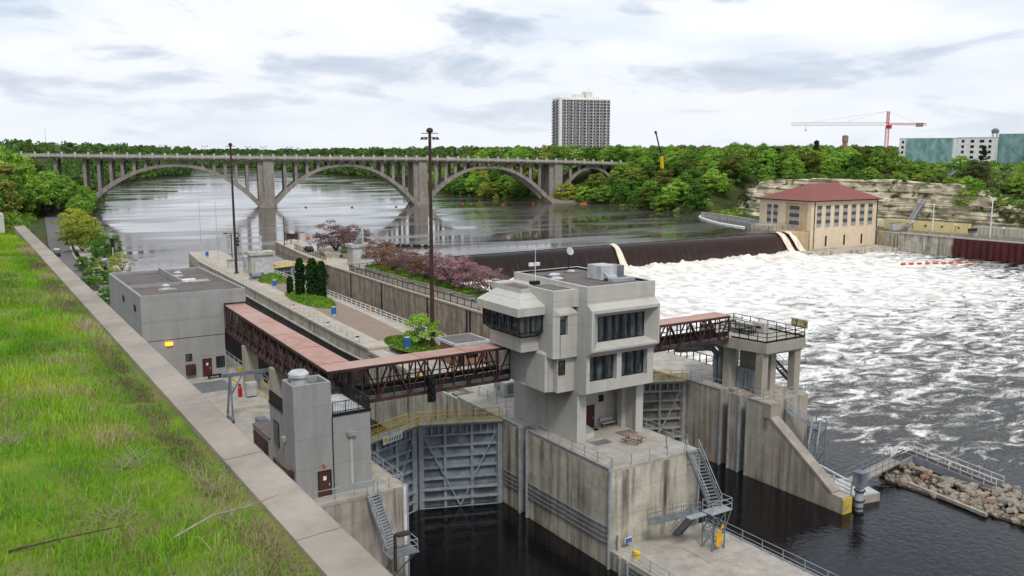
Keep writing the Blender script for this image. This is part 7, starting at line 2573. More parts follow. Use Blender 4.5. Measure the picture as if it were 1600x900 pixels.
# bridge foot rubble on the right bank and kayak
o = build('rubble_bank', MB().prism([(290, 414), (316, 402), (322, 420), (296, 432)], -4, [RIVER + .4, RIVER + 1, RIVER + 5, RIVER + 4]), noisy('bank_rubble', '6e6358', '8c8074', .8, .95), None); o['kind'] = 'structure'
o = build('kayak', MB().lathe((0, 0, 0), [(.02, -2.6), (.45, -1.2), (.5, 0), (.45, 1.2), (.02, 2.6)], 10), M['orange'], None)
o.matrix_world = Matrix.Translation((300, 398, RIVER + .2)) @ Matrix.Rotation(R(90), 4, 'Y') @ Matrix.Rotation(R(50), 4, 'X') ; tag(o, 'orange yellow kayak on the water below the bridge bank', 'kayak')

# ================================================================== VEGETATION
def leaf_cloud(n_cl, R_, H_, per, size, seed, shape='round', zc=0.55, gap=0.25, flat=1.0, cr=.30):
    """crown as many small leaf faces gathered in clumps; returns verts, faces, tones"""
    rng = np.random.default_rng(seed)
    cl = []
    while len(cl) < n_cl:
        p = rng.normal(size=3); p /= np.linalg.norm(p)
        if p[2] < -.75: continue
        rad = rng.uniform(.45, 1.0) ** .5
        q = p * rad
        if shape == 'cone':
            h_ = rng.uniform(0, 1); rr = (1 - h_) ** .8 * rng.uniform(.5, 1); a_ = rng.uniform(0, 6.28)
            q = np.array([rr * math.cos(a_), rr * math.sin(a_), h_ * 2 - 1])
        if shape == 'column':
            h_ = rng.uniform(0, 1); rr = min(1, (1.02 - h_) * 4.5) ** .5 * rng.uniform(.7, 1) * (.8 + .2 * min(1, h_ * 4)); a_ = rng.uniform(0, 6.28)
            q = np.array([rr * math.cos(a_), rr * math.sin(a_), h_ * 2 - 1])
        cl.append(q)
    cl = np.array(cl)
    if shape == 'column': lob = np.ones(n_cl)
    else: lob = 1 + .22 * np.sin(cl[:, 0] * 3.1 + seed) * np.cos(cl[:, 1] * 2.7 + seed * 2)
    C = cl * np.array([R_, R_, H_ / 2]) * lob[:, None]
    C[:, 2] += H_ / 2
    V, T = [], []
    for i in range(n_cl):
        r_ = cr * R_ * rng.uniform(.7, 1.25) if shape != 'column' else .3 * R_
        d = rng.normal(size=(per, 3)); d /= np.linalg.norm(d, axis=1)[:, None]
        d[:, 2] = np.where(d[:, 2] < -.3, -d[:, 2] * .5, d[:, 2])
        p = C[i] + d * (r_ * rng.uniform(.55, 1.0, size=(per, 1))) * np.array([1, 1, .75 * flat])
        nrm = d + rng.normal(size=(per, 3)) * .55
        nrm /= np.linalg.norm(nrm, axis=1)[:, None]
        a = np.cross(nrm, rng.normal(size=(per, 3))); a /= np.linalg.norm(a, axis=1)[:, None]
        b = np.cross(nrm, a)
        s = size * rng.uniform(.55, 1.25, size=(per, 1))
        q = np.stack([p - a * s, p - b * s * .7, p + a * s, p + b * s * .7], axis=1)
        V.append(q.reshape(-1, 3))
        tt = np.clip(rng.uniform(0.1, .9) * .55 + rng.uniform(0, .45, size=per), 0, 1)
        T.append(np.repeat(tt, 4))
    return np.concatenate(V), np.concatenate(T)


def quads_mesh(name, V, T, mat):
    me = bpy.data.meshes.new(name)
    n = len(V); nf = n // 4
    me.vertices.add(n); me.vertices.foreach_set('co', V.astype(np.float32).ravel())
    me.loops.add(n); me.loops.foreach_set('vertex_index', np.arange(n, dtype=np.int32))
    me.polygons.add(nf); me.polygons.foreach_set('loop_start', np.arange(0, n, 4, dtype=np.int32)); me.polygons.foreach_set('loop_total', np.full(nf, 4, dtype=np.int32))
    me.update()
    at = me.attributes.new('tone', 'FLOAT', 'POINT'); at.data.foreach_set('value', T.astype(np.float32))
    me.materials.append(mat)
    return me


def trunk_mesh(H_, R_, base=.35, th=.25, seed=0, limbs=6, multi=False):
    rnd = random.Random(seed)
    m = MB()
    if not multi:
        top = H_ * .62
        pts = [Vector((0, 0, -.6))]
        for k in range(1, 5):
            pts.append(Vector((rnd.uniform(-.15, .15) * k * .4, rnd.uniform(-.15, .15) * k * .4, top * k / 4)))
        for k in range(4): m.tube(pts[k], pts[k + 1], th * (1 - .17 * k), th * (1 - .17 * (k + 1)), n=7)
    for k in range(limbs):
        a_ = k * 6.283 / limbs + rnd.uniform(-.3, .3)
        z0_ = 0 if multi else H_ * rnd.uniform(base, .55)
        p0 = Vector((0, 0, z0_))
        p1 = Vector((math.cos(a_) * R_ * .38, math.sin(a_) * R_ * .38, z0_ + (H_ - z0_) * .42))
        p2 = Vector((math.cos(a_ + .2) * R_ * .7, math.sin(a_ + .2) * R_ * .7, z0_ + (H_ - z0_) * .7))
        m.tube(p0, p1, th * .5, th * .3, n=5); m.tube(p1, p2, th * .3, th * .1, n=5)
    return m


PROTO = {}


def proto(key, mat, R_, H_, n_cl, per, size, shape='round', lift=.22, th=.3, multi=False, seeds=2, cr=.30, limbs=6, flat=1.0):
    L_ = []
    for s_ in range(seeds):
        V, T = leaf_cloud(n_cl, R_, H_ * (1 - lift), per, size, hash_(key) + s_ * 17, shape, cr=cr, flat=flat)
        V[:, 2] += H_ * lift
        cm = quads_mesh('crown', V, T, M[mat])
        tm = trunk_mesh(H_, R_, th=th, seed=s_, multi=multi, limbs=limbs)
        me = bpy.data.meshes.new('trunk'); me.from_pydata([tuple(v) for v in tm.v], [], tm.f); me.materials.append(M['bark'])
        L_.append((cm, me))
    PROTO[key] = (L_, H_)


def hash_(s):
    return sum(ord(c) * (i + 3) for i, c in enumerate(s)) % 9973


def plant(key, x, y, z, h, label, cat='tree', name='tree', group=None, wide=1.0, rnd=random, foliage='crown'):
    L_, H_ = PROTO[key]
    cm, tm = L_[rnd.randrange(len(L_))]
    t = thing(name, label, cat, (x, y, z), group)
    k = h / H_
    t.scale = (k * wide, k * wide * rnd.uniform(.92, 1.08), k)
    t.rotation_euler = (0, 0, rnd.uniform(0, 6.28))
    for nm, me in ((foliage, cm), ('trunk' if foliage == 'crown' else 'stem', tm)):
        o = bpy.data.objects.new(nm, me); COL.objects.link(o); o.parent = t
    return t


for key, mat in (('mid', 'leaf_mid'), ('deep', 'leaf_deep'), ('yel', 'leaf_yel'), ('olive', 'leaf_olive'), ('bright', 'leaf_bright'), ('grey', 'leaf_grey')):
    proto(key, mat, 4.8, 11.5, 58, 64, .36, seeds=2, lift=.06, cr=.33)
proto('near_shrub', 'leaf_bright', 2.3, 4.0, 40, 110, .11, multi=True, lift=.02, th=.1, seeds=1, cr=.3, limbs=9)
proto('yel_shrub', 'leaf_yel', 3.2, 5.5, 44, 90, .17, multi=True, lift=.03, th=.14, seeds=2, cr=.3, limbs=8)
proto('yel_bush', 'leaf_yel', 2.4, 3.6, 34, 70, .10, multi=True, lift=.05, th=.09, seeds=1, cr=.24, limbs=12)
proto('deep_shrub', 'leaf_deep', 3.0, 4.0, 36, 90, .17, multi=True, lift=.0, th=.12, seeds=1, cr=.32)
proto('pink', 'leaf_pink', 3.2, 5.6, 85, 56, .12, multi=True, lift=.03, th=.2, seeds=2, cr=.25, limbs=11)
proto('pink2', 'leaf_pink2', 3.2, 5.4, 85, 56, .12, multi=True, lift=.02, th=.2, seeds=2, cr=.25, limbs=11)
proto('cedar', 'leaf_cedar', 1.15, 8.0, 420, 44, .14, shape='column', lift=.0, th=.12, multi=True, seeds=2, limbs=3)
proto('conifer', 'leaf_cedar', 2.6, 12, 70, 50, .3, shape='cone', lift=.08, th=.25, seeds=1)

TN = {'mid': 'mid green', 'deep': 'dark green', 'yel': 'yellowish', 'olive': 'bronze green', 'bright': 'fresh green', 'grey': 'greyish'}
# --- island plants
plant('near_shrub', 54.9, 110.6, UP + .3, 4.6, 'bright green bushy shrub beside the near mast light on the island', 'shrub', 'shrub', foliage='foliage')
for (x, y, h_, w_, lb) in ((54.6, 160.8, 7.3, .8, 'tall dark columnar cedar, left of the tall pair'), (56.2, 158.6, 7.4, .95, 'tall dark columnar cedar, middle of the clump and widest'), (57.4, 156.8, 7.0, .8, 'tall dark columnar cedar, right edge of the clump'), (54.2, 165.6, 3.4, 1.2, 'short dark columnar cedar standing left of the tall ones')):
    plant('cedar', x, y, UP + .2, h_, lb, 'cedar', 'cedar_tree', wide=w_, foliage='crown')
PK = [(82.6, 187, 6.2, 'pink2', 'farthest'), (82.2, 178.5, 5.8, 'pink2', 'second farthest'), (83, 171, 5.6, 'pink', 'third from the far end'), (82.4, 163, 6.0, 'pink2', 'fourth from the far end'), (83.4, 158, 6.0, 'pink', 'fourth nearest'), (82.6, 151, 6.4, 'pink', 'third nearest, the largest'), (83.4, 146.5, 5.8, 'pink', 'second nearest'), (82.4, 137, 5.4, 'pink', 'nearest to the control tower')]
for (x, y, h_, k_, w_) in PK:
    plant(k_, x, y, UP + .9, h_, ('rusty' if k_ == 'pink2' else 'pink') + ' blossom tree in the river wall planters, ' + w_, 'tree', 'blossom_tree', group='blossoming trees on the river wall', wide=1.15)
for (x, y, h_, w_) in ((86.2, 224, 7.6, 'left one'), (90.0, 219.5, 7.0, 'right one')):
    plant('pink', x, y, UP + .9, h_, 'purple pink tree in the wide planter by the upper gates, ' + w_, 'tree', 'blossom_tree', wide=1.25)
plant('deep_shrub', 86.5, 217.5, UP + .8, 2.0, 'low dark shrub at the foot of the pink tree by the upper gates', 'shrub', 'shrub', foliage='foliage')
plant('yel_bush', 85.0, 128.4, UP + .2, 5.0, 'yellow green shrub between the blossoms and the control tower', 'shrub', 'shrub', foliage='foliage', wide=1.15)
# --- left shore shrubs
LS = [('yel_shrub', 33.8, 322, 9.5, 'large yellow green shrub at the water beside the shore road, farthest'), ('yel_shrub', 32.0, 300, 9.0, 'yellow green shrub behind the bronze one by the shore road'),
      ('yel_shrub', 30.6, 276, 8.5, 'broad yellow olive shrub right beside the shore road'), ('bright', 34.6, 280, 6.5, 'fresh green shrub at the river edge right of the olive shrub'),
      ('deep_shrub', 34.4, 262, 5.2, 'dark green rounded shrub next to the blue notice board'), ('deep_shrub', 33.6, 256, 4.0, 'small dark green shrub at the left approach fence'),
      ('deep_shrub', 26.8, 232, 3.2, 'small round topped tree inside the black fence'), ('yel_bush', 33.6, 228, 4.2, 'yellow green bush behind the office roof'),
      ('yel_bush', 30.0, 226, 3.6, 'low yellow bush left of the office roof edge'), ('deep_shrub', 24.6, 200, 4.0, 'low green shrub just past the parapet by the road fence'),
      ('yel_bush', 28.6, 205, 3.6, 'low green shrub at the office corner, farther'), ('deep_shrub', 27.6, 188, 3.4, 'low green shrub at the office corner, nearer'), ('deep_shrub', 22.8, 176, 3.0, 'low green shrub right below the parapet')]
for (k_, x, y, h_, lb) in LS:
    plant(k_, x, y, 0, h_, lb, 'shrub', 'shrub', foliage='foliage' if k_ in ('yel_shrub', 'deep_shrub', 'yel_bush') else 'crown', wide=1.1)

# --- wooded banks: individual trees
rnd = random.Random(11)


def zone(x, y):
    if x < 200: return 'on the left bank'
    if y > 430: return 'on the right bank beyond the arches'
    if y > 300: return 'on the bluff right of the bridge'
    return 'on top of the rock bluff'


def near_lm(u, v):
    """a findable neighbour, by where the tree shows"""
    if u < 60: return 'at the left edge'
    if u < 160: return 'by the bridge left end'
    if u < 300: return 'behind the first arch'
    if u < 640: return 'behind mid bridge'
    if u < 865: return 'behind the third arch'
    if u < 960: return 'before the apartment tower' if v < 262 else 'around the last small arch'
    if u < 1050: return 'by the bridge right end'
    if u < 1140: return 'left of the cliff'
    if u < 1240: return 'left above the powerhouse'
    if u < 1330: return 'above the powerhouse ridge'
    if u < 1410: return 'below the tower crane'
    if u < 1500: return 'before the white blocks'
    return 'at the right edge'


FWV = Vector((math.sin(R(32.4)) * math.cos(R(8.862)), math.cos(R(32.4)) * math.cos(R(8.862)), -math.sin(R(8.862))))
RTV = Vector((math.cos(R(32.4)), -math.sin(R(32.4)), 0))
UPV = RTV.cross(FWV)


def px(x, y, z):
    d = Vector((x, y, z - 28.5)); w = d.dot(FWV)
    if w < 5: return (-9999, 0)
    return (800 + 1379 * d.dot(RTV) / w, 450 - 1379 * d.dot(UPV) / w)


TREES = []


def try_tree(k_, x, y, z, h_, w_=1.0, **kw):
    u, v = px(x, y, z + h_ * .6)
    if u > 1395 and x > 250:
        h_ = min(h_, rnd.choice((21.5, 23, 24.5, 26)) - z)
        if h_ < 3.5: return False
    if u < -60 or u > 1670: return False
    TREES.append((k_, x, y, z, h_, w_, u, v)); return True


# left bank slope
for i in range(400):
    y = rnd.uniform(120, 560); x = bluffx(y) - rnd.uniform(-3, 60) * (1 if y > 200 else .7)
    if y < 200 and x > 0: continue
    if any((x - t_[1]) ** 2 + (y - t_[2]) ** 2 < 5.5 ** 2 for t_ in TREES[-400:]): continue
    d = bluffx(y) - x
    if y < 190 and d < 14: continue
    if d < 5: continue
    if inside(x, y): continue
    z = gz(x, y)
    if d > 45 and rnd.random() < .5: continue
    h_ = rnd.uniform(11, 17)
    h_ = min(h_, 33.0 - z)
    if len(TREES) < 95: try_tree(rnd.choice(['mid', 'deep', 'bright', 'bright', 'mid', 'olive']), x, y, z - .4, h_, rnd.uniform(.95, 1.2))
# fringe below the bridge on the left shore
for i in range(16):
    y = 400 + i * 8.5 + rnd.uniform(-2, 2)
    edge = prof(y, [(340, 42), (419, 50), (511, 64), (560, 72)])
    try_tree(rnd.choice(['mid', 'deep', 'bright', 'olive']), edge - rnd.uniform(2, 6), y, 0, rnd.uniform(8, 12))
for i in range(22):
    y = 420 + rnd.uniform(0, 90)
    try_tree(rnd.choice(['mid', 'bright', 'bright', 'deep']), prof(y, [(419, 45), (511, 58)]) - rnd.uniform(6, 26), y, rnd.uniform(1, 4), rnd.uniform(11, 16), 1.1)
for (x, y, h_) in ((40.5, 468, 17), (47, 466, 14), (26, 455, 24), (20, 430, 26)):
    try_tree(rnd.choice(['mid', 'bright']), x, y, 1.5, h_, .95)
nl = len(TREES)
# right bluff between bridge and cliff
cand = []
for i in range(2600):
    x, y = rnd.uniform(285, 470), rnd.uniform(60, 640)
    if inside(x, y): continue
    if y < 302 and x < cliffx(y) + (14 if y > 200 else 9): continue
    far = min(seg_d(x, y, RPOLY[j], RPOLY[j + 1]) for j in range(len(RPOLY) - 1))
    if y > 302 and far > 95: continue
    if y <= 302 and x - cliffx(y) > 70: continue
    ds = abs((Vector((x, y, 0)) - BA).dot(BN) - 9)
    if ds < 14 and x < 352: continue
    cand.append((x, y, far))
kept = []
for (x, y, far) in cand:
    dmin = 6.3 if (far < 60 or y < 280) else 9.5
    if any((x - q[0]) ** 2 + (y - q[1]) ** 2 < dmin ** 2 for q in kept): continue
    kept.append((x, y))
    z = gz(x, y)
    kk = rnd.choice(['mid', 'bright', 'mid', 'deep', 'olive', 'yel', 'bright', 'deep'] if far < 60 else ['mid', 'deep', 'bright', 'mid', 'olive', 'grey'])
    h_ = rnd.uniform(9.5, 14)
    if y < 280:
        h_ = rnd.uniform(8, 12.5) if x - cliffx(y) > 20 else rnd.uniform(4.5, 8)
        if x - cliffx(y) < 24: kk = rnd.choice(['grey', 'mid', 'deep', 'yel', 'mid'])
    else:
        h_ = min(h_, 32 - z)
    if 300 < x < 352 and 405 < y < 470: h_ = min(h_, 19 - z) if z < 14 else 5
    if h_ < 3: continue
    if y > 480 and z < 14: h_ *= 1.1
    try_tree(kk, x, y, z - .8, h_, rnd.uniform(1.0, 1.3))
print('trees', nl, len(TREES))
# the ones that show largest
TREES = TREES[:nl] + sorted(TREES[nl:], key=lambda t_: -t_[4] / math.hypot(t_[1], t_[2]))[:300 - nl]
LAB = {}
for q in TREES:
    (k_, x, y, z, h_, w_, u, v) = q
    sz = 'tall' if h_ > 11.5 else ('low' if h_ < 7 else 'medium')
    wh = 'near the water' if z < 5 else ('halfway up' if z < 15 else 'high up')
    LAB.setdefault((f"{sz} {TN[k_]}", f"{wh}, {near_lm(u, v)}"), []).append(q)
ORD = ['leftmost', 'second from left', 'third from left', 'fourth from left', 'fifth from left', 'sixth from left']
for (nm, zn), lst in LAB.items():
    lst.sort(key=lambda q: q[6])
    for i, (k_, x, y, z, h_, w_, u, v) in enumerate(lst):
        lb = f"{nm} tree {zn}"
        if len(lst) > 1:
            lb += ', ' + (ORD[i] if i < 6 and i < len(lst) - 1 else 'rightmost' if i == len(lst) - 1 else f'{i + 1}th from left')
        plant(k_, x, y, z, h_, lb, 'tree', 'tree', group=f"{nm} trees {zn}", wide=w_ * (1.25 if h_ < 6 else 1), rnd=rnd)
# dark conifers on the skyline
for (x, y, h_, lb) in ((345, 300, 14, 'dark pointed conifer on the skyline right of the yellow crane'), (352, 283, 15, 'ragged dark conifer on the skyline above the powerhouse roof'), (394, 225, 11, 'small dark conifer in front of the white construction block')):
    plant('conifer', x, y, gz(x, y), h_, lb, 'tree', 'conifer')
# scrub along the cliff
for i, y in enumerate((186, 182, 178, 174, 170, 167, 164, 160, 156, 150, 146, 142, 138, 134, 128, 124, 118, 112, 106, 196, 205, 208, 190, 200, 236, 250)):
    zz = 16.0 * cliffk(y) * rnd.uniform(.35, .95)
    if 186 <= y <= 192: kk = 'mid'
    x = cliffx(y) + 2.0 + zz * .42
    kk = rnd.choice(['bright', 'mid', 'grey', 'yel'])
    lb = f"{TN[kk]} bush at the rock face, " + ('behind the ribbed panel wall' if y < 187 else 'right of the powerhouse' if y < 220 else 'left of the powerhouse')
    if i > 18: x, zz = cliffx(y) - 1.5, (-2.6 if y < 232 else -.6)
    plant(kk, x, y, zz - .8, rnd.uniform(2.5, 4.8), lb, 'bush', 'bush', group=lb + 's', wide=1.2, rnd=rnd)


for (x, y, z, h_, kk, lb) in ((334, 196, 6, 9, 'mid', 'leafy mid green tree right of the grey cliff stair, lower'), (336, 190, 2.5, 7.5, 'deep', 'dark green bushy tree right of the cliff stair foot'), (339, 199, 11, 8, 'bright', 'fresh green tree right of the cliff stair, upper'),
                           (341, 172, 5, 6.5, 'bright', 'fresh green tree on the slope above the ribbed panel wall, left'), (345, 160, 6, 7, 'mid', 'mid green tree on the slope above the ribbed panel wall, middle'), (347, 146, 6, 6, 'grey', 'greyish half bare tree on the slope above the ribbed panel wall'),
                           (348, 132, 5.5, 7, 'bright', 'fresh green tree on the slope at the right edge, lower'), (340, 215, 13, 6, 'grey', 'greyish shrub left of the cliff stair top'), (350, 180, 9, 8, 'mid', 'mid green tree high on the slope behind the taller white pole')):
    plant(kk, x, y, z - 1, h_, lb, 'tree', 'tree', wide=1.2, rnd=rnd)


for i in range(44):
    y = 76 + i * 4.9 + rnd.uniform(-1.5, 1.5)
    k_ = rnd.choice(['mid', 'bright', 'mid', 'yel', 'grey', 'deep'])
    z = 15.2 * cliffk(y)
    wh = ('over the ribbed panel wall' if y < 187 else 'right of the powerhouse' if y < 216 else 'behind the powerhouse roof' if y < 250 else 'left of the powerhouse')
    plant(k_, cliffx(y) + (12.5 if y > 195 else 8.5) + rnd.uniform(-1.5, 2), y, z - 1.2, rnd.uniform(3.6, 6.2), f'{TN[k_]} bush on the lip of the rock face, {wh}', 'bush', 'bush', group=f'{TN[k_]} lip bushes {wh}', wide=1.35, rnd=rnd)
# --- distant woods that read as one mass
def woods(name, label, pts, size, per, seed, mat='leaf_far'):
    rng = np.random.default_rng(seed)
    Vs, Ts = [], []
    for (x, y, z, r_, h_) in pts:
        n_cl = 9
        c = rng.normal(size=(n_cl, 3)); c /= np.linalg.norm(c, axis=1)[:, None]; c[:, 2] = np.abs(c[:, 2])
        C = np.array([x, y, z]) + c * np.array([r_ * .75, r_ * .75, h_ * .72]) + np.array([0, 0, h_ * .12])
        n = n_cl * per
        d = rng.normal(size=(n, 3)); d /= np.linalg.norm(d, axis=1)[:, None]
        d[:, 2] = np.abs(d[:, 2]) * .9 - .15
        p = np.repeat(C, per, axis=0) + d * r_ * .42
        nr = d + rng.normal(size=(n, 3)) * .4; nr /= np.linalg.norm(nr, axis=1)[:, None]
        a = np.cross(nr, rng.normal(size=(n, 3))); a /= np.linalg.norm(a, axis=1)[:, None]; b = np.cross(nr, a)
        s = size * rng.uniform(.6, 1.3, size=(n, 1))
        Vs.append(np.stack([p - a * s, p - b * s * .8, p + a * s, p + b * s * .8], axis=1).reshape(-1, 3))
        tt = np.clip(np.repeat(rng.uniform(0, .6) + rng.uniform(0, .25, size=n_cl), per) + rng.uniform(0, .2, size=n), 0, 1)
        Ts.append(np.repeat(tt, 4))
    me = quads_mesh(name, np.concatenate(Vs), np.concatenate(Ts), M[mat])
    o = bpy.data.objects.new(name, me); COL.objects.link(o)
    tag(o, label, 'woodland', kind='stuff'); return o


pts = []
rw = random.Random(3)
for i in range(9000):
    y = rw.uniform(500, 2300); x = rw.uniform(-250, 1300)
    if inside(x, y): continue
    u, v = px(x, y, 25)
    if u < -30 or u > 960: continue
    far = min(seg_d(x, y, RPOLY[j], RPOLY[j + 1]) for j in range(len(RPOLY) - 1))
    if x > 250 and y < 660 and far < 95: continue
    if far > 260 and rw.random() < .7: continue
    if abs((Vector((x, y, 0)) - BA).dot(BN) - 9) < 13 and x < 380: continue
    if len(pts) > 1500: break
    if (Vector((x, y, 0)) - Vector((500, 670, 0))).length < 36: continue
    z = gz(x, y)
    pts.append((x, y, z, rw.uniform(5, 8), rw.uniform(8, 13) * (1.5 if u < 300 else 1.0)))
# shoreline fringes upstream
for poly_, sg in ((BANK_L[5:], -1), (BANK_R[:6], 1)):
    for i in range(len(poly_) - 1):
        a_, b_ = poly_[i], poly_[i + 1]; n_ = int(math.hypot(a_[0] - b_[0], a_[1] - b_[1]) / 8)
        for k in range(n_):
            c_ = (a_[0] + (b_[0] - a_[0]) * k / n_, a_[1] + (b_[1] - a_[1]) * k / n_)
            for q in range(3):
                off_ = 2 + q * 11 + rw.uniform(0, 5)
                pts.append((c_[0] + sg * off_, c_[1] + rw.uniform(-4, 4), q * 6, rw.uniform(5, 7), rw.uniform(8, 11)))
for k in range(60):
    x = 300 + k * 2.6; y = 1480 - k * 1.8
    for q in range(2): pts.append((x + rw.uniform(-5, 5), y + 5 + q * 14, q * 7, 8, 11))
woods('woodland', 'distant green woods lining both river banks beyond the arch bridge', pts, 1.5, 10, 2)
pts = []
for i in range(6000):
    y = rw.uniform(150, 1500); x = rw.uniform(400, 1700)
    u, v = px(x, y, 25)
    if u < 930 or u > 1660: continue
    dd_ = math.hypot(x, y)
    if dd_ < 470 or dd_ > 1500: continue
    if u > 1395 and dd_ < 600: continue
    if abs(x - 500) < 34 and 195 < y < 350: continue
    if 395 < x < 490 and 335 < y < 432 and rw.random() < .8: continue
    if len(pts) > 900: break
    pts.append((x, y, gz(x, y), rw.uniform(5, 8), rw.uniform(7, 10.5) * (1.0 + .5 * max(0, (dd_ - 800) / 700))))
woods('woodland', 'distant green woods on the plateau behind the cranes and construction blocks', pts, 1.3, 10, 5)
# low scrub clothing the near slopes
pts = []
for i in range(5200):
    if i < 1600:
        y = rw.uniform(120, 520); x = bluffx(y) - rw.uniform(-2, 45)
        if y < 200 and bluffx(y) - x < 12: continue
    else:
        x, y = rw.uniform(285, 420), rw.uniform(60, 600)
        if y < 280 and x < cliffx(y) + (13 if y > 200 else 8): continue
        if x < 352 and abs((Vector((x, y, 0)) - BA).dot(BN) - 9) < 12 and rw.random() < .7: continue
    if inside(x, y): continue
    u, v = px(x, y, 15)
    if u < -40 or u > 1660: continue
    pts.append((x, y, gz(x, y) - .6, rw.uniform(1.6, 3.0), rw.uniform(2.0, 4.2)))
woods('undergrowth', 'green undergrowth covering the wooded slopes beneath the bank trees', pts[:1900], .42, 12, 8, 'leaf_mid')
pts = []
for i in range(1500):
    y = rw.uniform(70, 275); k_ = 14 if y > 205 else 6.5
    x = cliffx(y) + k_ + rw.uniform(0, 16) ** 1.0
    pts.append((x, y, gz(x, y) - .4, rw.uniform(1.3, 2.6), rw.uniform(1.5, 3.6)))
for i in range(1000):
    y = rw.uniform(70, 300)
    if 186 < y < 290 and rw.random() < .8: continue
    zz = 16 * cliffk(y) * rw.random() ** .6
    pts.append((cliffx(y) + 1.6 + zz * .42, y, zz - .5, rw.uniform(.8, 2.0), rw.uniform(1.0, 2.4)))
woods('scrub', 'olive green scrub draped over the top of the rock face', pts, .36, 12, 9, 'leaf_grey')

# ================================================================== FOREGROUND BANK AND PARAPET
ZC = 24.3
t = thing('parapet_wall', 'long concrete retaining wall cap running beside the grassy bank', 'parapet', (3.2, 20, ZC))
m = MB(); y = -6.0; k = 0
rj = random.Random(4)
seg = []
while y < 56:
    L_ = 3.0
    dz_ = rj.uniform(-.006, .006)
    m = MB().add([(2.9, y, ZC - .35), (3.46, y, ZC - .35), (3.46, y + L_ - .018, ZC - .35), (2.9, y + L_ - .018, ZC - .35),
                  (2.9, y, ZC - .03 + dz_), (3.42, y, ZC + dz_), (3.42, y + L_ - .018, ZC + dz_), (2.9, y + L_ - .018, ZC - .03 + dz_), (3.46, y, ZC - .03 + dz_), (3.46, y + L_ - .018, ZC - .03 + dz_)],
                 [(0, 3, 2, 1), (4, 5, 6, 7), (5, 8, 9, 6), (0, 1, 8, 5, 4), (1, 2, 9, 8), (2, 3, 7, 6, 9), (3, 0, 4, 7)])
    build('cap_slab', m, M['cap'], t)
    y += L_; k += 1
build('wall_face', MB().box(2.88, 3.4, -6, 56, -.2, ZC - .352), M['bldg'], t)
# far end bits
o = build('concrete_block', MB().box(-1.2, 2.4, 55.5, 57.5, 22, ZC + .75), M['white_blk'], None, loc=(0, 56, 22)); tag(o, 'pale concrete block at the far end of the grassy bank', 'block')
t = thing('steel_stair', 'blue-grey steel stair ramp at the far end of the grassy bank', 'stair', (0, 62, 24))
m = MB().beam((-1.5, 74, 26.5), (2.3, 60, 22.6), .7, .25)
build('flight', m, M['gatefr'], t)
m = MB().beam((-1.2, 74, 27.5), (2.6, 60, 23.6), .08).beam((-1.8, 74, 27.5), (2.0, 60, 23.6), .08)
for k in range(8): m.beam((-1.2 + .475 * k * 1.14, 74 - 1.75 * k * 1.14, 26.6 - .49 * k * 1.14), (-1.2 + .475 * k * 1.14, 74 - 1.75 * k * 1.14, 27.5 - .49 * k * 1.14), .05)
build('handrail', m, M['galv2'], t)


def hill_z(x, y):
    d = 2.9 - x
    e_ = max(0, d)
    z = ZC - .10 + .06 * noise.noise(Vector((x * .9, y * .9, 0))) + .16 * noise.noise(Vector((x * .25, y * .2, 4)))* min(1, d) + .03 * e_
    if y > 46: z -= (y - 46) * .02
    return z


xs = np.concatenate([np.arange(2.9, -8, -.3), np.arange(-8, -80, -6.0)])
ys = np.concatenate([np.arange(-8, 30, .4), np.arange(30, 58, 1.0)])
vs = [(x, y, hill_z(x, y)) for y in ys for x in xs]
nx = len(xs)
fs = [(j * nx + i, (j + 1) * nx + i, (j + 1) * nx + i + 1, j * nx + i + 1) for j in range(len(ys) - 1) for i in range(nx - 1)]
hm = noisy('grassy_bank_soil', '4a6c10', '667c1e', 1.6, .95, bump=.08, c3='6c6c3e', s3=.55)
struct('grass_bank', MB().add(vs, fs), hm, smooth=True)
struct('bank_shoulder', MB().add([(-80, 58, 24), (2.7, 58, 23.6), (2.9, 66, 19), (8, 80, 2), (-6, 130, 12), (-80, 130, 23)], [(0, 1, 2, 3, 4, 5)]), gm)


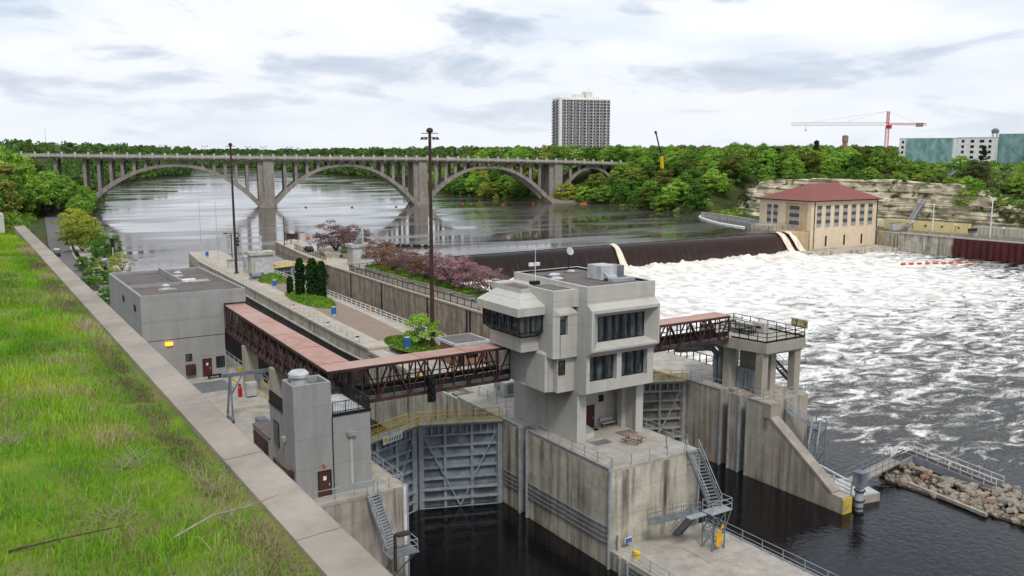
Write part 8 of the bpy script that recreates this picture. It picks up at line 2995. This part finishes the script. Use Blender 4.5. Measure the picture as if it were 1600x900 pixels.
def grass(name, label, n, seed, hmin, hmax, w, region, mat, lean=.5, clump=None, tone=(0, 1)):
    """blades as tapering two-piece strips"""
    rng = np.random.default_rng(seed)
    x0, x1, y0, y1 = region
    # more blades close to the viewer
    u = rng.random(n)
    y = y0 + (y1 - y0) * u ** 1.9
    x = x1 - (x1 - x0) * rng.random(n) * (0.35 + .65 * np.minimum(1, (y - y0) / 14 + .4))
    x = x1 - (x1 - x) * 1.0
    if clump is not None:
        c = rng.integers(0, clump, n)
        cx = x1 - (x1 - x0) * rng.random(clump); cy = y0 + (y1 - y0) * rng.random(clump) ** 1.8
        x = cx[c] + rng.normal(size=n) * .16; y = cy[c] + rng.normal(size=n) * .2
    keep = (x < 2.9)
    x, y = x[keep], y[keep]; n = len(x)
    # patchy cover
    pv = np.array([noise.noise(Vector((a * .55, b * .45, 11))) for a, b in zip(x, y)])
    bare = np.array([noise.noise(Vector((a * .9 + 3, b * .8, 21))) for a, b in zip(x, y)])
    if clump is None:
        thin = (bare > .24) & (rng.random(n) < .8)
        ok = ~thin
        x, y, pv = x[ok], y[ok], pv[ok]; n = len(x)
    z = np.array([hill_z(a, b) for a, b in zip(x, y)]) - .02
    h = rng.uniform(hmin, hmax, n) * (1 + .7 * pv) * (1 + y * .012)
    edge = np.clip((2.9 - x) / .25, .35, 1); h *= edge
    h = h * (1 + .5 * (name == 'tall_grass'))
    a = rng.uniform(0, 6.283, n); ww = w * (1 + y * .045) * rng.uniform(.6, 1.3, n)
    la = rng.uniform(0, 6.283, n); ln = h * lean * rng.random(n)
    dx, dy = np.cos(a) * ww, np.sin(a) * ww
    P = np.zeros((n, 5, 3))
    P[:, 0] = np.stack([x - dx, y - dy, z], 1); P[:, 1] = np.stack([x + dx, y + dy, z], 1)
    mx, my = x + np.cos(la) * ln * .35, y + np.sin(la) * ln * .35
    P[:, 2] = np.stack([mx + dx * .7, my + dy * .7, z + h * .6], 1); P[:, 3] = np.stack([mx - dx * .7, my - dy * .7, z + h * .6], 1)
    P[:, 4] = np.stack([x + np.cos(la) * ln, y + np.sin(la) * ln, z + h * (1 - .25 * lean)], 1)
    me = bpy.data.meshes.new(name)
    me.vertices.add(n * 5); me.vertices.foreach_set('co', P.astype(np.float32).ravel())
    b_ = np.arange(n)[:, None] * 5
    li = np.concatenate([b_ + np.array([[0, 1, 2, 3]]), b_ + np.array([[3, 2, 4]])], axis=1).astype(np.int32).ravel()
    me.loops.add(len(li)); me.loops.foreach_set('vertex_index', li)
    ls = (np.arange(n)[:, None] * 7 + np.array([[0, 4]])).astype(np.int32).ravel()
    me.polygons.add(2 * n); me.polygons.foreach_set('loop_start', ls); me.polygons.foreach_set('loop_total', np.tile([4, 3], n).astype(np.int32))
    me.update()
    tn = np.clip(tone[0] + (tone[1] - tone[0]) * (.5 + 1.1 * pv + rng.uniform(-.3, .3, n)), 0, 1)
    at = me.attributes.new('tone', 'FLOAT', 'POINT'); at.data.foreach_set('value', np.repeat(tn, 5).astype(np.float32))
    me.materials.append(mat)
    o = bpy.data.objects.new(name, me); COL.objects.link(o)
    return tag(o, label, 'grass', kind='stuff')


M['blade'] = leafmat('grass_blades', '568214', '80a81c', 'a8b838')
M['blade2'] = leafmat('long_grass_blades', '5a9018', '7cac26', 'a0be40')
M['straw'] = leafmat('dry_straw', '6a5f44', '8a7e60', 'a89c7e')
grass('grass', 'green grass growing thickly over the near bank', 330000, 1, .04, .11, .0052, (-9, 2.88, 1.0, 57), M['blade'])
grass('tall_grass', 'taller fresh green grass tufts scattered over the bank', 60000, 2, .07, .17, .0042, (-8, 2.8, 3.5, 40), M['blade2'], lean=.7, clump=900)
grass('dry_grass', 'pale dry stalks mixed into the bank grass', 26000, 3, .08, .26, .003, (-8, 2.85, 3.5, 40), M['straw'], lean=1.5, clump=420)
grass('dry_grass', 'pale dry litter along the parapet edge', 30000, 4, .04, .2, .003, (2.35, 2.92, 3.0, 45), M['straw'], lean=1.8)

# dead stems and branches on the bank
rb = random.Random(9)


def branch(name, label, pts_, r_, twigs, mat='twig', cat='branch'):
    m = MB()
    for i in range(len(pts_) - 1):
        f0, f1 = 1 - .8 * i / len(pts_), 1 - .8 * (i + 1) / len(pts_)
        m.tube(pts_[i], pts_[i + 1], r_ * f0, r_ * f1, n=6)
    for k in range(twigs):
        i = rb.randrange(len(pts_) - 1); p = Vector(pts_[i]).lerp(Vector(pts_[i + 1]), rb.random())
        d = (Vector(pts_[i + 1]) - Vector(pts_[i])).normalized() + Vector((rb.uniform(-.8, .8), rb.uniform(-.8, .8), rb.uniform(.05, .6)))
        l_ = rb.uniform(.12, .5)
        m.tube(p, p + d.normalized() * l_, r_ * .35, r_ * .1, n=4)
    o = build(name, m, M[mat], None, loc=pts_[0]); return tag(o, label, cat)


branch('fallen_branch', 'thin dark fallen branch poking over the parapet edge', [(1.75, 9.6, 24.35), (2.2, 9.8, 24.42), (2.7, 10.0, 24.36), (3.1, 10.05, 24.42)], .014, 8)
branch('fallen_branch', 'thin straight dark branch lying in the middle of the grass', [(.2, 10.3, 24.3), (.75, 10.25, 24.34), (1.35, 10.35, 24.3)], .013, 3, 'bark')
branch('fallen_branch', 'bleached forked dead branch lying near the top of the grass', [(-1.4, 22.8, 24.5), (-.6, 23.4, 24.75), (.3, 23.9, 24.62), (1.0, 24.2, 24.6)], .03, 14)
branch('dead_brush', 'bare grey twiggy brush at the left edge of the bank', [(-2.6, 18.5, 24.5), (-2.1, 18.9, 24.9), (-1.5, 19.2, 24.95), (-1.0, 19.4, 24.8)], .02, 40, cat='brush')
for i, (x, y, lb) in enumerate(((.35, 14.3, 'pale dead weed clump in mid grass'), (-.9, 14.5, 'pale dead weed clump at the left edge'), (1.7, 12.6, 'low dead weed clump near the parapet'), (1.95, 8.5, 'thin upright dead weeds near the parapet corner'), (2.35, 7.4, 'sparse dead stalks beside the parapet at the bottom'), (-.2, 20.5, 'small grey dead weed clump in the upper grass'), (1.3, 10.9, 'short dead weed clump beside the fallen branch'))):
    m = MB(); z0_ = hill_z(x, y)
    for k in range(46):
        a_, l_ = rb.uniform(0, 6.28), rb.uniform(.15, .5)
        b_ = Vector((x + rb.gauss(0, .12), y + rb.gauss(0, .16), z0_))
        m.tube(b_, b_ + Vector((math.cos(a_) * l_ * .8, math.sin(a_) * l_ * .8, l_ * rb.uniform(.15, .8))), .004, .0015, n=4)
    o = build('dead_weeds', m, M['twig'], None, loc=(x, y, z0_)); tag(o, lb, 'weeds')
for i, (x, y, z, lb) in enumerate(((-.9, 17.3, 24.4, 'small patch of yellow flowered weeds at the left edge'), (-.55, 16.8, 24.4, 'second patch of yellow flowered weeds, right beside the first'), (-2.3, 22, 24.5, 'faint patch of yellow flowers far up the left edge'))):
    t = thing('flowering_weed', lb, 'wildflowers', (x, y, z))
    m, f_ = MB(), MB()
    for k in range(14):
        bx_, by_ = x + rb.gauss(0, .14), y + rb.gauss(0, .14); h_ = rb.uniform(.15, .34)
        m.tube((bx_, by_, z - .1), (bx_ + .02, by_, z + h_), .004, n=4)
        for q in range(3): f_.rock((bx_ + rb.uniform(-.03, .03), by_ + rb.uniform(-.03, .03), z + h_ + rb.uniform(-.04, .02)), .012, q, .6)
    build('stem', m, M['blade2'], t); build('flower', f_, plain('yellow_petals', 'd9c21a', .7), t)
plant('olive', .7, 46, 23.6, .95, 'small rusty brown shrub standing in the far grass', 'shrub', 'shrub', wide=1.3)
plant('yel_bush', 1.8, 57.5, 22.8, 1.6, 'yellowish shrub at the far end of the parapet', 'shrub', 'shrub', foliage='foliage', wide=1.5)
plant('yel_bush', .6, 59, 22.8, 1.5, 'yellowish shrub beside the pale end block', 'shrub', 'shrub', foliage='foliage', wide=1.5)
